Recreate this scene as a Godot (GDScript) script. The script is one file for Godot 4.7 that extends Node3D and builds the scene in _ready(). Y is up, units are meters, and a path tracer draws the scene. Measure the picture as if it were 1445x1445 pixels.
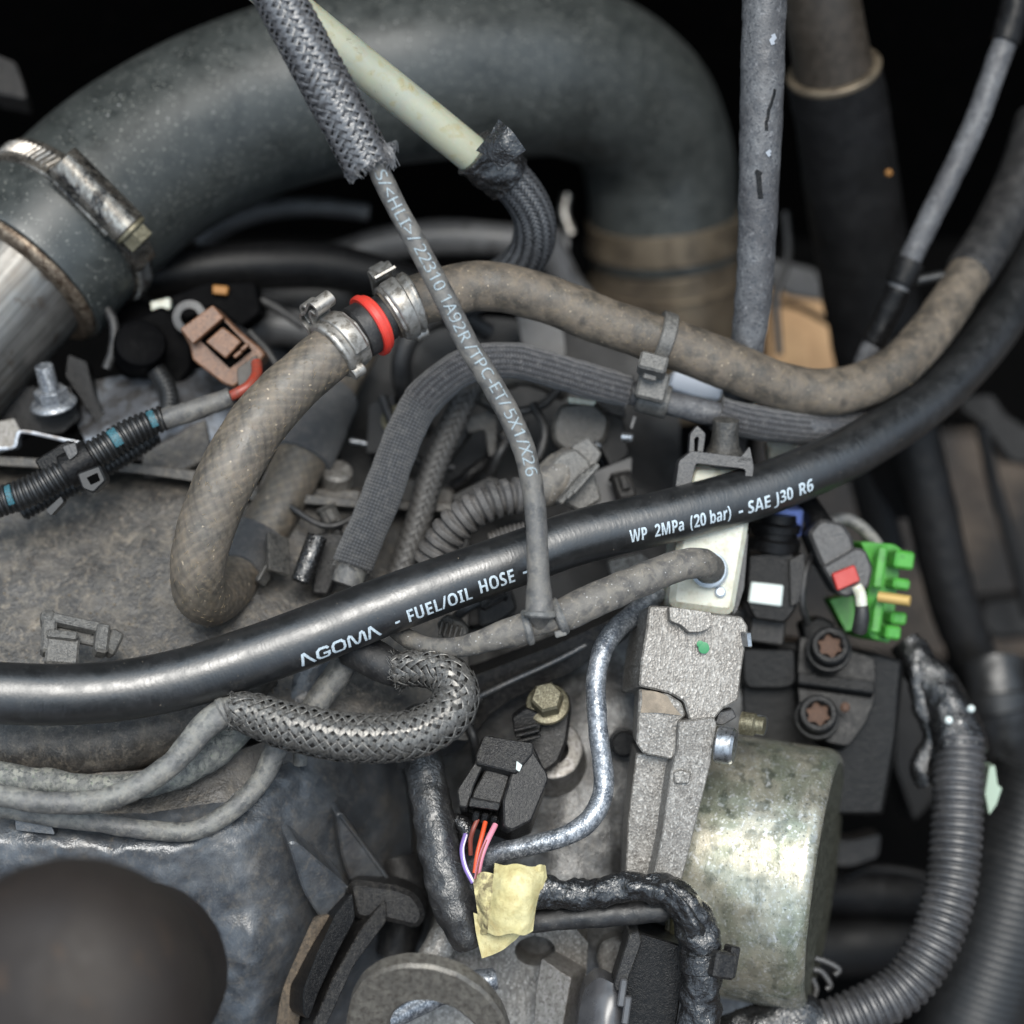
extends Node3D
# An engine bay seen close up: hoses, clamps, connectors and castings, built at real size (a 17 mm fuel hose crosses the view).
# px(x, y, z) gives the place in the bay that the photograph shows at pixel x, y when it lies z millimetres in front of the plane of the fuel hose.
const DIST := 0.62
const WIDE := 0.2976
const HIGH := Vector3(0, 0.8, 0)
var B := Basis(Vector3.RIGHT, deg_to_rad(-60.0))   # the camera looks 60 degrees down into the bay
var lumps := FastNoiseLite.new()
var rng := RandomNumberGenerator.new()
var masks := {}
var texes := {}
var mats := {}
var names := {}

func k(z: float) -> float:
	return WIDE * (DIST - z * 0.001) / DIST / 1445.0
func px(x: float, y: float, z := 0.0) -> Vector3:
	return HIGH + B * Vector3((x - 722.5) * k(z), (722.5 - y) * k(z), z * 0.001)
func back(v: Vector3) -> Vector3:
	var q := B.inverse() * (v - HIGH)
	var z := q.z * 1000.0
	return Vector3(q.x / k(z) + 722.5, 722.5 - q.y / k(z), z)
func rp(r: float, z: float) -> float:
	return r * k(z)

# ---------------------------------------------------------------- meshes
class MB:
	var v := PackedVector3Array()
	var n := PackedVector3Array()
	var uv := PackedVector2Array()
	var ix := PackedInt32Array()
	func face(p: Array) -> void:            # a flat face, its points counter-clockwise as seen from outside
		var nn := Vector3.ZERO
		for i in p.size():
			var a: Vector3 = p[i] - p[0]
			var b: Vector3 = p[(i + 1) % p.size()] - p[0]
			nn += a.cross(b)
		nn = nn.normalized()
		var tu := (Vector3.UP if absf(nn.y) < 0.9 else Vector3.RIGHT).cross(nn).normalized()
		var tv := nn.cross(tu)
		var s := v.size()
		for q in p:
			v.append(q)
			n.append(nn)
			uv.append(Vector2(q.dot(tu), q.dot(tv)) / 0.05)
		for i in range(1, p.size() - 1):
			ix.append_array(PackedInt32Array([s, s + i + 1, s + i]))
	func grid(rows: Array, uvs: Array) -> void:   # rows of points, smooth; d(column) x d(row) points outwards
		var h := rows.size()
		var w: int = rows[0].size()
		var s := v.size()
		var nn := []
		var closed: bool = rows[0][0].distance_squared_to(rows[0][w - 1]) < 1e-14 and rows[h - 1][0].distance_squared_to(rows[h - 1][w - 1]) < 1e-14
		for i in h:
			var line := PackedVector3Array()
			line.resize(w)
			var up: PackedVector3Array = rows[mini(i + 1, h - 1)]
			var dn: PackedVector3Array = rows[maxi(i - 1, 0)]
			var here: PackedVector3Array = rows[i]
			for j in w:
				var l := j - 1 if j > 0 else (w - 2 if closed else 0)
				var r := j + 1 if j < w - 1 else (1 if closed else w - 1)
				var c := (here[r] - here[l]).cross(up[j] - dn[j])
				if c.length_squared() < 1e-22:
					var o: PackedVector3Array = up if i < h / 2 else dn
					c = (o[r] - o[l]).cross(up[j] - dn[j])
				line[j] = c.normalized()
			nn.append(line)
		for i in h:
			v.append_array(rows[i])
			n.append_array(nn[i])
			uv.append_array(uvs[i])
		for i in h - 1:
			for j in w - 1:
				var a := s + i * w + j
				ix.append_array(PackedInt32Array([a, a + w, a + 1, a + 1, a + w, a + w + 1]))
	func done() -> ArrayMesh:
		var m := ArrayMesh.new()
		var a := []
		a.resize(Mesh.ARRAY_MAX)
		a[Mesh.ARRAY_VERTEX] = v
		a[Mesh.ARRAY_NORMAL] = n
		a[Mesh.ARRAY_TEX_UV] = uv
		a[Mesh.ARRAY_INDEX] = ix
		m.add_surface_from_arrays(Mesh.PRIMITIVE_TRIANGLES, a)
		return m

class PD:                                   # a run of hose: places, frames and radii along it
	var p := PackedVector3Array()
	var t := PackedVector3Array()
	var n := PackedVector3Array()
	var b := PackedVector3Array()
	var r := PackedFloat32Array()
	var s := PackedFloat32Array()
	var L := 0.0
	func find(x: float) -> int:
		var lo := 0
		var hi := s.size() - 2
		while lo < hi:
			var m := (lo + hi + 1) / 2
			if s[m] <= x: lo = m
			else: hi = m - 1
		return lo
	func at(x: float) -> Array:             # [place, along, towards the viewer, across, radius]
		var i := find(x)
		var f := (x - s[i]) / maxf(s[i + 1] - s[i], 1e-9)
		if f < 0.0 or f > 1.0:
			var e := i if f < 0.0 else i + 1
			return [p[e] + t[e] * (x - s[e]), t[e], n[e], b[e], r[e]]
		return [p[i].lerp(p[i + 1], f), t[i].lerp(t[i + 1], f).normalized(), n[i].lerp(n[i + 1], f).normalized(), b[i].lerp(b[i + 1], f).normalized(), lerpf(r[i], r[i + 1], f)]
	func on(x: float, a: float, dr := 0.0) -> Vector3:
		var q := at(x)
		return q[0] + (q[2] * cos(a) + q[3] * sin(a)) * (q[4] + dr)

func cr(a, b, c, d, t: float):
	return b * 1.0 + (c - a) * (0.5 * t) + (a * 2.0 - b * 5.0 + c * 4.0 - d) * (0.5 * t * t) + (b * 3.0 - a - c * 3.0 + d) * (0.5 * t * t * t)

func path(c: Array, step := 1.2) -> PD:     # c: [x, y, z, r] in the photograph's pixels, z in millimetres
	var q: Array[Vector3] = []
	var rr: Array[float] = []
	for e in c:
		q.append(px(e[0], e[1], e[2]))
		rr.append(rp(e[3], e[2]))
	q.push_front(q[0] * 2.0 - q[1]); rr.push_front(rr[0])
	q.append(q[-1] * 2.0 - q[-2]); rr.append(rr[-1])
	var d := PD.new()
	for i in range(1, q.size() - 2):
		var steps := maxi(3, int(q[i].distance_to(q[i + 1]) / (step * 0.001)))
		var m1: Vector3 = (q[i + 1] - q[i - 1]) * (q[i + 1].distance_to(q[i]) / maxf(1e-9, q[i + 1].distance_to(q[i]) + q[i].distance_to(q[i - 1])))
		var m2: Vector3 = (q[i + 2] - q[i]) * (q[i + 1].distance_to(q[i]) / maxf(1e-9, q[i + 2].distance_to(q[i + 1]) + q[i + 1].distance_to(q[i])))
		for j in steps + (1 if i == q.size() - 3 else 0):
			var u := float(j) / steps
			var u2 := u * u
			var u3 := u2 * u
			d.p.append(q[i] * (2 * u3 - 3 * u2 + 1) + m1 * (u3 - 2 * u2 + u) + q[i + 1] * (3 * u2 - 2 * u3) + m2 * (u3 - u2))
			d.r.append(lerpf(rr[i], rr[i + 1], u2 * 3 - 2 * u3))
	frames(d)
	return d

func frames(d: PD) -> void:
	var n := B.z
	for i in d.p.size():
		var t := (d.p[mini(i + 1, d.p.size() - 1)] - d.p[maxi(i - 1, 0)]).normalized()
		n = (n - t * n.dot(t))
		if n.length() < 0.05:
			n = B.y - t * B.y.dot(t)
		n = n.normalized()
		d.t.append(t)
		d.n.append(n)
		d.b.append(t.cross(n))
		d.s.append(0.0 if i == 0 else d.s[i - 1] + d.p[i].distance_to(d.p[i - 1]))
	d.L = d.s[-1]

func straight(a: Vector3, b: Vector3, r: float) -> PD:
	var d := PD.new()
	for i in 9:
		d.p.append(a.lerp(b, i / 8.0))
		d.r.append(r)
	frames(d)
	return d

func near(d: PD, x: float, y: float) -> float:   # how far along the run it passes that pixel
	var best := 1e9
	var out := 0.0
	for i in d.p.size():
		var q := back(d.p[i])
		var e := Vector2(q.x - x, q.y - y).length()
		if e < best:
			best = e
			out = d.s[i]
	return out

func around(d: PD, s: float, x: float, y: float) -> float:
	var best := 1e9
	var out := 0.0
	for i in 180:
		var a := -PI * 0.6 + i * PI * 1.2 / 179.0
		var q := back(d.on(s, a))
		var e := Vector2(q.x - x, q.y - y).length()
		if e < best:
			best = e
			out = a
	return out

func loft(mb: MB, d: PD, prof: Array, seg := 28, smooth := false, lump := 0.0, lfreq := 120.0, a0 := -PI, a1 := PI, sh = null) -> void:
	# prof: Vector2(how far along, metres added to the radius); rings with a sharp turn between them part the smooth surface
	var rings := []
	var uvs := []
	var rad := []
	for q in prof:
		var f := d.at(q.x)
		var line := PackedVector3Array()
		var ul := PackedVector2Array()
		line.resize(seg + 1)
		ul.resize(seg + 1)
		var R: float = f[4] + q.y
		rad.append(R)
		for j in seg + 1:
			var a := lerpf(a0, a1, float(j) / seg)
			var dir: Vector3 = f[2] * cos(a) + f[3] * sin(a)
			var rr := R
			if lump > 0.0 and R > 0.0001:
				rr += lump * lumps.get_noise_3dv((f[0] + dir * R) * lfreq)
			if sh != null and R > 0.0001:
				rr += sh.call(q.x, a)
			line[j] = f[0] + dir * rr
			ul[j] = Vector2(a * f[4], q.x) / 0.05
		if a1 - a0 > TAU - 0.001:
			line[seg] = line[0]
		rings.append(line)
		uvs.append(ul)
	var from := 0
	for i in range(1, rings.size()):
		var last := i == rings.size() - 1
		var cut := last
		if not last and not smooth:
			var e1 := Vector2(prof[i].x - prof[i - 1].x, rad[i] - rad[i - 1])
			var e2 := Vector2(prof[i + 1].x - prof[i].x, rad[i + 1] - rad[i])
			cut = absf(e1.angle_to(e2)) > 0.6
		if cut:
			mb.grid(rings.slice(from, i + 1), uvs.slice(from, i + 1))
			from = i

func tube(mb: MB, d: PD, o := {}) -> void:
	var s0: float = o.get("s0", 0.0)
	var s1: float = o.get("s1", d.L)
	var dr: float = o.get("dr", 0.0) * 0.001
	var e: float = o.get("edge", 0.5) * 0.001
	var step: float = o.get("step", 1.5) * 0.001
	var prof := []
	if o.get("cap", true):
		prof.append(Vector2(s0, -d.at(s0)[4]))
		prof.append(Vector2(s0, dr - e))
		prof.append(Vector2(s0 + e * 0.3, dr - e * 0.3))
		prof.append(Vector2(s0 + e, dr))
	else:
		prof.append(Vector2(s0, dr))
	var m := maxi(2, int((s1 - s0) / step))
	for i in range(1, m):
		prof.append(Vector2(lerpf(s0 + e, s1 - e, float(i) / m), dr))
	if o.get("cap", true):
		prof.append(Vector2(s1 - e, dr))
		prof.append(Vector2(s1 - e * 0.3, dr - e * 0.3))
		prof.append(Vector2(s1, dr - e))
		prof.append(Vector2(s1, -d.at(s1)[4]))
	else:
		prof.append(Vector2(s1, dr))
	loft(mb, d, prof, o.get("seg", 28), false, o.get("lump", 0.0) * 0.001, o.get("lf", 120.0), -PI, PI, o.get("sh"))

func ring(mb: MB, d: PD, s: float, w: float, h: float, e := 0.3, seg := 36, lump := 0.0) -> void:  # a band round a run: width, height in millimetres
	w *= 0.001; h *= 0.001; e *= 0.001
	loft(mb, d, [Vector2(s - w / 2, -0.0004), Vector2(s - w / 2, h - e), Vector2(s - w / 2 + e, h), Vector2(s + w / 2 - e, h), Vector2(s + w / 2, h - e), Vector2(s + w / 2, -0.0004)], seg, false, lump * 0.001)

func ribs(mb: MB, d: PD, pitch: float, deep: float, o := {}) -> void:   # corrugated tube
	var s: float = o.get("s0", 0.0)
	var s1: float = o.get("s1", d.L)
	var prof := [Vector2(s, -d.at(s)[4]), Vector2(s, -deep * 0.001)]
	pitch *= 0.001; deep *= 0.001
	while s + pitch < s1:
		for q in [[0.08, 1.0], [0.2, 0.75], [0.3, 0.12], [0.4, 0.0], [0.7, 0.0], [0.8, 0.12], [0.9, 0.75]]:
			prof.append(Vector2(s + q[0] * pitch, -deep * q[1]))
		s += pitch
	prof.append(Vector2(s, -deep))
	prof.append(Vector2(s, -d.at(s)[4]))
	loft(mb, d, prof, o.get("seg", 28), true, o.get("lump", 0.0) * 0.001, 150.0)

func braid(mb: MB, d: PD, s0: float, s1: float, o := {}) -> void:   # real woven strands: two families of ribbons that pass over and under one another
	var n: int = o.get("n", 16)
	var amp: float = o.get("amp", 0.35) * 0.001
	var fil: int = o.get("fil", 3)
	var fill: float = o.get("fill", 0.86)
	var steep: float = o.get("steep", 1.0)
	var step: float = o.get("step", 0.5) * 0.001
	var delta := TAU / n
	var rm: float = d.at((s0 + s1) / 2)[4]
	var om := steep / rm
	var m := int((s1 - s0) / step)
	var fr := []
	for i in m + 1:
		fr.append(d.at(lerpf(s0, s1, float(i) / m)))
	var wc := 2 * fil + 1
	for way: float in [1.0, -1.0]:
		for q in n:
			var rows := []
			var uvs := []
			var shift := rng.randf_range(-0.1, 0.1)
			var thin := rng.randf_range(0.88, 1.04)
			var lift := rng.randf_range(-0.05, 0.25) * amp
			for i in m + 1:
				var s := step * i
				var f: Array = fr[i]
				var other := q + way * 2.0 * om * s / delta
				var h := clampf(way * 1.35 * cos(TAU * (q + other - 0.5) / 4.0), -1.0, 1.0) * amp + lift
				var a := way * om * s + delta * q + shift * delta
				var line := PackedVector3Array()
				var ul := PackedVector2Array()
				for j in wc:
					var u := (float(j) / (wc - 1) - 0.5) * fill * thin
					var aa := a + u * delta
					var bump := amp * (0.55 if j % 2 == 1 else -0.25)
					line.append(f[0] + (f[2] * cos(aa) + f[3] * sin(aa)) * (f[4] + h + bump))
					ul.append(Vector2(u + q * 0.37, s / 0.05))
				if way < 0: line.reverse()
				rows.append(line)
				uvs.append(ul)
			mb.grid(rows, uvs)

func fray(mb: MB, d: PD, s: float, count: int, ln: float, r := 0.1, way := 1.0, spread := 0.5) -> void:   # loose threads at a cut end
	for i in count:
		var a := rng.randf() * TAU
		var f := d.at(s)
		var dir: Vector3 = f[2] * cos(a) + f[3] * sin(a)
		var p0: Vector3 = f[0] + dir * f[4]
		var side: Vector3 = f[1].cross(dir)
		var e: Vector3 = p0 + (f[1] * way * rng.randf_range(0.2, 1.0) + dir * rng.randf_range(-0.1, spread) + side * rng.randf_range(-0.8, 0.8)) * ln * 0.001
		var c: Vector3 = (p0 + e) / 2 + dir * ln * 0.0002 * rng.randf_range(-1, 1)
		wire(mb, [p0, c, e], r, 5)

func wire(mb: MB, pts: Array, r: float, seg := 10, sub := 4) -> void:   # a thin round wire through points in the bay, radius in millimetres
	var q := pts.duplicate()
	q.push_front(q[0] * 2.0 - q[1])
	q.append(q[-1] * 2.0 - q[-2])
	var d := PD.new()
	for i in range(1, q.size() - 2):
		for j in sub + (1 if i == q.size() - 3 else 0):
			d.p.append(cr(q[i - 1], q[i], q[i + 1], q[i + 2], float(j) / sub))
			d.r.append(r * 0.001)
	frames(d)
	var prof := [Vector2(0, -r * 0.001)]
	for i in d.p.size(): prof.append(Vector2(d.s[i], 0))
	prof.append(Vector2(d.L, -r * 0.001))
	loft(mb, d, prof, seg)

func lathe(mb: MB, at: Vector3, axis: Vector3, prof: Array, seg := 32, lump := 0.0) -> void:   # prof: [radius, height] in millimetres along the axis
	var d := straight(at, at + axis.normalized() * 0.001, 0.0)
	var pr := []
	for q in prof:
		pr.append(Vector2(q[1] * 0.001, q[0] * 0.001))
	loft(mb, d, pr, seg, false, lump * 0.001, 150.0)

func aim(ax: Vector3, upish: Vector3) -> Basis:   # a basis whose z looks along ax
	var z := ax.normalized()
	var y := (upish - z * upish.dot(z)).normalized()
	return Basis(y.cross(z), y, z)

func cam(rx := 0.0, ry := 0.0, rz := 0.0) -> Basis:   # the viewer's axes (right, up, towards the viewer), turned by degrees
	return B * Basis.from_euler(Vector3(deg_to_rad(rx), deg_to_rad(ry), deg_to_rad(rz)))

func box(mb: MB, c: Vector3, bs: Basis, sz: Vector3, e := 0.5) -> void:   # a box with chamfered edges, sizes in millimetres
	var h := sz * 0.0005
	var f := minf(e * 0.001, minf(h.x, minf(h.y, h.z)) * 0.9)
	var g := func(x: float, y: float, z: float) -> Vector3: return c + bs * Vector3(x, y, z)
	for ax in 3:
		for sg in [-1.0, 1.0]:
			var q := []
			for w in [[-1, -1], [1, -1], [1, 1], [-1, 1]]:
				var p := Vector3.ZERO
				p[ax] = sg * h[ax]
				p[(ax + 1) % 3] = w[0] * (h[(ax + 1) % 3] - f)
				p[(ax + 2) % 3] = w[1] * (h[(ax + 2) % 3] - f)
				q.append(g.call(p.x, p.y, p.z))
			if sg < 0: q.reverse()
			mb.face(q)
	for ax in 3:                                   # edges along ax
		var u := (ax + 1) % 3
		var w := (ax + 2) % 3
		for su in [-1.0, 1.0]:
			for sw in [-1.0, 1.0]:
				var q := []
				for e2 in [[-1.0, 0], [1.0, 0], [1.0, 1], [-1.0, 1]]:
					var p := Vector3.ZERO
					p[ax] = e2[0] * (h[ax] - f)
					p[u] = su * (h[u] if e2[1] == 0 else h[u] - f)
					p[w] = sw * (h[w] - f if e2[1] == 0 else h[w])
					q.append(g.call(p.x, p.y, p.z))
				if su * sw > 0: q.reverse()
				mb.face(q)
	for sx in [-1.0, 1.0]:
		for sy in [-1.0, 1.0]:
			for s3 in [-1.0, 1.0]:
				var q := [g.call(sx * h.x, sy * (h.y - f), s3 * (h.z - f)), g.call(sx * (h.x - f), sy * h.y, s3 * (h.z - f)), g.call(sx * (h.x - f), sy * (h.y - f), s3 * h.z)]
				if sx * sy * s3 < 0: q.reverse()
				mb.face(q)

func round_poly(pts: Array, r: float, steps := 3) -> Array:   # rounds the corners of an outline given in pixels
	var out := []
	for i in pts.size():
		var a := Vector2(pts[i - 1][0], pts[i - 1][1])
		var b := Vector2(pts[i][0], pts[i][1])
		var c := Vector2(pts[(i + 1) % pts.size()][0], pts[(i + 1) % pts.size()][1])
		var rr := minf(r, minf(a.distance_to(b), c.distance_to(b)) * 0.45)
		var p := b + (a - b).normalized() * rr
		var q := b + (c - b).normalized() * rr
		for j in steps + 1:
			var t := float(j) / steps
			out.append(p.lerp(b, t).lerp(b.lerp(q, t), t))
	return out

func slab(mb: MB, pts: Array, z: float, deep: float, bev := 0.6, rnd := 3.0, tilt := Vector2.ZERO, rot := Basis.IDENTITY) -> void:
	# a plate whose face has that outline in pixels at depth z (tilt: millimetres of depth per pixel right and down), deep millimetres thick, its front edge chamfered
	var o := round_poly(pts, rnd)
	var area := 0.0
	for i in o.size():
		area += o[i - 1].cross(o[i])
	if area > 0: o.reverse()                      # counter-clockwise with y up
	var mid := Vector2.ZERO
	for q in o: mid += q / o.size()
	var front := []
	for q in o:
		front.append(px(q.x, q.y, z + (q.x - mid.x) * tilt.x + (q.y - mid.y) * tilt.y))
	var c := Vector3.ZERO
	for q in front: c += q / front.size()
	var nn := Vector3.ZERO
	for i in front.size():
		nn += (front[i] - c).cross(front[(i + 1) % front.size()] - c)
	nn = nn.normalized()
	if rot != Basis.IDENTITY:
		var turn := B * rot * B.inverse()
		for i in front.size(): front[i] = c + turn * (front[i] - c)
		nn = turn * nn
	var inner := []
	var b := minf(bev * 0.001, rp(rnd, z) * 0.6)
	var tx := (B.x - nn * B.x.dot(nn)).normalized()
	var ty := nn.cross(tx)
	var tri := PackedInt32Array()
	for tries in 4:
		inner = []
		var flat := PackedVector2Array()
		for i in front.size():
			var e1: Vector3 = (front[i] - front[i - 1]).normalized()
			var e2: Vector3 = (front[(i + 1) % front.size()] - front[i]).normalized()
			var m: Vector3 = (nn.cross(e1) + nn.cross(e2))
			m = m.normalized() if m.length() > 0.01 else nn.cross(e1)
			inner.append(front[i] + m * minf(b / maxf(0.4, m.dot(nn.cross(e1))), b * 2.0))
			flat.append(Vector2((inner[i] - c).dot(tx), (inner[i] - c).dot(ty)) * 1000.0)
		tri = Geometry2D.triangulate_polygon(flat)
		if tri.size(): break
		b = b * 0.4 if tries < 2 else 0.00001
	if tri.is_empty(): print("slab without a face: ", pts)
	for i in range(0, tri.size(), 3):
		var t3 := [inner[tri[i]], inner[tri[i + 1]], inner[tri[i + 2]]]
		if (t3[1] - t3[0]).cross(t3[2] - t3[0]).dot(nn) < 0: t3.reverse()
		mb.face(t3)
	for i in front.size():
		var j := (i + 1) % front.size()
		var lo1: Vector3 = front[i] - nn * b
		var lo2: Vector3 = front[j] - nn * b
		mb.face([inner[i], lo1, lo2, inner[j]])
		mb.face([lo1, front[i] - nn * deep * 0.001, front[j] - nn * deep * 0.001, lo2])
	for i in range(0, tri.size(), 3):
		var t3 := [front[tri[i]] - nn * deep * 0.001, front[tri[i + 1]] - nn * deep * 0.001, front[tri[i + 2]] - nn * deep * 0.001]
		if (t3[1] - t3[0]).cross(t3[2] - t3[0]).dot(nn) > 0: t3.reverse()
		mb.face(t3)

func patch(mb: MB, c: Array, sub := 8, lump := 0.0, lf := 60.0, skirt := 12.0, sh = null) -> void:
	# a smooth surface through rows of [x, y, z]; its rim is turned down by skirt millimetres so that it has thickness
	var g := []
	for row in c:
		var l := []
		for e in row: l.append(px(e[0], e[1], e[2]))
		l.push_front(l[0] * 2.0 - l[1])
		l.append(l[-1] * 2.0 - l[-2])
		g.append(l)
	var top := []
	var bot := []
	for j in g[0].size():
		top.append(g[0][j] * 2.0 - g[1][j])
		bot.append(g[-1][j] * 2.0 - g[-2][j])
	g.push_front(top)
	g.append(bot)
	var rows := []
	var uvs := []
	for i in range(1, g.size() - 2):
		for ii in sub + (1 if i == g.size() - 3 else 0):
			var t := float(ii) / sub
			var line := []
			for j in g[0].size():
				line.append(cr(g[i - 1][j], g[i][j], g[i + 1][j], g[i + 2][j], t))
			var out := PackedVector3Array()
			var ul := PackedVector2Array()
			for j in range(1, line.size() - 2):
				for jj in sub + (1 if j == line.size() - 3 else 0):
					var p: Vector3 = cr(line[j - 1], line[j], line[j + 1], line[j + 2], float(jj) / sub)
					if lump > 0.0:
						p += B.z * lump * 0.001 * lumps.get_noise_3dv(p * lf)
					if sh != null:
						var w := back(p)
						p += B.z * 0.001 * sh.call(w.x, w.y)
					out.append(p)
					ul.append(Vector2((p - HIGH).dot(B.x), -(p - HIGH).dot(B.y)) / 0.05)
			rows.append(out)
			uvs.append(ul)
	# rows run down the picture, columns to the right: turn them round so that the outside faces the viewer
	rows.reverse()
	uvs.reverse()
	mb.grid(rows, uvs)
	if skirt > 0.0:
		var rim := PackedVector3Array()
		rim.append_array(rows[0])
		for i in range(1, rows.size()): rim.append(rows[i][-1])
		for j in range(rows[0].size() - 2, -1, -1): rim.append(rows[-1][j])
		for i in range(rows.size() - 2, -1, -1): rim.append(rows[i][0])
		for i in rim.size() - 1:
			var d := B.z * skirt * 0.001
			if rim[i].distance_to(rim[i + 1]) > 1e-6:
				mb.face([rim[i] - d, rim[i + 1] - d, rim[i + 1], rim[i]])

func hexa(mb: MB, at: Vector3, axis: Vector3, flat: float, h: float, turn := 0.0, dome := 0.4) -> void:   # a hexagon head with its rounded top edge
	var bs := aim(axis, B.y)
	var r := flat * 0.001 / cos(PI / 6)
	var lo := []
	var hi := []
	var tp := []
	for i in 6:
		var a := turn + i * PI / 3
		var dir := bs.x * cos(a) + bs.y * sin(a)
		lo.append(at + dir * r)
		hi.append(at + dir * r + bs.z * (h - dome) * 0.001)
		tp.append(at + dir * r * 0.86 + bs.z * h * 0.001)
	for i in 6:
		var j := (i + 1) % 6
		mb.face([lo[i], lo[j], hi[j], hi[i]])
		mb.face([hi[i], hi[j], tp[j], tp[i]])
	mb.face(tp)

# ---------------------------------------------------------------- lettering laid on a hose
func lay(mb: MB, tri: Array, d: PD, s0: float, a0: float, sc: float, lift := 0.05, wide := 1.0) -> void:
	# tri: triangles of Vector2 (x along the hose, y up); each is cut small enough to follow the round of the hose
	var todo := tri.duplicate()
	var big := 0.7 / (sc * 1000.0)
	while todo.size():
		var t: Array = todo.pop_back()
		var far := 0
		for i in 3:
			if t[i].distance_to(t[(i + 1) % 3]) > t[far].distance_to(t[(far + 1) % 3]): far = i
		if t[far].distance_to(t[(far + 1) % 3]) > big:
			var m: Vector2 = (t[far] + t[(far + 1) % 3]) / 2
			todo.append([t[far], m, t[(far + 2) % 3]])
			todo.append([m, t[(far + 1) % 3], t[(far + 2) % 3]])
			continue
		var q := []
		for p in t:
			var s: float = s0 + p.x * sc * wide
			var f := d.at(s)
			var a: float = a0 - p.y * sc / f[4]
			q.append(d.on(s, a, lift * 0.001))
		var c: Vector3 = (q[0] + q[1] + q[2]) / 3.0
		if (q[1] - q[0]).cross(q[2] - q[0]).dot(c - d.at(s0 + t[0].x * sc * wide)[0]) < 0: q.reverse()
		mb.face(q)

func words_on(mb: MB, text: String, d: PD, s0: float, a0: float, high: float, wide := 1.0, bold := true, lift := 0.05) -> float:
	var tm := TextMesh.new()
	var f := SystemFont.new()
	f.font_names = PackedStringArray(["Droid Sans"])
	f.font_weight = 700 if bold else 400
	tm.font = f
	tm.font_size = 64
	tm.pixel_size = 0.01
	tm.depth = 0.0
	tm.curve_step = 1.0
	tm.horizontal_alignment = HORIZONTAL_ALIGNMENT_LEFT
	tm.vertical_alignment = VERTICAL_ALIGNMENT_CENTER
	tm.text = text
	var a := tm.get_mesh_arrays()
	var v: PackedVector3Array = a[Mesh.ARRAY_VERTEX]
	var ix: PackedInt32Array = a[Mesh.ARRAY_INDEX] if a[Mesh.ARRAY_INDEX] != null else PackedInt32Array(range(v.size()))
	var tri := []
	for i in range(0, ix.size(), 3):
		if absf(v[ix[i]].z - v[ix[i + 1]].z) > 1e-6 or (v[ix[i + 1]] - v[ix[i]]).cross(v[ix[i + 2]] - v[ix[i]]).length() < 1e-9:
			continue
		tri.append([Vector2(v[ix[i]].x, v[ix[i]].y), Vector2(v[ix[i + 1]].x, v[ix[i + 1]].y), Vector2(v[ix[i + 2]].x, v[ix[i + 2]].y)])
	var w := 0.0
	for t in tri:
		for p in t: w = maxf(w, p.x)
	lay(mb, tri, d, s0, a0, high * 0.001 / 0.46, lift, wide)   # capitals are 0.46 high
	return w * high * 0.001 / 0.46 * wide

func stroke(pts: Array, w: float) -> Array:   # triangles of a thick line through points, mitred
	var l := []
	var r := []
	for i in pts.size():
		var a: Vector2 = (pts[i] - pts[i - 1]).normalized() if i > 0 else (pts[1] - pts[0]).normalized()
		var b: Vector2 = (pts[i + 1] - pts[i]).normalized() if i < pts.size() - 1 else a
		var m := (a.orthogonal() + b.orthogonal()).normalized()
		var e := w / 2 / maxf(0.5, m.dot(a.orthogonal()))
		l.append(pts[i] + m * e)
		r.append(pts[i] - m * e)
	var out := []
	for i in pts.size() - 1:
		out.append([l[i], r[i], r[i + 1]])
		out.append([l[i], r[i + 1], l[i + 1]])
	return out

# ---------------------------------------------------------------- things
func numbered(called: String) -> String:
	names[called] = names.get(called, -1) + 1
	return called if names[called] == 0 else "%s_%03d" % [called, names[called]]

func thing(called: String, label: String, category: String, group := "") -> Node3D:
	var o := Node3D.new()
	o.name = numbered(called)
	add_child(o)
	return tag(o, label, category, group)

func tag(o: Node3D, label: String, category: String, group := "", kind := "") -> Node3D:
	if label: o.set_meta("label", label)
	if category: o.set_meta("category", category)
	if group: o.set_meta("group", group)
	if kind: o.set_meta("kind", kind)
	return o

func part(parent: Node3D, called: String, mb: MB, material: String, label := "") -> MeshInstance3D:
	var o := MeshInstance3D.new()
	o.mesh = mb.done()
	o.material_override = mat(material)
	o.name = called
	parent.add_child(o, true)
	if label: o.set_meta("label", label)
	return o

func one(called: String, label: String, category: String, mb: MB, material: String, group := "", kind := "") -> MeshInstance3D:
	var o := MeshInstance3D.new()
	o.mesh = mb.done()
	o.material_override = mat(material)
	o.name = numbered(called)
	add_child(o)
	tag(o, label, category, group, kind)
	return o

func settle() -> void:   # moves each thing's own node to the foot of its parts, which stay where they are
	for o in get_children():
		if o.get_class() != "Node3D" or o.get_child_count() == 0: continue
		var bb := AABB()
		var first := true
		for c in o.get_children():
			if c is MeshInstance3D:
				bb = c.mesh.get_aabb() if first else bb.merge(c.mesh.get_aabb())
				first = false
		var at := bb.get_center() - Vector3(0, bb.size.y / 2, 0)
		o.position = at
		for c in o.get_children(): c.position -= at

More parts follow.
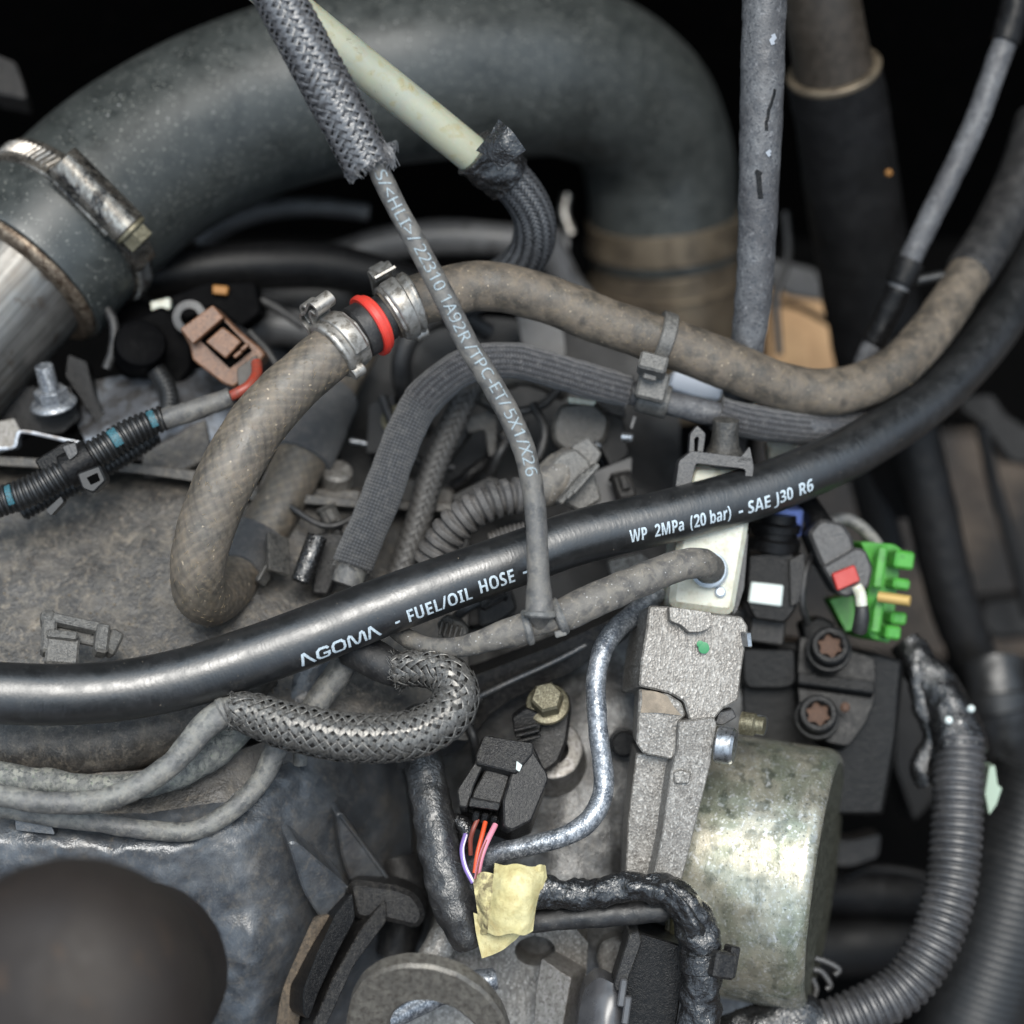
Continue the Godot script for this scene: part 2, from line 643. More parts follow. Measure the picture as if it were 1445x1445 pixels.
# ---------------------------------------------------------------- materials
const N := 512
func mask(key: String) -> PackedByteArray:
	if masks.has(key): return masks[key]
	var f := FastNoiseLite.new()
	f.seed = 11 + masks.size() * 7
	f.noise_type = FastNoiseLite.TYPE_SIMPLEX_SMOOTH
	f.fractal_type = FastNoiseLite.FRACTAL_FBM
	f.fractal_octaves = 4
	var w := N
	var h := N
	match key:
		"cloud": f.frequency = 0.006
		"blot": f.frequency = 0.018; f.fractal_octaves = 5
		"mid": f.frequency = 0.045; f.fractal_octaves = 3
		"grain": f.frequency = 0.16; f.fractal_octaves = 2
		"fine": f.frequency = 0.4; f.fractal_octaves = 1
		"speck": f.frequency = 0.055; f.fractal_octaves = 1
		"dots": f.frequency = 0.11; f.fractal_octaves = 1
		"cell":
			f.noise_type = FastNoiseLite.TYPE_CELLULAR
			f.frequency = 0.05
			f.fractal_type = FastNoiseLite.FRACTAL_NONE
		"vein":
			f.fractal_type = FastNoiseLite.FRACTAL_RIDGED
			f.frequency = 0.012
			f.fractal_octaves = 3
			f.domain_warp_enabled = true
			f.domain_warp_amplitude = 40.0
			f.domain_warp_frequency = 0.012
		"curl":
			f.fractal_type = FastNoiseLite.FRACTAL_RIDGED
			f.frequency = 0.035
			f.fractal_octaves = 3
			f.domain_warp_enabled = true
			f.domain_warp_amplitude = 30.0
			f.domain_warp_frequency = 0.03
		"brush":
			f.frequency = 0.06
			f.fractal_octaves = 4
			w = N / 16
		"grooves":
			f.frequency = 0.06
			f.fractal_octaves = 4
			h = N / 16
		"fibre":
			f.frequency = 0.12
			f.fractal_octaves = 2
			w = N / 4
	var im := f.get_seamless_image(w, h)
	im.convert(Image.FORMAT_L8)
	if w != N or h != N:
		im.resize(N, N, Image.INTERPOLATE_CUBIC)
	masks[key] = im.get_data()
	return masks[key]

func cloth(kind: String) -> PackedByteArray:   # woven or knitted yarns, one repeat is 32 yarns across
	var out := PackedByteArray()
	out.resize(N * N)
	for y in N:
		for x in N:
			var v := 0.0
			if kind == "weave":
				var cx := x / 16
				var cy := y / 16
				var fx := (x % 16) / 15.0 - 0.5
				var fy := (y % 16) / 15.0 - 0.5
				v = (1.0 - 3.2 * fx * fx) * (0.75 + 0.25 * cos(fy * 5.0)) if (cx + cy) % 2 == 0 else (1.0 - 3.2 * fy * fy) * (0.75 + 0.25 * cos(fx * 5.0))
			elif kind == "knit":                # long ribs with small slanted stitches
				var fx := (x % 32) / 31.0 - 0.5
				var sl := fposmod(y / 16.0 + absf(fx) * 1.6, 1.0) - 0.5
				v = (1.0 - 3.6 * fx * fx) * (0.7 + 0.3 * cos(sl * 6.0))
			else:                                # twill, or its mirror image
				var fx := fposmod((x + (y if kind == "twill" else -y)) / 16.0, 1.0) - 0.5
				v = (1.0 - 3.0 * fx * fx) * (0.8 + 0.2 * sin((x - y) * TAU / 16.0))
			out[y * N + x] = int(clampf(v, 0.0, 1.0) * 255.0)
	return out

func layer(key: String, stops: Array) -> Image:
	var m: PackedByteArray
	if key in ["weave", "knit", "twill", "cross"]:
		if not masks.has(key): masks[key] = cloth(key)
		m = masks[key]
	else:
		m = mask(key)
	var lut := PackedInt64Array()
	lut.resize(256)
	for i in 256:
		var x := i / 255.0
		var c: Color = stops[0][1]
		for j in stops.size():
			if x >= stops[j][0]:
				c = stops[j][1]
				if j + 1 < stops.size() and x < stops[j + 1][0]:
					c = c.lerp(stops[j + 1][1], (x - stops[j][0]) / (stops[j + 1][0] - stops[j][0]))
		lut[i] = c.to_abgr32()
	var out := PackedByteArray()
	out.resize(N * N * 4)
	for i in N * N:
		out.encode_u32(i * 4, lut[m[i]])
	return Image.create_from_data(N, N, false, Image.FORMAT_RGBA8, out)

func tex(key: String, base: Color, layers: Array) -> ImageTexture:
	if texes.has(key): return texes[key]
	var im := Image.create_empty(N, N, false, Image.FORMAT_RGBA8)
	im.fill(base)
	for l in layers:
		var top := layer(l[0], l[1])
		if l.size() > 2:                       # slide the pattern, so that two layers of one kind do not coincide
			var o: int = l[2]
			for q in [[0, 0], [N, 0], [0, N], [N, N]]:
				im.blend_rect(top, Rect2i(0, 0, N, N), Vector2i(o - q[0], o - q[1]))
		else:
			im.blend_rect(top, Rect2i(0, 0, N, N), Vector2i.ZERO)
	texes[key] = ImageTexture.create_from_image(im)
	return texes[key]

func c(r: float, g: float, b: float, a := 1.0) -> Color: return Color(r, g, b, a)
func g(v: float, a := 1.0) -> Color: return Color(v, v, v, a)

# what lies on a surface: a mask, the level at which it begins, the level at which it is full, its colour and its strength
func on(key: String, lo: float, hi: float, col: Color, a := 1.0, slide := 0) -> Array:
	var q := [key, [[0.0, Color(col, 0.0)], [lo, Color(col, 0.0)], [hi, Color(col, a)], [1.0, Color(col, a)]]]
	if slide: q.append(slide)
	return q
func under(key: String, lo: float, hi: float, col: Color, a := 1.0, slide := 0) -> Array:
	var q := [key, [[0.0, Color(col, a)], [lo, Color(col, a)], [hi, Color(col, 0.0)], [1.0, Color(col, 0.0)]]]
	if slide: q.append(slide)
	return q

func bump(key: String) -> ImageTexture:
	match key:
		"b_fine": return tex(key, g(0.5), [on("grain", 0.2, 0.8, g(1), 0.5), on("fine", 0.2, 0.8, g(0), 0.3)])
		"b_cast": return tex(key, g(0.4), [on("dots", 0.35, 0.75, g(1), 0.8), on("mid", 0.3, 0.7, g(0), 0.5), on("grain", 0.3, 0.7, g(1), 0.4)])
		"b_dust": return tex(key, g(0.4), [on("curl", 0.5, 0.85, g(1), 0.6), on("mid", 0.4, 0.8, g(1), 0.5), on("grain", 0.3, 0.8, g(0), 0.35)])
		"b_tape": return tex(key, g(0.5), [on("curl", 0.55, 0.9, g(1), 0.8), on("mid", 0.4, 0.8, g(0), 0.4)])
		"b_weave": return tex(key, g(0), [on("weave", 0.0, 1.0, g(1)), on("fine", 0.3, 0.9, g(0), 0.25)])
		"b_knit": return tex(key, g(0), [on("knit", 0.0, 1.0, g(1)), on("fine", 0.3, 0.9, g(0), 0.25)])
		"b_twill": return tex(key, g(0), [on("twill", 0.0, 1.0, g(1)), on("fine", 0.3, 0.9, g(0), 0.25)])
		"b_brush": return tex(key, g(0.5), [on("grooves", 0.2, 0.8, g(1), 0.6)])
		"b_hose": return tex(key, g(0.5), [on("grain", 0.2, 0.8, g(1), 0.4), on("fibre", 0.3, 0.8, g(0), 0.45), on("fine", 0.2, 0.8, g(0), 0.25)])
		"b_pit": return tex(key, g(0.7), [on("cell", 0.55, 0.85, g(0), 0.8), on("mid", 0.3, 0.7, g(0), 0.5), on("grain", 0.3, 0.8, g(1), 0.3)])
	return tex("b_wave", g(0.5), [on("mid", 0.2, 0.8, g(1), 0.8)])

func mk(key: String, o: Dictionary) -> StandardMaterial3D:
	# t: colour texture, s: millimetres per repeat, r: roughness, rt: roughness texture, m: metal, b: relief and bh: its height in millimetres,
	# uv: laid along the hose instead of on three planes, d: a second, coarser layer of dirt and ds: its repeat
	var m := StandardMaterial3D.new()
	m.resource_name = key
	m.cull_mode = BaseMaterial3D.CULL_DISABLED
	m.albedo_color = o.get("c", Color.WHITE)
	var s: float = o.get("s", 45.0)
	if o.get("uv", false):
		var n := 50.0 / s
		m.uv1_scale = Vector3(n * o.get("sx", 1.0), n * o.get("sy", 1.0), 1)
	else:
		m.uv1_triplanar = true
		m.uv1_scale = Vector3.ONE * 1000.0 / s
		m.uv1_offset = Vector3(o.get("off", 0.0), o.get("off", 0.0) * 0.7, 0)
	if o.has("t"): m.albedo_texture = o.t
	m.roughness = o.get("r", 0.6)
	if o.has("t") and m.roughness < 0.62:       # handling and dust break the shine
		m.roughness *= 1.3
		m.roughness_texture = tex("shine", g(0.78), [on("vein", 0.5, 0.95, g(1.0), 0.6), under("blot", 0.25, 0.55, g(0.55), 0.7), on("curl", 0.7, 1.0, g(1.0), 0.6), on("grain", 0.5, 0.9, g(0.95), 0.3)])
	m.metallic = o.get("m", 0.0)
	m.metallic_specular = o.get("sp", 0.5)
	if o.has("b"):
		m.heightmap_enabled = true
		m.heightmap_texture = bump(o.b)
		m.heightmap_scale = o.get("bh", 0.1) * 0.1
	if o.has("d"):
		m.detail_enabled = true
		m.detail_blend_mode = BaseMaterial3D.BLEND_MODE_MIX
		m.detail_albedo = o.d
		m.detail_uv_layer = BaseMaterial3D.DETAIL_UV_2
		m.uv2_triplanar = true
		m.uv2_scale = Vector3.ONE * 1000.0 / o.get("ds", 140.0)
	if o.has("sss"):
		m.subsurf_scatter_enabled = true
		m.subsurf_scatter_strength = o.sss
	if o.has("cc"):
		m.clearcoat_enabled = true
		m.clearcoat = o.cc
		m.clearcoat_roughness = o.get("cr", 0.3)
	if o.has("rim"):
		m.rim_enabled = true
		m.rim = o.rim
		m.rim_tint = 0.5
	if o.has("bl"):
		m.backlight_enabled = true
		m.backlight = o.bl
	return m

func mat(key: String) -> StandardMaterial3D:
	if not mats.has(key): mats[key] = mk(key, look(key))
	return mats[key]

func dusty(key: String, base: Color, dust: Color, a := 0.8) -> ImageTexture:   # dark rubber or plastic under a coat of road dust
	return tex(key, base, [on("blot", 0.42, 0.85, dust, a * 0.4), on("curl", 0.7, 1.0, dust.lightened(0.15), a * 0.5), on("mid", 0.6, 0.9, dust.darkened(0.1), a * 0.35, 90), under("cloud", 0.3, 0.5, base.darkened(0.35), 0.5), on("dots", 0.88, 0.93, dust.lightened(0.25), a * 0.5), on("grain", 0.66, 0.92, dust, a * 0.25)])

func dirt_layer() -> ImageTexture:
	return tex("d_dirt", Color(0.42, 0.38, 0.33, 0.0), [["blot", [[0.0, c(0.36, 0.34, 0.31, 0)], [0.55, c(0.36, 0.34, 0.31, 0)], [0.85, c(0.4, 0.37, 0.33, 0.35)], [1.0, c(0.44, 0.4, 0.35, 0.5)]]], ["curl", [[0.0, c(0.5, 0.46, 0.4, 0)], [0.75, c(0.5, 0.46, 0.4, 0)], [1.0, c(0.6, 0.55, 0.48, 0.5)]]]])

func grime_layer() -> ImageTexture:
	return tex("d_grime", Color(0.1, 0.09, 0.08, 0.0), [["blot", [[0.0, c(0.1, 0.09, 0.08, 0.75)], [0.3, c(0.1, 0.09, 0.08, 0.6)], [0.48, c(0.1, 0.09, 0.08, 0)], [1.0, c(0.1, 0.09, 0.08, 0)]]]])

func look(key: String) -> Dictionary:
	match key:
		"fuel_hose": return {t = tex(key, c(0.07, 0.071, 0.075), [on("cloud", 0.4, 0.8, c(0.11, 0.111, 0.115), 0.7), on("fibre", 0.6, 0.9, g(0.19), 0.35), on("vein", 0.75, 1.0, g(0.19), 0.35), on("dots", 0.95, 0.97, g(0.5), 0.5), on("curl", 0.9, 1.0, g(0.34), 0.35)]), s = 75.0, uv = true, r = 0.38, b = "b_hose", bh = 0.08, sp = 0.65}
		"letter_white": return {t = tex(key, c(0.72, 0.77, 0.8), [on("grain", 0.58, 0.72, c(0.25, 0.26, 0.28), 0.6), on("mid", 0.66, 0.76, c(0.16, 0.16, 0.17), 0.65), on("fibre", 0.62, 0.8, c(0.4, 0.42, 0.44), 0.5)]), s = 16.0, r = 0.5}
		"letter_blue": return {t = tex(key, c(0.53, 0.59, 0.62), [on("grain", 0.55, 0.75, c(0.36, 0.36, 0.36), 0.6), on("mid", 0.6, 0.74, c(0.33, 0.325, 0.31), 0.85), under("mid", 0.22, 0.34, c(0.31, 0.305, 0.295), 0.7)]), s = 15.0, r = 0.7}
		"brown_hose": return {t = tex(key, c(0.265, 0.242, 0.214), [on("cloud", 0.3, 0.75, c(0.36, 0.33, 0.29), 0.85), under("blot", 0.2, 0.5, c(0.175, 0.168, 0.155), 0.6),  on("vein", 0.6, 0.95, c(0.41, 0.37, 0.32), 0.45), on("mid", 0.55, 0.9, c(0.41, 0.36, 0.29), 0.4), under("mid", 0.1, 0.4, c(0.17, 0.163, 0.15), 0.28), on("curl", 0.8, 1.0, c(0.5, 0.43, 0.34), 0.5), on("grain", 0.6, 0.9, c(0.42, 0.385, 0.33), 0.35), on("dots", 0.92, 0.95, c(0.7, 0.64, 0.54), 0.6)]), s = 85.0, uv = true, r = 0.6, b = "b_dust", bh = 0.12, sp = 0.45}
		"brown_loop": return {t = tex(key, c(0.31, 0.285, 0.255), [on("cloud", 0.3, 0.75, c(0.36, 0.33, 0.29), 0.85), under("blot", 0.2, 0.5, c(0.175, 0.168, 0.155), 0.6), on("twill", 0.2, 0.9, c(0.47, 0.435, 0.385), 0.42), on("cross", 0.2, 0.9, c(0.17, 0.162, 0.15), 0.34), on("vein", 0.6, 0.95, c(0.41, 0.37, 0.32), 0.45), on("mid", 0.55, 0.9, c(0.41, 0.36, 0.29), 0.4), under("mid", 0.1, 0.4, c(0.17, 0.163, 0.15), 0.28), on("curl", 0.8, 1.0, c(0.5, 0.43, 0.34), 0.5), on("grain", 0.6, 0.9, c(0.42, 0.385, 0.33), 0.35), on("dots", 0.92, 0.95, c(0.7, 0.64, 0.54), 0.6)]), s = 120.0, uv = true, r = 0.55, b = "b_dust", bh = 0.12, sp = 0.5}
		"grey_hose": return {t = tex(key, c(0.31, 0.3, 0.285), [on("cloud", 0.3, 0.7, c(0.38, 0.365, 0.34), 0.8), under("blot", 0.25, 0.5, c(0.2, 0.197, 0.195), 0.6), on("vein", 0.65, 0.95, c(0.46, 0.43, 0.39), 0.5), on("curl", 0.78, 1.0, c(0.52, 0.48, 0.42), 0.55), on("grain", 0.62, 0.9, c(0.46, 0.44, 0.4), 0.3), on("dots", 0.9, 0.94, g(0.75), 0.7)]), s = 58.0, uv = true, r = 0.66, b = "b_dust", bh = 0.14}
		"dark_hose": return {t = dusty(key, c(0.1, 0.1, 0.103), c(0.3, 0.285, 0.265), 0.6), s = 60.0, uv = true, r = 0.55, b = "b_dust", bh = 0.08}
		"line_hose": return {t = tex(key, c(0.29, 0.286, 0.28), [on("cloud", 0.35, 0.7, c(0.36, 0.35, 0.33), 0.8), under("blot", 0.25, 0.48, c(0.2, 0.2, 0.202), 0.6), on("mid", 0.6, 0.9, c(0.43, 0.41, 0.37), 0.4), on("curl", 0.8, 1.0, c(0.5, 0.47, 0.42), 0.55), on("grain", 0.6, 0.85, c(0.42, 0.41, 0.39), 0.35), under("curl", 0.05, 0.25, c(0.16, 0.16, 0.16), 0.4)]), s = 62.0, uv = true, r = 0.58, b = "b_dust", bh = 0.09}
		"speckled_hose": return {t = tex(key, c(0.225, 0.226, 0.234), [on("cloud", 0.35, 0.7, c(0.315, 0.316, 0.325), 0.8), under("dots", 0.15, 0.3, c(0.14, 0.15, 0.165), 0.7), under("mid", 0.25, 0.42, c(0.19, 0.195, 0.21), 0.5), on("curl", 0.78, 1.0, c(0.52, 0.52, 0.52), 0.5), on("mid", 0.68, 0.85, c(0.46, 0.46, 0.465), 0.5, 130)]), s = 72.0, uv = true, r = 0.6, b = "b_dust", bh = 0.2}
		"pale_hose": return {t = tex(key, c(0.31, 0.312, 0.31), [on("cloud", 0.3, 0.75, c(0.42, 0.418, 0.4), 0.85), under("blot", 0.25, 0.5, c(0.21, 0.215, 0.22), 0.6), under("mid", 0.2, 0.42, c(0.22, 0.222, 0.225), 0.5), on("vein", 0.6, 0.95, c(0.47, 0.455, 0.425), 0.45), on("curl", 0.74, 1.0, c(0.53, 0.5, 0.45), 0.5), on("mid", 0.66, 0.88, c(0.45, 0.44, 0.41), 0.4, 70), on("grain", 0.6, 0.9, c(0.44, 0.43, 0.41), 0.35)]), s = 62.0, uv = true, r = 0.6, b = "b_dust", bh = 0.14}
		"elbow": return {t = tex(key, c(0.165, 0.18, 0.175), [on("cloud", 0.3, 0.8, c(0.21, 0.224, 0.218), 0.8), on("mid", 0.6, 0.9, c(0.26, 0.265, 0.26), 0.3), on("vein", 0.6, 0.95, c(0.24, 0.247, 0.242), 0.35), under("blot", 0.25, 0.42, c(0.1, 0.112, 0.112), 0.5), on("grain", 0.7, 0.9, c(0.32, 0.33, 0.325), 0.2)]), s = 95.0, r = 0.4, b = "b_fine", bh = 0.03, d = tex("d_specks", Color(0.6, 0.6, 0.58, 0), [["dots", [[0.0, c(0.6, 0.6, 0.57, 0)], [0.885, c(0.6, 0.6, 0.57, 0)], [0.92, c(0.6, 0.6, 0.57, 0.7)], [1.0, c(0.66, 0.66, 0.63, 0.85)]]], ["speck", [[0.0, g(0.6, 0)], [0.955, g(0.6, 0)], [0.97, g(0.62, 0.7)], [1.0, g(0.65, 0.8)]]]]), ds = 70.0}
		"big_dark": return {t = dusty(key, c(0.06, 0.06, 0.063), c(0.15, 0.143, 0.135), 0.5), s = 90.0, r = 0.55, sp = 0.3}
		"ribbed": return {t = dusty(key, c(0.16, 0.16, 0.165), c(0.38, 0.37, 0.355), 0.9), s = 70.0, r = 0.45, b = "b_fine", bh = 0.06}
		"ribbed_pale": return {t = dusty(key, c(0.24, 0.235, 0.23), c(0.5, 0.48, 0.45), 0.9), s = 35.0, r = 0.65, b = "b_dust", bh = 0.08}
		"ribbed_black": return {t = dusty(key, c(0.07, 0.072, 0.077), c(0.22, 0.21, 0.2), 0.6), s = 40.0, r = 0.42, b = "b_fine", bh = 0.04}
		"steel": return {t = tex(key, c(0.38, 0.372, 0.36), [on("grooves", 0.35, 0.75, c(0.5, 0.494, 0.48), 0.7), under("grooves", 0.2, 0.4, c(0.34, 0.325, 0.305), 0.6), under("cloud", 0.2, 0.48, c(0.36, 0.335, 0.3), 0.5), under("blot", 0.1, 0.26, c(0.27, 0.22, 0.175), 0.4)]), s = 120.0, uv = true, r = 0.42, m = 0.8, b = "b_brush", bh = 0.02}
		"rim_steel": return {t = tex(key, c(0.4, 0.36, 0.31), [under("blot", 0.3, 0.55, c(0.2, 0.15, 0.11), 0.9), on("mid", 0.5, 0.8, c(0.6, 0.55, 0.48), 0.7)]), s = 40.0, r = 0.5, m = 0.7, b = "b_dust", bh = 0.1}
		"tan_metal": return {t = tex(key, c(0.37, 0.33, 0.28), [on("cloud", 0.4, 0.8, c(0.45, 0.41, 0.35), 0.8), under("blot", 0.25, 0.45, c(0.24, 0.21, 0.18), 0.7)]), s = 110.0, r = 0.5, m = 0.6}
		"clamp_steel": return {t = tex(key, c(0.55, 0.54, 0.52), [under("blot", 0.3, 0.5, c(0.25, 0.22, 0.19), 0.8), on("mid", 0.55, 0.85, c(0.72, 0.71, 0.7), 0.6), on("curl", 0.8, 1.0, c(0.35, 0.28, 0.2), 0.5)]), s = 25.0, r = 0.32, m = 0.9, b = "b_fine", bh = 0.03}
		"spring_steel": return {t = tex(key, c(0.6, 0.59, 0.57), [under("blot", 0.3, 0.48, c(0.36, 0.34, 0.31), 0.7), on("mid", 0.5, 0.8, c(0.68, 0.66, 0.63), 0.6), on("curl", 0.86, 1.0, c(0.45, 0.37, 0.28), 0.5), on("grain", 0.65, 0.9, c(0.4, 0.38, 0.35), 0.3)]), s = 30.0, r = 0.45, m = 0.75, b = "b_fine", bh = 0.03}
		"old_clamp": return {t = tex(key, c(0.45, 0.43, 0.4), [under("cloud", 0.42, 0.5, c(0.15, 0.145, 0.145), 0.93), on("blot", 0.55, 0.75, c(0.66, 0.64, 0.6), 0.7), on("mid", 0.7, 0.85, c(0.5, 0.4, 0.29), 0.5), on("curl", 0.7, 0.95, c(0.78, 0.76, 0.73), 0.6), under("curl", 0.1, 0.3, c(0.15, 0.14, 0.13), 0.4)]), s = 34.0, r = 0.27, m = 0.82, b = "b_fine", bh = 0.06}
		"alu": return {t = tex(key, c(0.37, 0.36, 0.345), [on("blot", 0.35, 0.7, c(0.47, 0.46, 0.44), 0.8), under("mid", 0.25, 0.48, c(0.26, 0.245, 0.228), 0.65), under("cloud", 0.3, 0.52, c(0.31, 0.295, 0.275), 0.65), on("mid", 0.62, 0.82, c(0.58, 0.575, 0.56), 0.6, 120), on("curl", 0.72, 1.0, c(0.64, 0.63, 0.61), 0.5), on("dots", 0.72, 0.84, c(0.7, 0.695, 0.68), 0.65), on("grain", 0.74, 0.92, c(0.72, 0.72, 0.71), 0.4), under("dots", 0.14, 0.24, c(0.17, 0.155, 0.14), 0.6, 77)]), s = 54.0, r = 0.42, m = 0.2, b = "b_cast", bh = 0.18}
		"block": return {t = tex(key, c(0.38, 0.38, 0.38), [on("blot", 0.35, 0.75, c(0.52, 0.52, 0.515), 0.8), under("cloud", 0.35, 0.55, c(0.22, 0.22, 0.225), 0.8), under("mid", 0.2, 0.4, c(0.2, 0.195, 0.19), 0.6), on("dots", 0.7, 0.85, c(0.66, 0.66, 0.66), 0.45), on("vein", 0.7, 0.97, c(0.56, 0.53, 0.49), 0.4), on("curl", 0.78, 1.0, c(0.55, 0.48, 0.4), 0.45), on("grain", 0.64, 0.88, c(0.6, 0.6, 0.6), 0.3)]), s = 56.0, r = 0.4, m = 0.3, b = "b_cast", bh = 0.2, d = grime_layer(), ds = 150.0}
		"zinc": return {t = tex(key, c(0.46, 0.475, 0.495), [on("mid", 0.55, 0.72, c(0.72, 0.73, 0.74), 0.75), under("blot", 0.28, 0.5, c(0.24, 0.26, 0.29), 0.75), under("mid", 0.2, 0.36, c(0.2, 0.21, 0.225), 0.7), on("dots", 0.72, 0.8, c(0.84, 0.84, 0.84), 0.75), on("curl", 0.78, 1.0, c(0.66, 0.66, 0.65), 0.5), on("grain", 0.64, 0.88, c(0.76, 0.76, 0.76), 0.35)]), s = 42.0, r = 0.38, m = 0.6, b = "b_cast", bh = 0.1}
		"motor": return {t = tex(key, c(0.59, 0.585, 0.525), [on("cloud", 0.35, 0.7, c(0.63, 0.605, 0.545), 0.8), under("cloud", 0.3, 0.46, c(0.43, 0.455, 0.39), 0.7), under("blot", 0.2, 0.38, c(0.4, 0.405, 0.36), 0.5), on("curl", 0.86, 0.97, c(0.8, 0.81, 0.8), 0.6), on("mid", 0.7, 0.78, c(0.76, 0.77, 0.76), 0.65, 200), on("dots", 0.88, 0.91, c(0.12, 0.13, 0.13), 0.8), under("dots", 0.1, 0.16, c(0.86, 0.87, 0.87), 0.7, 50), on("grain", 0.78, 0.92, c(0.82, 0.83, 0.82), 0.4)]), s = 66.0, r = 0.25, m = 0.62, b = "b_fine", bh = 0.05, d = tex("d_motor", Color(0.2, 0.24, 0.22, 0), [["blot", [[0.0, c(0.13, 0.18, 0.17, 0.7)], [0.26, c(0.17, 0.21, 0.19, 0.6)], [0.38, c(0.2, 0.24, 0.2, 0)], [1.0, c(0.2, 0.24, 0.2, 0)]]], ["mid", [[0.0, g(0.8, 0)], [0.68, g(0.8, 0)], [0.76, g(0.82, 0.7)], [1.0, g(0.86, 0.8)]]]]), ds = 80.0}
		"motor_end": return {t = tex(key, c(0.3, 0.3, 0.26), [on("blot", 0.4, 0.7, c(0.42, 0.42, 0.37), 0.8), under("mid", 0.25, 0.45, c(0.15, 0.15, 0.13), 0.6)]), s = 40.0, r = 0.45, m = 0.6}
		"gold_zinc": return {t = tex(key, c(0.5, 0.47, 0.34), [on("blot", 0.4, 0.7, c(0.6, 0.59, 0.5), 0.8), under("mid", 0.25, 0.5, c(0.24, 0.21, 0.14), 0.8)]), s = 20.0, r = 0.38, m = 0.75, b = "b_fine", bh = 0.06}
		"bolt_gold": return {t = tex(key, c(0.38, 0.36, 0.29), [on("blot", 0.4, 0.7, c(0.5, 0.485, 0.41), 0.8), under("mid", 0.3, 0.5, c(0.22, 0.2, 0.16), 0.7)]), s = 16.0, r = 0.42, m = 0.55, b = "b_fine", bh = 0.08}
		"bright_bolt": return {t = tex(key, c(0.62, 0.63, 0.64), [under("blot", 0.3, 0.5, c(0.4, 0.4, 0.4), 0.7)]), s = 20.0, r = 0.3, m = 0.9}
		"rust": return {t = tex(key, c(0.23, 0.155, 0.11), [on("mid", 0.4, 0.7, c(0.34, 0.24, 0.17), 0.8), under("mid", 0.2, 0.4, c(0.1, 0.08, 0.065), 0.7)]), s = 14.0, r = 0.8}
		"black_plastic": return {t = tex(key, c(0.07, 0.07, 0.075), [on("blot", 0.4, 0.8, c(0.17, 0.165, 0.155), 0.6), on("vein", 0.6, 0.95, c(0.26, 0.25, 0.235), 0.45), on("curl", 0.66, 1.0, c(0.36, 0.345, 0.32), 0.55), on("mid", 0.6, 0.88, c(0.24, 0.23, 0.215), 0.45), under("mid", 0.2, 0.4, c(0.035, 0.035, 0.038), 0.7), on("grain", 0.6, 0.85, c(0.28, 0.27, 0.255), 0.4), on("dots", 0.86, 0.9, c(0.45, 0.43, 0.4), 0.55)]), s = 30.0, r = 0.42, b = "b_dust", bh = 0.22, sp = 0.34}
		"dusty_plastic": return {t = tex(key, c(0.14, 0.138, 0.135), [on("blot", 0.35, 0.8, c(0.25, 0.24, 0.225), 0.7), under("mid", 0.2, 0.42, c(0.07, 0.07, 0.07), 0.7), on("vein", 0.6, 0.95, c(0.35, 0.335, 0.31), 0.5), on("curl", 0.66, 1.0, c(0.45, 0.43, 0.4), 0.6), on("grain", 0.6, 0.88, c(0.36, 0.345, 0.32), 0.4), on("dots", 0.88, 0.92, c(0.5, 0.48, 0.45), 0.5)]), s = 34.0, r = 0.52, b = "b_dust", bh = 0.3}
		"tidy_black": return {t = tex(key, c(0.045, 0.046, 0.05), [on("blot", 0.45, 0.85, c(0.1, 0.1, 0.1), 0.6), under("mid", 0.2, 0.42, c(0.02, 0.02, 0.022), 0.7), on("vein", 0.7, 1.0, c(0.2, 0.195, 0.19), 0.45), on("curl", 0.76, 1.0, c(0.34, 0.33, 0.32), 0.5), on("grain", 0.68, 0.9, c(0.2, 0.2, 0.2), 0.35), on("dots", 0.9, 0.93, c(0.4, 0.4, 0.4), 0.5)]), s = 28.0, r = 0.34, b = "b_dust", bh = 0.2, sp = 0.28}
		"cover": return {t = tex(key, c(0.13, 0.128, 0.128), [on("blot", 0.3, 0.8, c(0.27, 0.257, 0.24), 0.7), under("cloud", 0.3, 0.55, c(0.1, 0.1, 0.103), 0.5), on("vein", 0.66, 0.97, c(0.4, 0.375, 0.34), 0.6), on("curl", 0.68, 1.0, c(0.46, 0.43, 0.39), 0.6), on("mid", 0.66, 0.9, c(0.36, 0.335, 0.3), 0.4, 60), on("grain", 0.6, 0.85, c(0.36, 0.345, 0.315), 0.35), on("dots", 0.9, 0.94, c(0.52, 0.49, 0.44), 0.6)]), s = 64.0, r = 0.55, b = "b_dust", bh = 0.3, d = dirt_layer(), ds = 190.0}
		"cover_low": return {t = tex(key, c(0.215, 0.228, 0.248), [on("blot", 0.35, 0.8, c(0.325, 0.34, 0.36), 0.7), under("cloud", 0.35, 0.55, c(0.13, 0.138, 0.152), 0.6), on("vein", 0.68, 0.98, c(0.38, 0.375, 0.365), 0.5), on("curl", 0.74, 1.0, c(0.47, 0.455, 0.43), 0.5), on("mid", 0.68, 0.88, c(0.36, 0.35, 0.335), 0.4), on("grain", 0.64, 0.88, c(0.4, 0.4, 0.4), 0.3)]), s = 66.0, r = 0.37, m = 0.15, b = "b_dust", bh = 0.2, d = dirt_layer(), ds = 230.0, sp = 0.6}
		"ridge": return {t = tex(key, c(0.33, 0.335, 0.33), [on("blot", 0.35, 0.65, c(0.5, 0.5, 0.47), 0.8), under("mid", 0.28, 0.45, c(0.2, 0.21, 0.21), 0.7), on("curl", 0.75, 1.0, c(0.62, 0.6, 0.54), 0.6), on("mid", 0.72, 0.85, c(0.36, 0.45, 0.33), 0.5, 150)]), s = 45.0, r = 0.75, b = "b_dust", bh = 0.25}
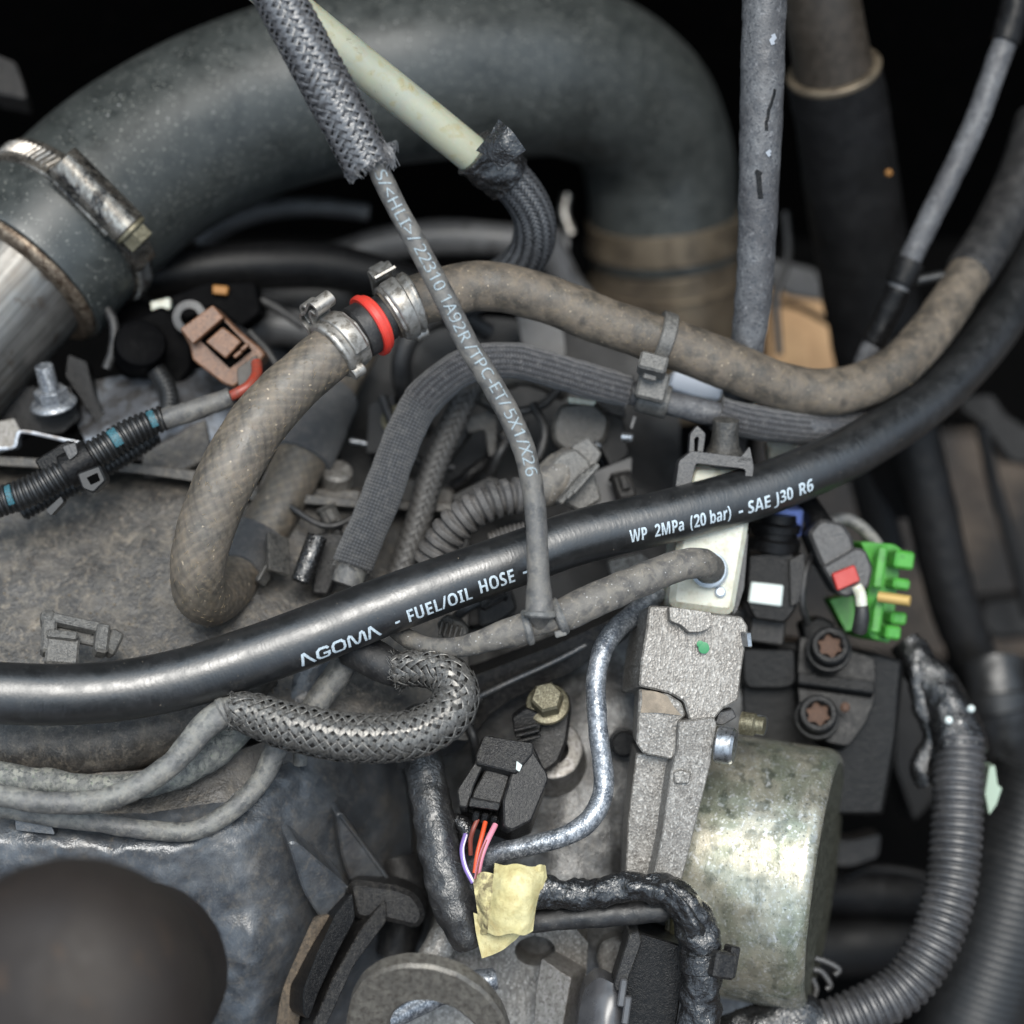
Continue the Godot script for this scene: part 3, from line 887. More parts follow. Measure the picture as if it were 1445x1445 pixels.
		"sleeve_weave": return {t = tex(key, c(0.1, 0.103, 0.11), [on("weave", 0.2, 1.0, c(0.27, 0.275, 0.285), 0.9), on("blot", 0.45, 0.8, c(0.33, 0.32, 0.31), 0.4), on("fine", 0.6, 0.9, c(0.4, 0.4, 0.4), 0.3)]), s = 34.0, uv = true, r = 0.9, b = "b_weave", bh = 0.4, rim = 0.3}
		"sleeve_knit": return {t = tex(key, c(0.1, 0.1, 0.106), [on("knit", 0.2, 1.0, c(0.28, 0.28, 0.29), 0.9), on("blot", 0.45, 0.8, c(0.34, 0.33, 0.32), 0.4), on("dots", 0.84, 0.88, g(0.6), 0.5)]), s = 29.0, uv = true, r = 0.9, b = "b_knit", bh = 0.42, rim = 0.3}
		"sleeve_twill": return {t = tex(key, c(0.15, 0.15, 0.155), [on("twill", 0.2, 1.0, c(0.3, 0.3, 0.305), 0.9), on("blot", 0.45, 0.8, c(0.36, 0.34, 0.32), 0.4)]), s = 26.0, uv = true, r = 0.9, b = "b_twill", bh = 0.35, rim = 0.3}
		"strand_metal": return {t = tex(key, c(0.33, 0.325, 0.315), [on("mid", 0.45, 0.8, c(0.55, 0.54, 0.515), 0.8), under("blot", 0.3, 0.5, c(0.16, 0.158, 0.155), 0.7), on("grain", 0.6, 0.85, c(0.66, 0.65, 0.62), 0.5)]), s = 14.0, r = 0.36, m = 0.45}
		"strand_grey": return {t = tex(key, c(0.25, 0.25, 0.258), [on("mid", 0.45, 0.8, c(0.41, 0.412, 0.42), 0.8), under("blot", 0.3, 0.5, c(0.14, 0.14, 0.147), 0.7), on("grain", 0.6, 0.85, c(0.52, 0.52, 0.53), 0.5)]), s = 16.0, r = 0.33, sp = 0.7}
		"strand_dark": return {t = tex(key, c(0.2, 0.205, 0.215), [on("mid", 0.5, 0.8, c(0.36, 0.37, 0.385), 0.7)]), s = 14.0, r = 0.4}
		"strand_dull": return {t = tex(key, c(0.2, 0.198, 0.195), [on("mid", 0.5, 0.8, c(0.36, 0.35, 0.335), 0.7)]), s = 14.0, r = 0.6}
		"under_braid": return {c = c(0.09, 0.085, 0.085), r = 0.8}
		"milky": return {t = tex(key, c(0.56, 0.565, 0.495), [on("cloud", 0.4, 0.8, c(0.51, 0.53, 0.49), 0.8), on("curl", 0.8, 1.0, c(0.63, 0.64, 0.575), 0.4), on("vein", 0.92, 1.0, c(0.33, 0.3, 0.22), 0.55), under("blot", 0.14, 0.34, c(0.52, 0.49, 0.35), 0.55), under("curl", 0.02, 0.14, c(0.3, 0.28, 0.22), 0.5)]), s = 80.0, uv = true, r = 0.34, sss = 0.25}
		"filter": return {t = tex(key, c(0.68, 0.685, 0.64), [on("cloud", 0.5, 0.8, c(0.66, 0.65, 0.58), 0.8), on("dots", 0.88, 0.92, c(0.33, 0.31, 0.25), 0.6), on("curl", 0.84, 1.0, c(0.4, 0.36, 0.3), 0.5), under("blot", 0.22, 0.4, c(0.5, 0.47, 0.38), 0.55), on("grain", 0.74, 0.92, c(0.48, 0.45, 0.39), 0.4)]), s = 50.0, r = 0.4, sss = 0.12, b = "b_fine", bh = 0.05}
		"filter_clear": return {t = tex(key, c(0.66, 0.7, 0.74), []), r = 0.3}
		"pale_blue": return {t = tex(key, c(0.78, 0.8, 0.84), [on("cloud", 0.4, 0.8, c(0.82, 0.84, 0.87), 0.8)]), s = 60.0, r = 0.5}
		"blue_cap": return {t = tex(key, c(0.37, 0.45, 0.72), [on("cloud", 0.4, 0.8, c(0.5, 0.57, 0.78), 0.8)]), s = 40.0, r = 0.5}
		"red_seal": return {t = tex(key, c(0.7, 0.16, 0.12), [on("cloud", 0.4, 0.8, c(0.76, 0.22, 0.17), 0.8), under("blot", 0.3, 0.5, c(0.58, 0.24, 0.2), 0.5), on("grain", 0.65, 0.9, c(0.68, 0.42, 0.37), 0.35)]), s = 30.0, r = 0.45, b = "b_fine", bh = 0.05}
		"red_tab": return {t = tex(key, c(0.56, 0.13, 0.11), [on("cloud", 0.4, 0.8, c(0.6, 0.2, 0.17), 0.8)]), s = 30.0, r = 0.5}
		"green": return {t = tex(key, c(0.2, 0.47, 0.15), [on("cloud", 0.4, 0.8, c(0.26, 0.53, 0.19), 0.8), under("blot", 0.25, 0.45, c(0.15, 0.33, 0.11), 0.7), on("curl", 0.78, 1.0, c(0.4, 0.55, 0.33), 0.5), on("grain", 0.66, 0.9, c(0.36, 0.5, 0.3), 0.35)]), s = 40.0, r = 0.42, b = "b_fine", bh = 0.05}
		"brown_plug": return {t = tex(key, c(0.36, 0.25, 0.175), [on("blot", 0.4, 0.7, c(0.46, 0.335, 0.25), 0.8), under("mid", 0.25, 0.45, c(0.23, 0.15, 0.1), 0.7), on("curl", 0.85, 1.0, c(0.56, 0.46, 0.36), 0.5)]), s = 34.0, r = 0.5, b = "b_fine", bh = 0.06}
		"brown_dark": return {t = tex(key, c(0.16, 0.14, 0.115), [on("blot", 0.4, 0.7, c(0.21, 0.185, 0.155), 0.8)]), s = 50.0, r = 0.5}
		"grey_plug": return {t = tex(key, c(0.17, 0.17, 0.175), [on("blot", 0.35, 0.8, c(0.25, 0.245, 0.24), 0.7), under("mid", 0.2, 0.42, c(0.1, 0.1, 0.102), 0.7), on("curl", 0.7, 1.0, c(0.4, 0.39, 0.375), 0.5), on("grain", 0.62, 0.88, c(0.33, 0.325, 0.315), 0.35)]), s = 34.0, r = 0.45, b = "b_dust", bh = 0.18}
		"label_white": return {t = tex(key, c(0.7, 0.73, 0.72), [on("cloud", 0.4, 0.8, c(0.62, 0.66, 0.65), 0.8)]), s = 40.0, r = 0.5}
		"paper_tape": return {t = tex(key, c(0.69, 0.65, 0.46), [on("cloud", 0.4, 0.75, c(0.73, 0.7, 0.545), 0.9), on("blot", 0.56, 0.8, c(0.58, 0.5, 0.33), 0.55), on("fibre", 0.6, 0.85, c(0.63, 0.58, 0.4), 0.45), on("curl", 0.8, 1.0, c(0.45, 0.38, 0.25), 0.5), on("dots", 0.88, 0.91, c(0.42, 0.35, 0.22), 0.6)]), s = 46.0, r = 0.65, b = "b_tape", bh = 0.3, bl = c(0.24, 0.22, 0.15)}
		"paper_old": return {t = tex(key, c(0.72, 0.68, 0.5), [under("blot", 0.4, 0.55, c(0.36, 0.32, 0.24), 0.8), on("curl", 0.7, 1.0, c(0.25, 0.22, 0.17), 0.6), on("fibre", 0.6, 0.85, c(0.62, 0.57, 0.4), 0.5)]), s = 32.0, r = 0.75, b = "b_tape", bh = 0.3, bl = c(0.2, 0.18, 0.12)}
		"cloth_tape": return {t = tex(key, c(0.06, 0.06, 0.064), [on("vein", 0.75, 1.0, c(0.26, 0.25, 0.235), 0.5), on("curl", 0.74, 1.0, c(0.3, 0.29, 0.27), 0.5), on("mid", 0.66, 0.9, c(0.2, 0.19, 0.18), 0.5), on("dots", 0.9, 0.94, c(0.46, 0.44, 0.41), 0.5)]), s = 38.0, r = 0.27, b = "b_tape", bh = 0.5, sp = 0.65}
		"wrap_tape": return {t = dusty(key, c(0.12, 0.12, 0.122), c(0.34, 0.33, 0.31), 0.9), s = 44.0, r = 0.38, b = "b_tape", bh = 0.4, sp = 0.6}
		"orange_wire": return {c = c(0.7, 0.26, 0.12), r = 0.45}
		"pink_wire": return {c = c(0.72, 0.46, 0.52), r = 0.45}
		"violet_wire": return {c = c(0.45, 0.38, 0.6), r = 0.45}
		"maroon_wire": return {c = c(0.42, 0.2, 0.16), r = 0.5}
		"red_wire": return {t = tex(key, c(0.5, 0.19, 0.13), [on("blot", 0.4, 0.7, c(0.4, 0.22, 0.18), 0.8)]), s = 20.0, r = 0.5}
		"stripe": return {c = c(0.85, 0.82, 0.85), r = 0.4}
		"teal_paint": return {t = tex(key, c(0.12, 0.33, 0.38), [on("mid", 0.45, 0.65, c(0.1, 0.11, 0.115), 0.9), on("grain", 0.6, 0.8, c(0.25, 0.45, 0.5), 0.4)]), s = 12.0, r = 0.6}
		"cap_brown": return {t = tex(key, c(0.14, 0.125, 0.116), [on("cloud", 0.4, 0.8, c(0.175, 0.155, 0.14), 0.8), on("blot", 0.72, 0.85, c(0.3, 0.225, 0.16), 0.45)]), s = 150.0, r = 0.6, sp = 0.3}
		"hook_steel": return {t = tex(key, c(0.33, 0.318, 0.3), [on("blot", 0.4, 0.7, c(0.41, 0.395, 0.37), 0.8), under("mid", 0.25, 0.45, c(0.19, 0.172, 0.155), 0.6), on("curl", 0.86, 1.0, c(0.44, 0.33, 0.24), 0.5)]), s = 45.0, r = 0.45, m = 0.3, b = "b_cast", bh = 0.1}
		"ground": return {t = tex(key, c(0.19, 0.152, 0.118), [on("blot", 0.35, 0.7, c(0.26, 0.21, 0.165), 0.8), under("mid", 0.3, 0.55, c(0.08, 0.066, 0.052), 0.8), on("speck", 0.68, 0.78, c(0.36, 0.315, 0.265), 0.7), under("cloud", 0.35, 0.55, c(0.07, 0.06, 0.05), 0.7)]), s = 420.0, r = 0.95}
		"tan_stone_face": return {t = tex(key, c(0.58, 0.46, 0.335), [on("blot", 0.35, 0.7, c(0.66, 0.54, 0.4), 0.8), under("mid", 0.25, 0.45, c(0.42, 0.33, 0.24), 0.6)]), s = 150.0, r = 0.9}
		"mud": return {t = tex(key, c(0.29, 0.25, 0.205), [on("blot", 0.4, 0.7, c(0.38, 0.33, 0.265), 0.8), under("mid", 0.25, 0.5, c(0.16, 0.145, 0.125), 0.75), on("curl", 0.76, 1.0, c(0.47, 0.41, 0.33), 0.5)]), s = 36.0, r = 0.9, b = "b_dust", bh = 0.4}
		"valve_black": return {t = tex(key, c(0.05, 0.052, 0.057), [on("blot", 0.4, 0.8, c(0.105, 0.106, 0.11), 0.6), under("mid", 0.2, 0.42, c(0.03, 0.031, 0.034), 0.7), on("curl", 0.74, 1.0, c(0.22, 0.215, 0.21), 0.5), on("mid", 0.7, 0.9, c(0.17, 0.155, 0.135), 0.4), on("grain", 0.66, 0.9, c(0.17, 0.17, 0.17), 0.3)]), s = 48.0, r = 0.42, b = "b_dust", bh = 0.2, sp = 0.28}
		"steel_plate": return {t = tex(key, c(0.42, 0.41, 0.39), [on("blot", 0.4, 0.7, c(0.52, 0.51, 0.5), 0.8), under("mid", 0.25, 0.45, c(0.25, 0.23, 0.21), 0.7)]), s = 36.0, r = 0.45, m = 0.5, b = "b_fine", bh = 0.06}
		"tan_alu": return {t = tex(key, c(0.44, 0.4, 0.35), [on("blot", 0.4, 0.7, c(0.52, 0.47, 0.41), 0.8)]), s = 30.0, r = 0.7, m = 0.2, b = "b_cast", bh = 0.1}
		"green_paint": return {c = c(0.12, 0.42, 0.25), r = 0.5}
		"brass_pin": return {c = c(0.66, 0.55, 0.33), r = 0.5, m = 0.3}
		"pale_green": return {c = c(0.5, 0.56, 0.5), r = 0.5}
		"dark_body": return {t = dusty(key, c(0.07, 0.07, 0.073), c(0.2, 0.19, 0.175), 0.7), s = 60.0, r = 0.65, b = "b_dust", bh = 0.2}
		"shiny_plastic": return {t = dusty(key, c(0.26, 0.26, 0.27), c(0.38, 0.37, 0.36), 0.5), s = 50.0, r = 0.3}
		"yellow_tab": return {c = c(0.5, 0.33, 0.1), r = 0.6}
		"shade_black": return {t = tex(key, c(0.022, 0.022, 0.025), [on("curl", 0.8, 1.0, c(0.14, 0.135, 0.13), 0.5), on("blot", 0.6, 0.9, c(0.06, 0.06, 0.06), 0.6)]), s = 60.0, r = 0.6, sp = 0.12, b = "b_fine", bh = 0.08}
		"chip": return {c = c(0.5, 0.52, 0.55), r = 0.6}
		"crumb": return {t = tex(key, c(0.36, 0.325, 0.28), [on("blot", 0.4, 0.7, c(0.46, 0.42, 0.36), 0.8), under("mid", 0.3, 0.5, c(0.2, 0.19, 0.17), 0.7)]), s = 12.0, r = 0.95}
		"fluff": return {c = c(0.5, 0.44, 0.34), r = 0.9}
		"pale_plastic": return {t = tex(key, c(0.26, 0.258, 0.25), [on("blot", 0.35, 0.8, c(0.37, 0.36, 0.345), 0.75), under("mid", 0.2, 0.42, c(0.14, 0.14, 0.142), 0.7), on("curl", 0.68, 1.0, c(0.52, 0.5, 0.47), 0.55), on("grain", 0.6, 0.88, c(0.43, 0.42, 0.4), 0.4), under("dots", 0.12, 0.22, c(0.1, 0.1, 0.105), 0.6)]), s = 34.0, r = 0.5, b = "b_dust", bh = 0.25}
		"grey_shape": return {t = tex(key, c(0.26, 0.26, 0.265), [on("cloud", 0.4, 0.8, c(0.31, 0.31, 0.31), 0.8), under("blot", 0.25, 0.45, c(0.15, 0.15, 0.15), 0.6)]), s = 80.0, r = 0.5}
		"bright_sheet": return {t = tex(key, c(0.42, 0.43, 0.45), [on("cloud", 0.4, 0.7, c(0.6, 0.62, 0.65), 0.8), under("blot", 0.3, 0.5, c(0.28, 0.26, 0.24), 0.7)]), s = 60.0, r = 0.35, m = 0.7}
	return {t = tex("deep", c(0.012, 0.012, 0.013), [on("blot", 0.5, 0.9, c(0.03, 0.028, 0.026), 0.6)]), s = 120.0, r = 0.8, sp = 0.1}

func _ready() -> void:
	rng.seed = 7
	lumps.seed = 5
	lumps.frequency = 1.0
	lumps.fractal_octaves = 3
	# camera: 50 mm lens, wide open, focused on the print of the fuel hose
	var camera := Camera3D.new()
	camera.name = "camera"
	camera.fov = rad_to_deg(2.0 * atan(WIDE / 2.0 / DIST))
	camera.transform = Transform3D(B, HIGH + B.z * DIST)
	camera.near = 0.02
	camera.far = 60.0
	var lens := CameraAttributesPhysical.new()
	lens.frustum_focal_length = 50.0
	lens.frustum_focus_distance = DIST - 0.004
	lens.frustum_near = 0.02
	lens.frustum_far = 60.0
	lens.exposure_aperture = 3.5
	camera.attributes = lens
	add_child(camera)
	camera.fov = rad_to_deg(2.0 * atan(WIDE / 2.0 / DIST))
	# an overcast sky, brighter overhead
	var around := WorldEnvironment.new()
	around.name = "daylight"
	var e := Environment.new()
	e.background_mode = Environment.BG_SKY
	var sm := ProceduralSkyMaterial.new()
	sm.sky_top_color = Color(0.85, 0.93, 1.0)
	sm.sky_horizon_color = Color(0.34, 0.37, 0.42)
	sm.sky_curve = 1.1
	sm.ground_bottom_color = Color(0.2, 0.18, 0.16)
	sm.ground_horizon_color = Color(0.4, 0.4, 0.4)
	var sky := Sky.new()
	sky.sky_material = sm
	e.sky = sky
	e.background_energy_multiplier = 2.0
	e.tonemap_mode = Environment.TONE_MAPPER_LINEAR
	e.tonemap_exposure = 1.95
	e.sdfgi_enabled = true
	e.ssao_enabled = true
	e.ssil_enabled = true
	around.environment = e
	add_child(around)
	var sun := DirectionalLight3D.new()
	sun.name = "veiled_sun"
	sun.light_energy = 0.7
	sun.light_angular_distance = 26.0
	sun.light_color = Color(1.0, 0.99, 0.97)
	sun.shadow_enabled = true
	sun.look_at_from_position(Vector3(0.05, 1, 0.12), Vector3.ZERO, Vector3.FORWARD)
	add_child(sun)
	setting()
	pipes()
	hoses()
	cover()
	castings()
	plugs()
	small()
	clutter()
	crumbs()
	settle()

# ---------------------------------------------------------------- the bay behind
func setting() -> void:
	var m := MB.new()
	m.face([Vector3(-30, 0, 30), Vector3(30, 0, 30), Vector3(30, 0, -30), Vector3(-30, 0, -30)])
	one("ground", "brown gravelly ground seen far below between the hoses", "ground", m, "ground", "", "structure")
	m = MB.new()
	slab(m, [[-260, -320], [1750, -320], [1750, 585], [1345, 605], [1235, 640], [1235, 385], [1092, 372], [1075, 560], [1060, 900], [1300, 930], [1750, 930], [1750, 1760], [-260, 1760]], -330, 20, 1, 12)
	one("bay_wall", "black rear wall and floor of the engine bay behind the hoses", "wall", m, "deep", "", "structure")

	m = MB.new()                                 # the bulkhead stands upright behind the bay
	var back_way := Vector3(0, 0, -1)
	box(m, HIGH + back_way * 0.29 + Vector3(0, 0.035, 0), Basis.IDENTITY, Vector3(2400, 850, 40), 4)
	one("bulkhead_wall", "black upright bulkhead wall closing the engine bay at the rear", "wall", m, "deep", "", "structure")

func pipes() -> void:
	var m := MB.new()
	# the wide charge hose that sweeps across the top
	var d := path([[35, 385, -64, 133], [100, 315, -72, 131], [200, 230, -86, 129], [330, 160, -100, 128], [470, 116, -112, 129], [600, 96, -122, 130], [720, 93, -135, 127], [820, 105, -150, 119], [893, 148, -168, 111], [927, 215, -184, 106], [936, 290, -194, 105], [940, 363, -202, 106]], 3.0)
	tube(m, d, {seg = 72, step = 3.0, edge = 1.2})
	one("charge_hose", "wide grey-green rubber hose bending across the top", "hose", m, "elbow")
	# the steel pipe in its left end
	m = MB.new()
	var f := d.at(0.0)
	var u: Vector3 = -f[1]
	var sp := straight(f[0] - u * 0.02, f[0] + u * 0.075, rp(106, -64))
	var t := thing("steel_pipe", "brushed bare steel pipe entering the wide hose at left", "pipe")
	tube(m, sp, {seg = 64, edge = 0.4})
	part(t, "pipe", m, "steel")
	m = MB.new()
	loft(m, sp, [Vector2(0.0185, -0.002), Vector2(0.0185, 0.0035), Vector2(0.0192, 0.0044), Vector2(0.0206, 0.0047), Vector2(0.022, 0.0044), Vector2(0.0232, 0.003), Vector2(0.0236, -0.001)], 64, true, 0.00035)
	part(t, "bead", m, "rim_steel")
	# worm clamp on the left end
	worm_clamp(d, near(d, 97, 318), "worm_clamp", "stained worm-drive clamp with slotted band on the wide hose", 128, 282)
	# lower right end: clamp and pipe
	m = MB.new()
	var t2 := thing("band_clamp", "dull brown band clamp low on the wide hose", "clamp")
	var sb := near(d, 939, 322)
	loft(m, d, [Vector2(sb - 0.0065, -0.0005), Vector2(sb - 0.0065, 0.0008), Vector2(sb - 0.006, 0.0014), Vector2(sb + 0.006, 0.0014), Vector2(sb + 0.0065, 0.0008), Vector2(sb + 0.0065, -0.0005)], 56)
	part(t2, "band", m, "tan_metal")
	m = MB.new()
	box(m, d.on(sb, -1.35, 0.004), aim(d.at(sb)[2], d.at(sb)[1]), Vector3(9, 15, 14), 2.0)
	part(t2, "clamp_housing", m, "old_clamp")
	m = MB.new()
	var dn := path([[940, 345, -200, 104], [943, 380, -206, 108], [945, 430, -213, 110], [947, 490, -224, 109], [948, 545, -234, 106]], 3.0)
	tube(m, dn, {seg = 64, edge = 1.5})
	ring(m, dn, 0.0125, 2.5, 1.3, 0.8, 64)
	one("outlet_pipe", "tan metal pipe below the wide hose at right", "pipe", m, "tan_metal")
	# dark hoses on the right
	m = MB.new()
	t = thing("radiator_hose", "wide dark hose with an open collar hanging at upper right", "hose")
	d = path([[1148, -60, -78, 64], [1166, 40, -92, 65], [1187, 160, -112, 67], [1208, 300, -134, 67], [1232, 440, -156, 66], [1258, 580, -180, 64], [1280, 700, -200, 60]], 3.0)
	tube(m, d, {seg = 48, s0 = near(d, 1180, 101), edge = 1.2, lump = 0.8, lf = 40.0})
	part(t, "hose", m, "big_dark")
	m = MB.new()
	var q := near(d, 1180, 101)
	loft(m, d, [Vector2(q + 0.001, 0.0), Vector2(q - 0.0008, 0.0006), Vector2(q - 0.0014, -0.0004), Vector2(q - 0.0014, -0.0022)], 48, true)
	part(t, "collar_lip", m, "tan_metal")
	m = MB.new()
	tube(m, d, {seg = 40, dr = -2.4, s1 = q + 0.02})
	part(t, "inner_pipe", m, "brown_dark", "dark brown pipe inside the collar")
	m = MB.new()
	lathe(m, px(1254, 244, -106), B.z, [[0, 0], [1.2, 0], [0.9, 1.0], [0, 1.3]], 10)
	part(t, "orange_mark", m, "yellow_tab")
	m = MB.new()
	d = path([[1262, 480, -150, 40], [1280, 580, -150, 38], [1296, 645, -152, 37], [1318, 735, -155, 36], [1342, 840, -160, 35], [1372, 925, -165, 33], [1392, 985, -170, 32]], 3.0)
	tube(m, d, {seg = 40, lump = 0.4})
	one("coolant_pipe", "long straight dark pipe sloping down the right side", "pipe", m, "big_dark")
	m = MB.new()
	tube(m, path([[1200, 560, -190, 30], [1230, 690, -192, 28], [1252, 780, -195, 27]], 3.0), {seg = 32})
	one("dark_pipe", "short black pipe behind the green connector", "pipe", m, "big_dark")
	m = MB.new()
	tube(m, path([[1400, 935, -150, 46], [1406, 985, -146, 44], [1418, 1050, -150, 40], [1425, 1110, -160, 38]], 3.0), {seg = 32, lump = 0.6})
	ring(m, path([[1400, 935, -150, 46], [1406, 985, -146, 44], [1418, 1050, -150, 40]], 3.0), 0.014, 5, 1.6, 0.6)
	one("pipe_joint", "dark rounded pipe joint at the right edge", "joint", m, "ribbed_black")
	m = MB.new()
	ribs(m, path([[1475, 1090, -120, 72], [1440, 1200, -120, 72], [1410, 1320, -122, 72], [1370, 1440, -125, 74], [1340, 1520, -125, 74]], 3.0), 2.6, 0.35, {seg = 48})
	one("air_hose", "wide finely ribbed dark hose at lower right edge", "hose", m, "ribbed_black")
	# horizontal dark things low on the right
	m = MB.new()
	tube(m, path([[1120, 1255, -190, 30], [1220, 1258, -188, 32], [1340, 1262, -186, 32], [1420, 1262, -188, 30]], 3.0), {seg = 24, lump = 0.8})
	one("lower_bar", "dark wet bar crossing behind the corrugated conduit", "bar", m, "big_dark")
	m = MB.new()
	tube(m, path([[1100, 1335, -200, 44], [1200, 1330, -200, 46], [1320, 1322, -200, 46], [1420, 1315, -200, 44]], 3.0), {seg = 32})
	one("lower_pipe", "broad smooth black pipe below the dark bar", "pipe", m, "big_dark")
	m = MB.new()
	slab(m, [[1265, 930], [1320, 960], [1318, 1130], [1290, 1160], [1262, 1080]], -150, 25, 1.5, 8)
	one("dark_bracket", "dark bracket left of the corrugated conduit's top", "bracket", m, "big_dark")
	m = MB.new()
	slab(m, [[1400, 556], [1420, 586], [1460, 610], [1470, 660], [1425, 650], [1388, 600], [1352, 575], [1360, 560]], -210, 14, 3, 8)
	one("grey_lever", "blurred grey lever at the right edge below the fuel hose", "lever", m, "big_dark")
	m = MB.new()
	wire(m, [px(1385, 600, -200), px(1402, 680, -205), px(1430, 780, -210), px(1452, 870, -215)], 2.6, 10)
	one("black_cable", "black cable hanging over the brown ground at right", "cable", m, "big_dark")
	m = MB.new()
	slab(m, [[1385, 845], [1470, 835], [1470, 900], [1400, 905], [1380, 880]], -240, 30, 3, 12)
	one("dark_block", "black block at the right edge over the ground", "block", m, "big_dark")
	m = MB.new()
	wire(m, [px(1085, 425, -215), px(1125, 432, -215), px(1170, 455, -215)], 1.4, 8)
	one("thin_cable", "thin black cable over the tan patch beside the tan pipe", "cable", m, "big_dark")
	m = MB.new()
	slab(m, [[1085, 365], [1150, 380], [1170, 425], [1120, 418], [1088, 402]], -228, 8, 1, 6)
	one("grey_flange", "grey flange between the tan pipe and wide dark hose", "flange", m, "grey_shape")
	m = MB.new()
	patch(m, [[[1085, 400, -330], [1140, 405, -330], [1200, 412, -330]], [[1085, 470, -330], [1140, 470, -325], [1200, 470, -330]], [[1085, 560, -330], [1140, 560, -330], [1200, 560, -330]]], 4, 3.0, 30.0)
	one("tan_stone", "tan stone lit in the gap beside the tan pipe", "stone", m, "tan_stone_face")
	# blurred shapes in the gap under the wide hose
	m = MB.new()
	tube(m, path([[205, 392, -100, 30], [280, 380, -102, 33], [370, 374, -104, 34], [460, 376, -108, 33], [540, 392, -112, 30], [600, 412, -116, 28]], 3.0), {seg = 36})
	one("vacuum_hose", "glossy black hose in the shade under the wide hose", "hose", m, "tidy_black")
	m = MB.new()
	tube(m, path([[470, 365, -160, 22], [540, 345, -165, 24], [620, 335, -170, 26], [700, 338, -172, 24], [800, 350, -175, 22]], 3.0), {seg = 28})
	one("grey_pipe", "blurred grey pipe behind the printed thin hose", "pipe", m, "grey_shape")
	m = MB.new()
	tube(m, path([[280, 345, -150, 14], [320, 315, -150, 15], [380, 296, -152, 15], [450, 292, -155, 13], [520, 300, -158, 12]], 3.0), {seg = 20})
	one("grey_tube", "slim grey tube arching under the wide hose", "tube", m, "grey_shape")
	m = MB.new()
	slab(m, [[330, 400], [480, 398], [520, 440], [500, 500], [420, 520], [330, 480]], -130, 20, 3, 20, Vector2(0, 0.1))
	one("intake_flange", "grey flange left of the red seal in the shade", "flange", m, "grey_shape")
	m = MB.new()
	tube(m, path([[350, 470, -112, 22], [400, 462, -112, 26], [450, 470, -115, 26], [500, 480, -118, 24]], 3.0), {seg = 28})
	one("grey_spigot", "pale grey spigot behind the brown hose clamps", "pipe", m, "grey_shape")
	m = MB.new()
	slab(m, [[725, 420], [795, 462], [800, 505], [745, 520], [735, 480]], -95, 4, 0.8, 10)
	one("strap_bracket", "curved grey strap behind the knitted sleeve", "bracket", m, "grey_shape")
	m = MB.new()
	tube(m, path([[600, 610, -100, 15], [578, 572, -88, 15], [566, 520, -78, 15], [578, 478, -77, 15], [610, 452, -80, 15], [650, 450, -85, 14], [690, 470, -90, 13]], 2.0), {seg = 24})
	one("looped_hose", "small dark looped hose right of the red seal", "hose", m, "dark_hose")
	m = MB.new()
	tube(m, path([[770, 330, -150, 20], [800, 400, -160, 22], [830, 440, -165, 24]], 3.0), {seg = 20})
	one("shaded_pipe", "grey pipe in the shade left of the tan pipe", "pipe", m, "grey_shape")
	m = MB.new()
	wire(m, [px(800, 275, -180), px(796, 300, -180), px(806, 330, -180)], 2.0, 8)
	one("clip_wire", "bent bright wire clip in the dark beside the wide hose", "clip", m, "clamp_steel")
	m = MB.new()
	slab(m, [[-10, 75], [22, 88], [34, 120], [38, 140], [20, 136], [-10, 130]], -120, 10, 1.5, 6, Vector2(0, 0.1))
	one("corner_bracket", "blurred grey bracket at the upper left edge", "bracket", m, "black_plastic")

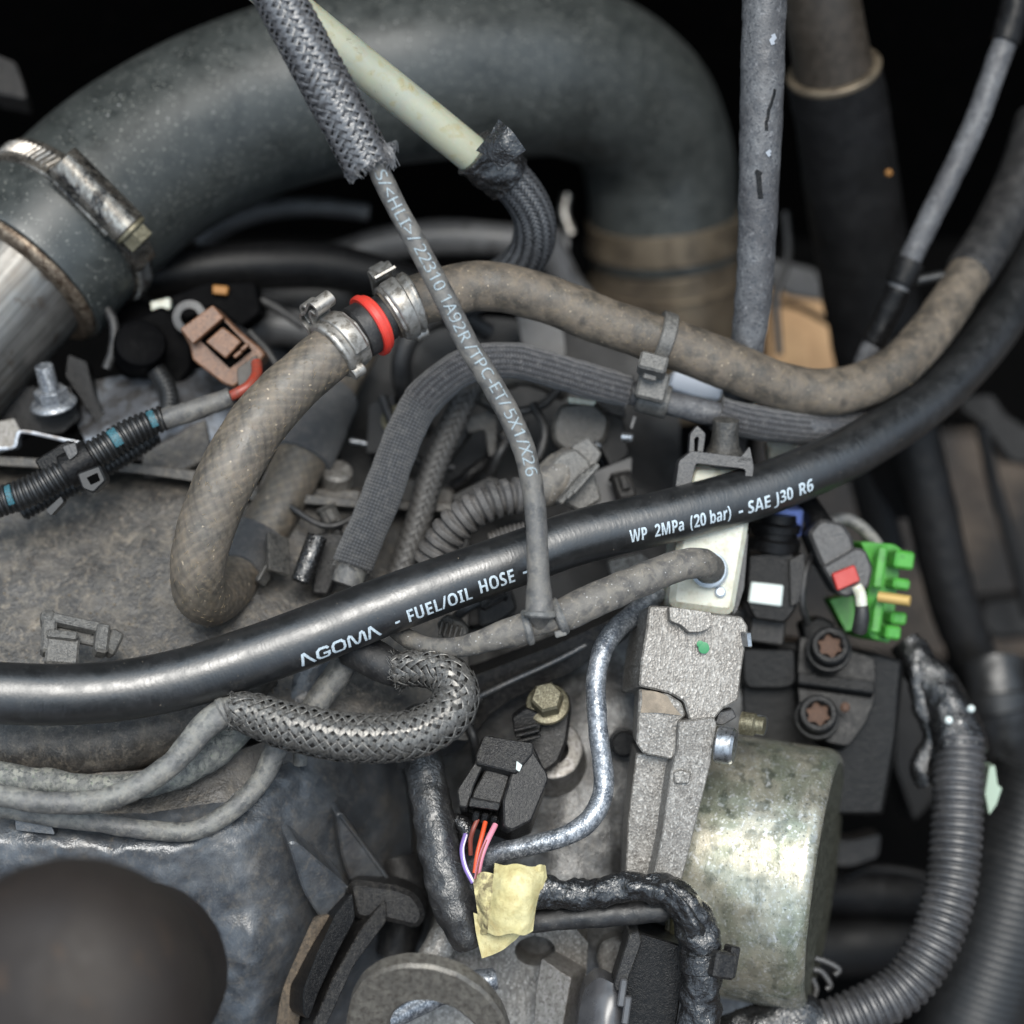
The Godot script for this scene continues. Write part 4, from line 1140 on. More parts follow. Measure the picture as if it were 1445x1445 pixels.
func worm_clamp(d: PD, s: float, called: String, label: String, hx: float, hy: float) -> void:
	var t := thing(called, label, "clamp")
	var m := MB.new()
	var w := 0.0043
	loft(m, d, [Vector2(s - w, -0.0004), Vector2(s - w, 0.0007), Vector2(s - w + 0.0006, 0.0013), Vector2(s - w + 0.0013, 0.0009), Vector2(s + w - 0.0013, 0.0009), Vector2(s + w - 0.0006, 0.0013), Vector2(s + w, 0.0007), Vector2(s + w, -0.0004)], 80, true)
	part(t, "band", m, "old_clamp")
	var a0 := around(d, s, hx, hy)
	for i in 34:                                 # pressed teeth of the band
		var a := a0 - 0.47 - i * 0.068
		if i >= 17: a = a0 + 0.55 + (i - 17) * 0.068
		m = MB.new()
		var bs := Basis(d.at(s)[1], d.on(s, a + 0.01) - d.on(s, a - 0.01), d.on(s, a, 1.0) - d.on(s, a)).orthonormalized()
		box(m, d.on(s, a, 0.00115), bs * Basis(Vector3(0, 0, 1), 0.3), Vector3(5.8, 1.0, 1.7), 0.4)
		part(t, "band_tooth", m, "clamp_steel")
	# housing: a rolled shell over the screw
	var out: Vector3 = (d.on(s, a0, 1.0) - d.on(s, a0)).normalized()
	var tang: Vector3 = (d.on(s, a0 + 0.02) - d.on(s, a0 - 0.02)).normalized()
	var ctr := d.on(s, a0, 0.0026)
	m = MB.new()
	var sc := straight(ctr - tang * 0.0145, ctr + tang * 0.0145, 0.0062)
	loft(m, sc, [Vector2(0, -0.0062), Vector2(0, -0.0004), Vector2(0.0005, 0), Vector2(0.0285, 0), Vector2(0.029, -0.0004), Vector2(0.029, -0.0062)], 32, false, 0.00018)
	box(m, ctr - out * 0.0012, Basis(d.at(s)[1], tang, out).orthonormalized(), Vector3(13.6, 23.5, 3.2), 0.6)
	part(t, "screw_housing", m, "old_clamp")
	m = MB.new()
	lathe(m, ctr + tang * 0.0145, tang, [[0, 0], [5.6, 0], [5.8, 0.3], [5.8, 1.2], [5.4, 1.6], [0, 1.6]], 28)
	hexa(m, ctr + tang * 0.0161, tang, 4.2, 4.6, 0.2)
	part(t, "screw", m, "bolt_gold")
	m = MB.new()
	box(m, ctr + tang * 0.0208, aim(tang, d.at(s)[1]), Vector3(1.1, 6.0, 0.5), 0.1)
	part(t, "screw_slot", m, "under_braid")
	m = MB.new()                                 # free end of the band standing off the hose
	var rows := []
	var uvs := []
	for i in 13:
		var a := a0 + 0.34 + i * 0.045
		var q := PackedVector3Array()
		var uq := PackedVector2Array()
		for e in [[-w, 0.0022], [-w, 0.003], [w, 0.003], [w, 0.0022], [-w, 0.0022]]:
			q.append(d.on(s + e[0], a, e[1] + i * 0.00006))
			uq.append(Vector2(e[0], i * 0.05))
		rows.append(q)
		uvs.append(uq)
	m.grid(rows, uvs)
	part(t, "band_tail", m, "old_clamp")

# ---------------------------------------------------------------- hoses of the front layer
var fuel: PD
var brown_up: PD
var brown_down: PD
var printed: PD

func spring_clamp(d: PD, s: float, label: String, ax: float, ay: float, bx: float, by: float) -> void:
	var t := thing("spring_clamp", label, "clamp", "spring band clamps either side of the red seal")
	var m := MB.new()
	var w := 0.0042
	var a0 := around(d, s, ax, ay)
	var a1 := around(d, s, bx, by)
	# the band's edge is scalloped below its tab
	var sh := func(x: float, a: float) -> float: return 0.00025 * sin(a * 9.0) * (1.0 if x < s else 0.2)
	loft(m, d, [Vector2(s - w, -0.0006), Vector2(s - w, 0.0006), Vector2(s - w + 0.0005, 0.0011), Vector2(s, 0.001), Vector2(s + w - 0.0022, 0.001), Vector2(s + w - 0.0016, 0.0017), Vector2(s + w - 0.0006, 0.0018), Vector2(s + w, 0.001), Vector2(s + w, -0.0006)], 72, true, 0.0, 120.0, -PI, PI, sh)
	part(t, "band", m, "spring_steel")
	# raised tongue that runs round to the round knuckle
	m = MB.new()
	loft(m, d, [Vector2(s - w * 0.75, 0.0008), Vector2(s - w * 0.72, 0.0017), Vector2(s - w * 0.5, 0.002), Vector2(s + w * 0.2, 0.002), Vector2(s + w * 0.3, 0.0016), Vector2(s + w * 0.3, 0.0008)], 30, true, 0.0, 120.0, minf(a0, a1) + 0.7, maxf(a0, a1) - 0.02)
	part(t, "tongue", m, "spring_steel")
	# grip ear: a folded loop of strip standing on the band
	m = MB.new()
	var o: Vector3 = (d.on(s, a0, 1.0) - d.on(s, a0)).normalized()
	var tg: Vector3 = (d.on(s, a0 - 0.02) - d.on(s, a0 + 0.02)).normalized()
	var ax_: Vector3 = d.at(s)[1]
	var base := d.on(s, a0, 0.001)
	var prof := [Vector2(-5.4, 0.2), Vector2(-3.4, 0.9), Vector2(-2.6, 3.1), Vector2(-0.8, 3.9), Vector2(0.9, 3.3), Vector2(3.2, 3.0), Vector2(6.2, 2.9), Vector2(7.4, 2.2), Vector2(7.5, 0.6), Vector2(5.8, 0.1), Vector2(5.0, 0.9), Vector2(4.6, 1.9), Vector2(2.6, 1.6), Vector2(1.2, 0.4)]
	for i in prof.size(): prof[i] *= 1.45
	strip(m, prof, base, tg, o, ax_, 7.0, 0.75)
	part(t, "grip_ear", m, "spring_steel")
	m = MB.new()                                 # second folded lug beside it
	strip(m, [Vector2(-3.4, 2.6), Vector2(-2.2, 6.4), Vector2(0.4, 7.2), Vector2(2.2, 5.8), Vector2(2.0, 3.6)], base + tg * 0.0006, tg, o, ax_, 4.6, 0.7)
	part(t, "lug", m, "spring_steel")
	# knuckle at the far end of the tongue
	m = MB.new()
	var kb := d.on(s + w * 0.55, a1, 0.0016)
	lathe(m, kb - ax_ * 0.0021, ax_, [[0, 0], [1.75, 0], [2.05, 0.4], [2.05, 3.8], [1.75, 4.2], [0, 4.2]], 20)
	part(t, "knuckle", m, "spring_steel")

func strip(m: MB, prof: Array, at: Vector3, x: Vector3, y: Vector3, z: Vector3, wide: float, thick: float) -> void:
	# a bent strip of sheet: prof runs through it in millimetres along x and y, wide across z
	var pts := []
	for i in prof.size() - 1:
		var a: Vector2 = prof[maxi(i - 1, 0)]
		var b: Vector2 = prof[i]
		var c2: Vector2 = prof[i + 1]
		var e: Vector2 = prof[mini(i + 2, prof.size() - 1)]
		for j in 4: pts.append(cr(a, b, c2, e, j / 4.0))
	pts.append(prof[-1])
	var rows := []
	var uvs := []
	for i in pts.size():
		var tn: Vector2 = (pts[mini(i + 1, pts.size() - 1)] - pts[maxi(i - 1, 0)]).normalized()
		var nn := Vector2(-tn.y, tn.x) * thick / 2
		var q := PackedVector3Array()
		var uq := PackedVector2Array()
		var hw := wide / 2
		for e in [[-hw, 1], [-hw + 0.2, 1.25], [hw - 0.2, 1.25], [hw, 1], [hw, -1], [hw - 0.2, -1.25], [-hw + 0.2, -1.25], [-hw, -1], [-hw, 1]]:
			var p: Vector2 = pts[i] + nn * e[1]
			q.append(at + (x * p.x + y * p.y + z * e[0]) * 0.001)
			uq.append(Vector2(e[0], i) / 50.0)
		rows.append(q)
		uvs.append(uq)
	m.grid(rows, uvs)
	for e in [0, rows.size() - 1]:
		m.face([rows[e][0], rows[e][3], rows[e][4], rows[e][7]])

func hoses() -> void:
	var m := MB.new()
	# the new fuel hose with its white print
	fuel = path([[-60, 974, 19, 44], [0, 978, 18, 44], [90, 980, 16, 43.5], [173, 974, 14, 43], [260, 957, 12, 43], [346, 930, 10, 43], [430, 900, 8, 43], [500, 872, 5, 42.5], [560, 849, 3, 41.5], [645, 818, 0, 40], [740, 785, -4, 39], [813, 759, -8, 39], [951, 726, -16, 38], [1055, 698, -24, 38], [1118, 675, -30, 37.5], [1180, 648, -38, 37], [1222, 625, -45, 36.5], [1291, 580, -58, 35.5], [1350, 528, -72, 34.5], [1400, 470, -86, 34], [1440, 405, -100, 33], [1475, 330, -112, 32]], 1.5)
	var t := thing("fuel_hose", "new black fuel hose with white print crossing the whole view", "hose")
	tube(m, fuel, {seg = 64, lump = 0.06, lf = 60.0})
	part(t, "hose", m, "fuel_hose")
	# the maker's word, its letters drawn as strokes 1 high
	m = MB.new()
	var tri := []
	var w := 0.17
	tri += stroke([Vector2(0, 0), Vector2(0.17, 0.9), Vector2(0.27, 0.92), Vector2(0.78, 0.0)], w)
	tri += stroke([Vector2(1.68, 0.72), Vector2(1.6, 0.85), Vector2(1.2, 0.87), Vector2(1.02, 0.72), Vector2(0.98, 0.28), Vector2(1.12, 0.1), Vector2(1.55, 0.09), Vector2(1.66, 0.2), Vector2(1.68, 0.44), Vector2(1.34, 0.44)], w)
	tri += stroke([Vector2(2.2, 0.09), Vector2(2.05, 0.12), Vector2(1.94, 0.3), Vector2(1.96, 0.7), Vector2(2.1, 0.87), Vector2(2.55, 0.88), Vector2(2.7, 0.7), Vector2(2.7, 0.3), Vector2(2.58, 0.1), Vector2(2.2, 0.09)], w)
	tri += stroke([Vector2(2.98, 0.0), Vector2(3.0, 0.75), Vector2(3.1, 0.87), Vector2(3.22, 0.82), Vector2(3.45, 0.14), Vector2(3.56, 0.09), Vector2(3.66, 0.16), Vector2(3.88, 0.84), Vector2(4.0, 0.88), Vector2(4.1, 0.75), Vector2(4.14, 0.0)], w)
	tri += stroke([Vector2(4.36, 0), Vector2(4.53, 0.9), Vector2(4.63, 0.92), Vector2(5.14, 0.0)], w)
	var up := 0.5
	for q in tri:
		for i in 3: q[i] = Vector2(q[i].x, q[i].y - up)
	var s0 := near(fuel, 418, 904)
	var ang := 0.66
	lay(m, tri, fuel, s0, ang, (near(fuel, 526, 862) - s0) / 5.1)
	part(t, "lettering", m, "letter_white")
	for q in [["-", 545, 0.58, 4.6, 1.2, 0], ["FUEL/OIL", 562, 0.60, 4.4, 0.0, 653], ["HOSE", 663, 0.50, 4.4, 0.0, 713], ["-", 724, 0.45, 4.6, 1.2, 0], ["WP", 875, 0.42, 4.0, 0.0, 899], ["2MPa", 909, 0.42, 4.0, 0.0, 949], ["(20 bar)", 957, 0.43, 4.1, 0.0, 1013], ["-", 1023, 0.44, 4.4, 1.2, 0], ["SAE", 1036, 0.44, 4.0, 0.0, 1067], ["J30", 1074, 0.44, 4.0, 0.0, 1097], ["R6", 1104, 0.44, 4.0, 0.0, 1124]]:
		m = MB.new()
		var s := along_x(fuel, q[1])
		var wide := 0.85
		if q[5] > 0:
			var trial := MB.new()
			wide = (along_x(fuel, q[5]) - s) / words_on(trial, q[0], fuel, s, q[2], q[3], 1.0)
		words_on(m, q[0], fuel, s, q[2], q[3], wide)
		part(t, "lettering", m, "letter_white")
	# the brown hose: upper run
	m = MB.new()
	t = thing("brown_hose", "dusty brown rubber hose curving along the upper right", "hose")
	brown_up = path([[548, 446, -16, 37], [575, 430, -17, 37], [612, 417, -19, 36.5], [675, 403, -22, 35], [744, 414, -24, 34.5], [800, 433, -26, 34], [848, 452, -28, 34], [980, 497, -32, 35], [1049, 525, -36, 35], [1100, 545, -40, 34.5], [1155, 554, -44, 34], [1210, 546, -49, 33], [1262, 520, -55, 32], [1300, 484, -62, 31.5], [1337, 435, -72, 31], [1368, 385, -82, 31], [1403, 330, -92, 31], [1440, 255, -105, 31], [1468, 170, -118, 31]], 1.5)
	var sc := near(brown_up, 1368, 385)
	tube(m, brown_up, {seg = 56, lump = 0.35, lf = 70.0, s0 = 0.0, s1 = sc})
	part(t, "hose", m, "brown_hose")
	m = MB.new()
	tube(m, brown_up, {seg = 56, lump = 0.2, dr = 0.8, s0 = sc - 0.001, edge = 0.7})
	part(t, "end_sleeve", m, "dark_hose", "darker rubber sleeve at the far end")
	# the seal and valve between the two runs
	brown_down = path([[494, 477, -11, 38], [476, 490, -9, 38], [434, 525, -6, 39], [400, 556, -4, 40.5], [360, 603, -1, 42], [324, 664, 2, 43], [298, 725, 2, 41.5], [281, 785, 0, 40], [279, 825, -5, 38], [292, 848, -14, 36], [318, 836, -28, 34], [340, 806, -38, 33], [362, 768, -44, 34], [390, 718, -48, 36], [414, 670, -52, 37], [439, 618, -58, 36], [462, 570, -72, 32], [490, 520, -80, 30], [515, 475, -90, 28]], 1.5)
	t = thing("brown_hose", "dusty tan hose that drops from the red seal and turns back under itself", "hose")
	m = MB.new()
	tube(m, brown_down, {seg = 56, lump = 0.35, lf = 70.0})
	part(t, "hose", m, "brown_loop")
	for q in [[336, 812, 400, 715, 0.8], [428, 645, 468, 552, 1.8]]:
		m = MB.new()
		tube(m, brown_down, {s0 = near(brown_down, q[0], q[1]), s1 = near(brown_down, q[2], q[3]) if q[2] != 400 else near(brown_down, 372, 748), dr = q[4], seg = 48, lump = 0.5, lf = 90.0, edge = 0.5, step = 1.2})
		part(t, "fabric_sleeve", m, "sleeve_twill")
	t = thing("check_valve", "black inline valve with a red seal ring between two hose clamps", "valve")
	var body := path([[470, 494, -9, 29], [500, 473, -11.5, 29], [520, 461, -13, 29], [552, 443, -16, 29], [575, 430, -17, 29]], 1.0)
	m = MB.new()
	tube(m, body, {seg = 40})
	ring(m, body, near(body, 512, 466), 5.0, 2.2, 0.7, 48)
	ring(m, body, near(body, 537, 452), 4.4, 1.0, 0.4, 48)
	part(t, "body", m, "dark_hose")
	m = MB.new()
	var sr := near(body, 525, 459)
	loft(m, body, [Vector2(sr - 0.0012, -0.001), Vector2(sr - 0.0014, 0.0032), Vector2(sr - 0.001, 0.0037), Vector2(sr + 0.0002, 0.0038), Vector2(sr + 0.0004, 0.0031), Vector2(sr + 0.0016, 0.003), Vector2(sr + 0.002, 0.0026), Vector2(sr + 0.002, -0.001)], 64)
	part(t, "seal_ring", m, "red_seal")
	spring_clamp(brown_down, near(brown_down, 481, 486), "stained spring band clamp on the lower left side of the red seal", 450, 455, 519, 514)
	spring_clamp(brown_up, near(brown_up, 566, 436), "stained spring band clamp on the upper right side of the red seal", 512, 424, 572, 482)
	# knitted sleeve hose
	t = thing("sleeved_hose", "dark textile-sleeved hose arching from the fuel hose to the plastic clip", "hose")
	var sl := path([[488, 826, -24, 28], [505, 778, -25, 29], [524, 735, -26, 28], [543, 686, -27, 28], [556, 650, -28, 27.5], [570, 615, -29, 27.5], [590, 574, -30, 27], [618, 543, -30, 26], [660, 516, -30, 25], [718, 508, -30, 24.5], [770, 519, -31, 24], [813, 532, -32, 24], [850, 543, -33, 23.5], [888, 553, -34, 22]], 1.2)
	m = MB.new()
	var sm := near(sl, 600, 562)
	tube(m, sl, {seg = 44, lump = 0.35, lf = 110.0, s0 = near(sl, 500, 800), s1 = sm, edge = 0.6})
	part(t, "woven_sleeve", m, "sleeve_weave")
	m = MB.new()
	tube(m, sl, {seg = 44, lump = 0.35, lf = 110.0, s0 = sm - 0.003, edge = 0.4, dr = 0.15})
	part(t, "knitted_sleeve", m, "sleeve_knit")
	m = MB.new()
	tube(m, sl, {seg = 32, dr = -1.3, s1 = near(sl, 510, 770)})
	part(t, "hose_end", m, "pale_hose", "bare pale hose below the sleeve")
	var lr := path([[875, 549, -35, 17], [905, 558, -35, 17], [950, 570, -35, 17.5], [990, 580, -35, 18], [1030, 589, -36, 17], [1080, 596, -38, 17], [1150, 604, -44, 17], [1215, 602, -55, 17], [1260, 585, -66, 17]], 1.2)
	m = MB.new()
	tube(m, lr, {seg = 36, lump = 0.3})
	part(t, "bare_hose", m, "speckled_hose", "bare speckled length of hose through the clip")
	m = MB.new()
	tube(m, path([[1014, 583, -36, 24], [1050, 593, -37, 24.5], [1100, 601, -40, 24], [1150, 605, -46, 23], [1215, 601, -57, 22], [1262, 584, -68, 22]], 1.2), {seg = 44, lump = 0.4, lf = 110.0, edge = 0.5})
	part(t, "knitted_sleeve", m, "sleeve_knit")
	m = MB.new()
	fray(m, sl, sl.L - 0.0006, 70, 3.2, 0.09, 0.25, 0.35)
	fray(m, path([[1010, 582, -36, 24], [1050, 593, -37, 24]], 1.2), 0.0008, 70, 3.0, 0.09, -0.25, 0.3)
	fray(m, sl, near(sl, 500, 800), 60, 3.2, 0.1, -0.4, 0.3)
	for i in 14:                                 # a torn tuft at the lower end
		var a := px(478 + rng.randf() * 8, 793 + rng.randf() * 6, -22)
		wire(m, [a, a + B * Vector3(rng.randf_range(-2.4, -0.5), rng.randf_range(-0.6, 1.5), 0.4) * 0.001, a + B * Vector3(rng.randf_range(-3.6, -1), rng.randf_range(-1.5, 1.0), 0) * 0.001], 0.22, 5)
	part(t, "frayed_thread", m, "strand_dull")
	# plastic clip that ties the two hoses
	t = thing("hose_clip", "dusty grey plastic strap clip tying the brown hose to the sleeved hose", "clip")
	m = MB.new()
	ring(m, lr, near(lr, 922, 562), 9.6, 1.5, 0.4, 40, 0.1)
	box(m, px(920, 545, -28), cam(0, 0, -14), Vector3(9.2, 9.0, 9.0), 0.8)
	part(t, "clip_body", m, "pale_plastic")
	m = MB.new()
	ring(m, brown_up, near(brown_up, 934, 482), 4.4, 1.6, 0.4, 48)
	part(t, "strap", m, "pale_plastic")
	m = MB.new()
	box(m, px(921, 516, -19), cam(-18, 0, -15), Vector3(8.6, 5.6, 7.0), 0.7)
	part(t, "strap_lock", m, "pale_plastic")
	m = MB.new()
	box(m, px(917, 531, -20), cam(0, 0, -14), Vector3(4.2, 2.4, 2.6), 0.4)
	part(t, "strap_end", m, "pale_plastic")
	m = MB.new()
	slab(m, [[893, 586], [899, 588], [893, 606], [888, 604]], -36, 1.4, 0.3, 1.5)
	part(t, "tail", m, "grey_plug")
	# printed thin hose
	t = thing("printed_hose", "thin grey hose with pale blue print running from the braided sleeve to the tee", "hose")
	printed = path([[500, 170, 26, 15], [519, 205, 25, 15], [546, 265, 24, 15], [568, 308, 23.5, 15.2], [590, 348, 23, 15.5], [625, 415, 22, 15.8], [659, 484, 21.5, 16], [690, 535, 21, 16], [718, 584, 20.5, 16.3], [737, 627, 20.3, 16.3], [748, 668, 20.2, 16], [755, 715, 20.2, 15.5], [758, 770, 20.2, 15.2], [760, 815, 20, 16], [761, 840, 20, 18.2], [761, 862, 20, 20.5], [760.5, 872, 20, 21]], 1.0)
	m = MB.new()
	tube(m, printed, {seg = 40, lump = 0.22, lf = 160.0})
	part(t, "hose", m, "line_hose")
	var n := near(printed, 541, 246)
	for q in [["S/<HLI>/", 241, 342, 0.02], ["22310 1A92R", 347, 482, -0.05], ["/TPC-ET/", 487, 574, -0.1], ["5X1/X26", 578, 672, -0.1]]:
		m = MB.new()
		var sa := along_y(printed, q[1])
		var sb := along_y(printed, q[2])
		var trial := MB.new()
		var wide := (sb - sa) / words_on(trial, q[0], printed, sa, q[3], 3.2, 1.0, false)
		words_on(m, q[0], printed, sa, q[3], 3.2, wide, false, 0.24)
		part(t, "lettering", m, "letter_blue")
	m = MB.new()
	ring(m, printed, printed.L - 0.0012, 1.8, 0.5, 0.4, 40, 0.15)
	part(t, "end_bead", m, "pale_hose")
	# braided sleeve round its upper end
	t = thing("braided_sleeve", "grey braided sleeve with a frayed end around the thin printed hose", "sleeve")
	var bs := path([[365, -60, 34, 32], [392, -8, 33, 33], [422, 48, 32, 33.5], [454, 108, 30, 33.5], [486, 168, 28, 33.5], [506, 206, 26, 33.5], [520, 234, 25, 33]], 1.0)
	m = MB.new()
	tube(m, bs, {seg = 40, dr = -0.55, edge = 0.2})
	part(t, "lining", m, "under_braid")
	m = MB.new()
	braid(m, bs, 0.0, bs.L, {n = 15, amp = 0.42, fil = 2, fill = 0.8, steep = 1.05, step = 0.4})
	part(t, "weave", m, "strand_grey")
	m = MB.new()
	fray(m, bs, bs.L - 0.0008, 170, 3.4, 0.1, 1.0, 0.12)
	for i in 60:
		var a := px(535 + rng.randf() * 14, 200 + rng.randf() * 20, 27)
		wire(m, [a, a + B * Vector3(rng.randf_range(0.8, 2.6), rng.randf_range(-2.5, 0.5), 0.6) * 0.001, a + B * Vector3(rng.randf_range(1.0, 3.6), rng.randf_range(-5.0, -1.2), 0) * 0.001], 0.1, 5)
	part(t, "frayed_thread", m, "strand_grey")
	# milky tube, black clamp and braided hose below it
	m = MB.new()
	var mt := path([[340, -46, 6, 29], [399, 2, 1, 28.5], [464, 55, -5, 28], [530, 108, -12, 27.5], [595, 160, -18, 27], [660, 213, -25, 26.5], [690, 238, -28, 26]], 1.5)
	tube(m, mt, {seg = 44})
	one("milky_tube", "milky greenish-white plastic tube behind the braided sleeve", "tube", m, "milky")
	t = thing("tape_collar", "shiny black tape collar where milky tube meets the braided hose", "collar")
	var bl := path([[668, 214, -25, 29], [700, 238, -29, 31], [728, 262, -33, 29], [748, 292, -38, 28.5], [755, 322, -43, 29], [748, 355, -50, 29], [722, 385, -58, 29], [680, 408, -66, 28], [640, 430, -75, 26]], 1.0)
	m = MB.new()
	tube(m, bl, {s0 = 0.0, s1 = near(bl, 720, 254), dr = 1.4, seg = 56, step = 0.7, lump = 1.3, lf = 150.0, edge = 0.4})
	part(t, "collar", m, "cloth_tape")
	m = MB.new()
	var fl := [[[672, 212, -12], [690, 190, -9], [704, 168, -8]], [[690, 222, -9], [708, 204, -6], [722, 184, -5]], [[704, 240, -10], [726, 224, -8], [742, 212, -8]]]
	patch(m, fl, 6, 0.5, 200.0, 1.2)
	part(t, "folded_flap", m, "cloth_tape")
	t = thing("braided_hose", "black braided hose curling down below the black tape collar", "hose")
	m = MB.new()
	tube(m, bl, {seg = 36, dr = -0.5, s0 = 0.003})
	part(t, "hose", m, "under_braid")
	m = MB.new()
	braid(m, bl, 0.006, bl.L, {n = 26, amp = 0.22, fil = 1, fill = 0.8, steep = 1.0, step = 0.35})
	part(t, "weave", m, "strand_dark")
	# speckled upright hose on the right
	m = MB.new()
	t = thing("speckled_hose", "speckled blue-grey upright hose standing before the tan pipe", "hose")
	var uh := path([[1080, -50, -18, 31], [1079, 0, -19, 31], [1076, 100, -21, 31], [1074, 180, -23, 30], [1071, 260, -26, 28.5], [1068, 340, -30, 27], [1063, 420, -35, 25.5], [1054, 490, -40, 24], [1044, 540, -46, 23], [1036, 590, -52, 23], [1030, 640, -56, 22]], 1.5)
	tube(m, uh, {seg = 44, lump = 0.4, lf = 130.0})
	part(t, "hose", m, "speckled_hose")
	for q in [["tidy_black", 128, -0.35, [Vector2(0, 0.9), Vector2(1.5, 0.7), Vector2(3, 0.2), Vector2(4.6, -0.2), Vector2(6, -0.9), Vector2(8, -1.0), Vector2(9.6, -1.5), Vector2(12, -1.3)], 0.9], ["tidy_black", 243, 0.1, [Vector2(0, -0.4), Vector2(3, 0), Vector2(5, 0.2), Vector2(7.5, 0.6)], 1.5], ["tidy_black", 238, 0.1, [Vector2(0.5, -1.2), Vector2(1.5, 0.6)], 1.2], ["chip", 52, -0.3, [Vector2(0, 0), Vector2(1.0, 0.5), Vector2(1.8, -0.3), Vector2(3.0, 0.2)], 1.3], ["chip", 212, -0.3, [Vector2(0, 0.5), Vector2(0.7, -0.4), Vector2(1.6, 0.3)], 1.0]]:
		m = MB.new()
		lay(m, stroke(q[3], q[4]), uh, along_y(uh, q[1]), q[2], 0.001, 0.28)
		part(t, "scuff", m, q[0])
	t = thing("vent_line", "thin grey line with black end fittings at upper right", "hose")
	var vl := path([[1440, -40, -72, 17], [1427, 30, -72, 17], [1405, 95, -72, 17], [1378, 170, -72, 17], [1340, 252, -73, 17], [1304, 325, -74, 16.5], [1282, 372, -75, 15.5], [1266, 412, -76, 15.5], [1248, 452, -78, 15], [1228, 492, -80, 14], [1214, 516, -82, 12]], 1.2)
	m = MB.new()
	tube(m, vl, {seg = 32, lump = 0.3})
	part(t, "line", m, "speckled_hose")
	m = MB.new()
	tube(m, vl, {seg = 32, s0 = 0.0, s1 = near(vl, 1417, 62), dr = 1.0, lump = 0.4, edge = 0.6})
	part(t, "upper_fitting", m, "tidy_black")
	m = MB.new()
	tube(m, vl, {seg = 32, s0 = near(vl, 1284, 368), s1 = near(vl, 1270, 402), dr = 1.5, lump = 0.3, edge = 0.8})
	tube(m, vl, {seg = 32, s0 = near(vl, 1268, 405), s1 = near(vl, 1240, 470), dr = 0.4, lump = 0.6, edge = 0.6})
	ring(m, vl, near(vl, 1236, 477), 4.0, 0.9, 0.6, 32, 0.3)
	part(t, "lower_fitting", m, "tidy_black")
	m = MB.new()
	var np := straight(px(1284, 398, -76), px(1332, 389, -78), rp(8.5, -76))
	tube(m, np, {seg = 20, edge = 0.4})
	part(t, "nipple", m, "ribbed_black")
	# metal braided loop in front of the fuel hose
	t = thing("braided_loop", "shiny wire-braided hose looping below the printed fuel hose", "hose")
	var lp := path([[329, 1003, 14, 23], [342, 1004, 14.5, 26], [362, 1010, 15, 29], [392, 1020, 16, 31.5], [424, 1028, 17, 32.5], [493, 1041, 18, 33], [562, 1040, 18, 33], [602, 1029, 17, 32.5], [632, 1008, 15, 31.5], [644, 983, 12, 30.5], [636, 958, 9, 29], [613, 945, 6, 26.5], [588, 943, 4, 24], [560, 946, 2, 22.5]], 1.0)
	m = MB.new()
	tube(m, lp, {seg = 40, dr = -0.75, lump = 0.2, edge = 0.2})
	part(t, "hose", m, "under_braid")
	m = MB.new()
	braid(m, lp, 0.0002, lp.L - 0.0003, {n = 13, amp = 0.38, fil = 4, fill = 0.72, steep = 0.95, step = 0.35})
	part(t, "wire_braid", m, "strand_metal")
	m = MB.new()
	fray(m, lp, 0.0008, 60, 4.5, 0.09, -0.35, 0.4)
	fray(m, lp, lp.L - 0.0008, 70, 4.6, 0.09, 0.35, 0.4)
	for i in 40:                                 # wires sprung from the weave
		fray(m, lp, rng.randf() * lp.L, 1, 5.0, 0.07, 1.0 if i % 2 == 0 else -1.0, 0.1)
	part(t, "loose_wire", m, "strand_metal")
	m = MB.new()
	tube(m, path([[490, 910, -6, 27], [506, 918, -4, 28], [530, 931, -2, 27.5], [558, 944, 1, 25], [585, 950, 3, 18]], 1.0), {seg = 40, lump = 0.4, edge = 2.0})
	part(t, "end_boot", m, "dark_hose", "black rubber boot at the hidden end")
	# thin grey hoses at lower left
	m = MB.new()
	t = thing("thin_hose", "pale grey hose curving left from the wire-braided loop", "hose")
	var th := path([[344, 1000, 13, 19], [322, 1003, 13, 20], [306, 1012, 13.5, 20.5], [288, 1026, 14, 19.5], [266, 1052, 15, 18], [240, 1080, 16, 17], [192, 1112, 18, 17], [138, 1130, 20, 16.5], [69, 1133, 22, 16], [0, 1122, 24, 16], [-50, 1108, 26, 16]], 1.2)
	tube(m, th, {seg = 36, lump = 0.25, lf = 130.0})
	part(t, "hose", m, "pale_hose")
	m = MB.new()
	ring(m, th, near(th, 318, 1005), 2.2, 0.7, 0.6, 36, 0.2)
	part(t, "end_lip", m, "pale_hose")
	m = MB.new()
	tube(m, path([[400, 1030, -2, 15], [388, 1062, -1, 16.5], [363, 1108, 0, 15], [318, 1150, 2, 14.5], [270, 1173, 4, 14], [207, 1171, 6, 14], [138, 1161, 8, 13.5], [76, 1154, 9, 13], [0, 1140, 10, 13]], 1.2), {seg = 36, lump = 0.3, lf = 130.0})
	one("thin_hose", "dusty grey hose lying on the cover below the paler thin hose", "hose", m, "pale_hose")
	m = MB.new()
	tube(m, path([[505, 905, -12, 17], [494, 925, -11, 18], [478, 948, -10, 19], [462, 970, -9, 20], [446, 995, -8, 18], [432, 1020, -8, 14], [425, 1050, -9, 12], [424, 1080, -10, 10]], 1.2), {seg = 36, lump = 0.5, lf = 110.0})
	one("twisted_hose", "flattened grey hose passing behind the wire-braided loop", "hose", m, "pale_hose")
	# tee of thin hoses
	t = thing("vacuum_tee", "dusty tee piece joining the printed hose to two side hoses", "tee")
	m = MB.new()
	var tb := path([[735, 888, 14, 15], [760, 881, 14, 15.5], [792, 874, 14, 15]], 0.8)
	tube(m, tb, {seg = 32, lump = 0.2})
	tube(m, path([[760, 858, 20, 15], [761, 880, 14, 15]], 0.6), {seg = 28})
	part(t, "body", m, "grey_hose")
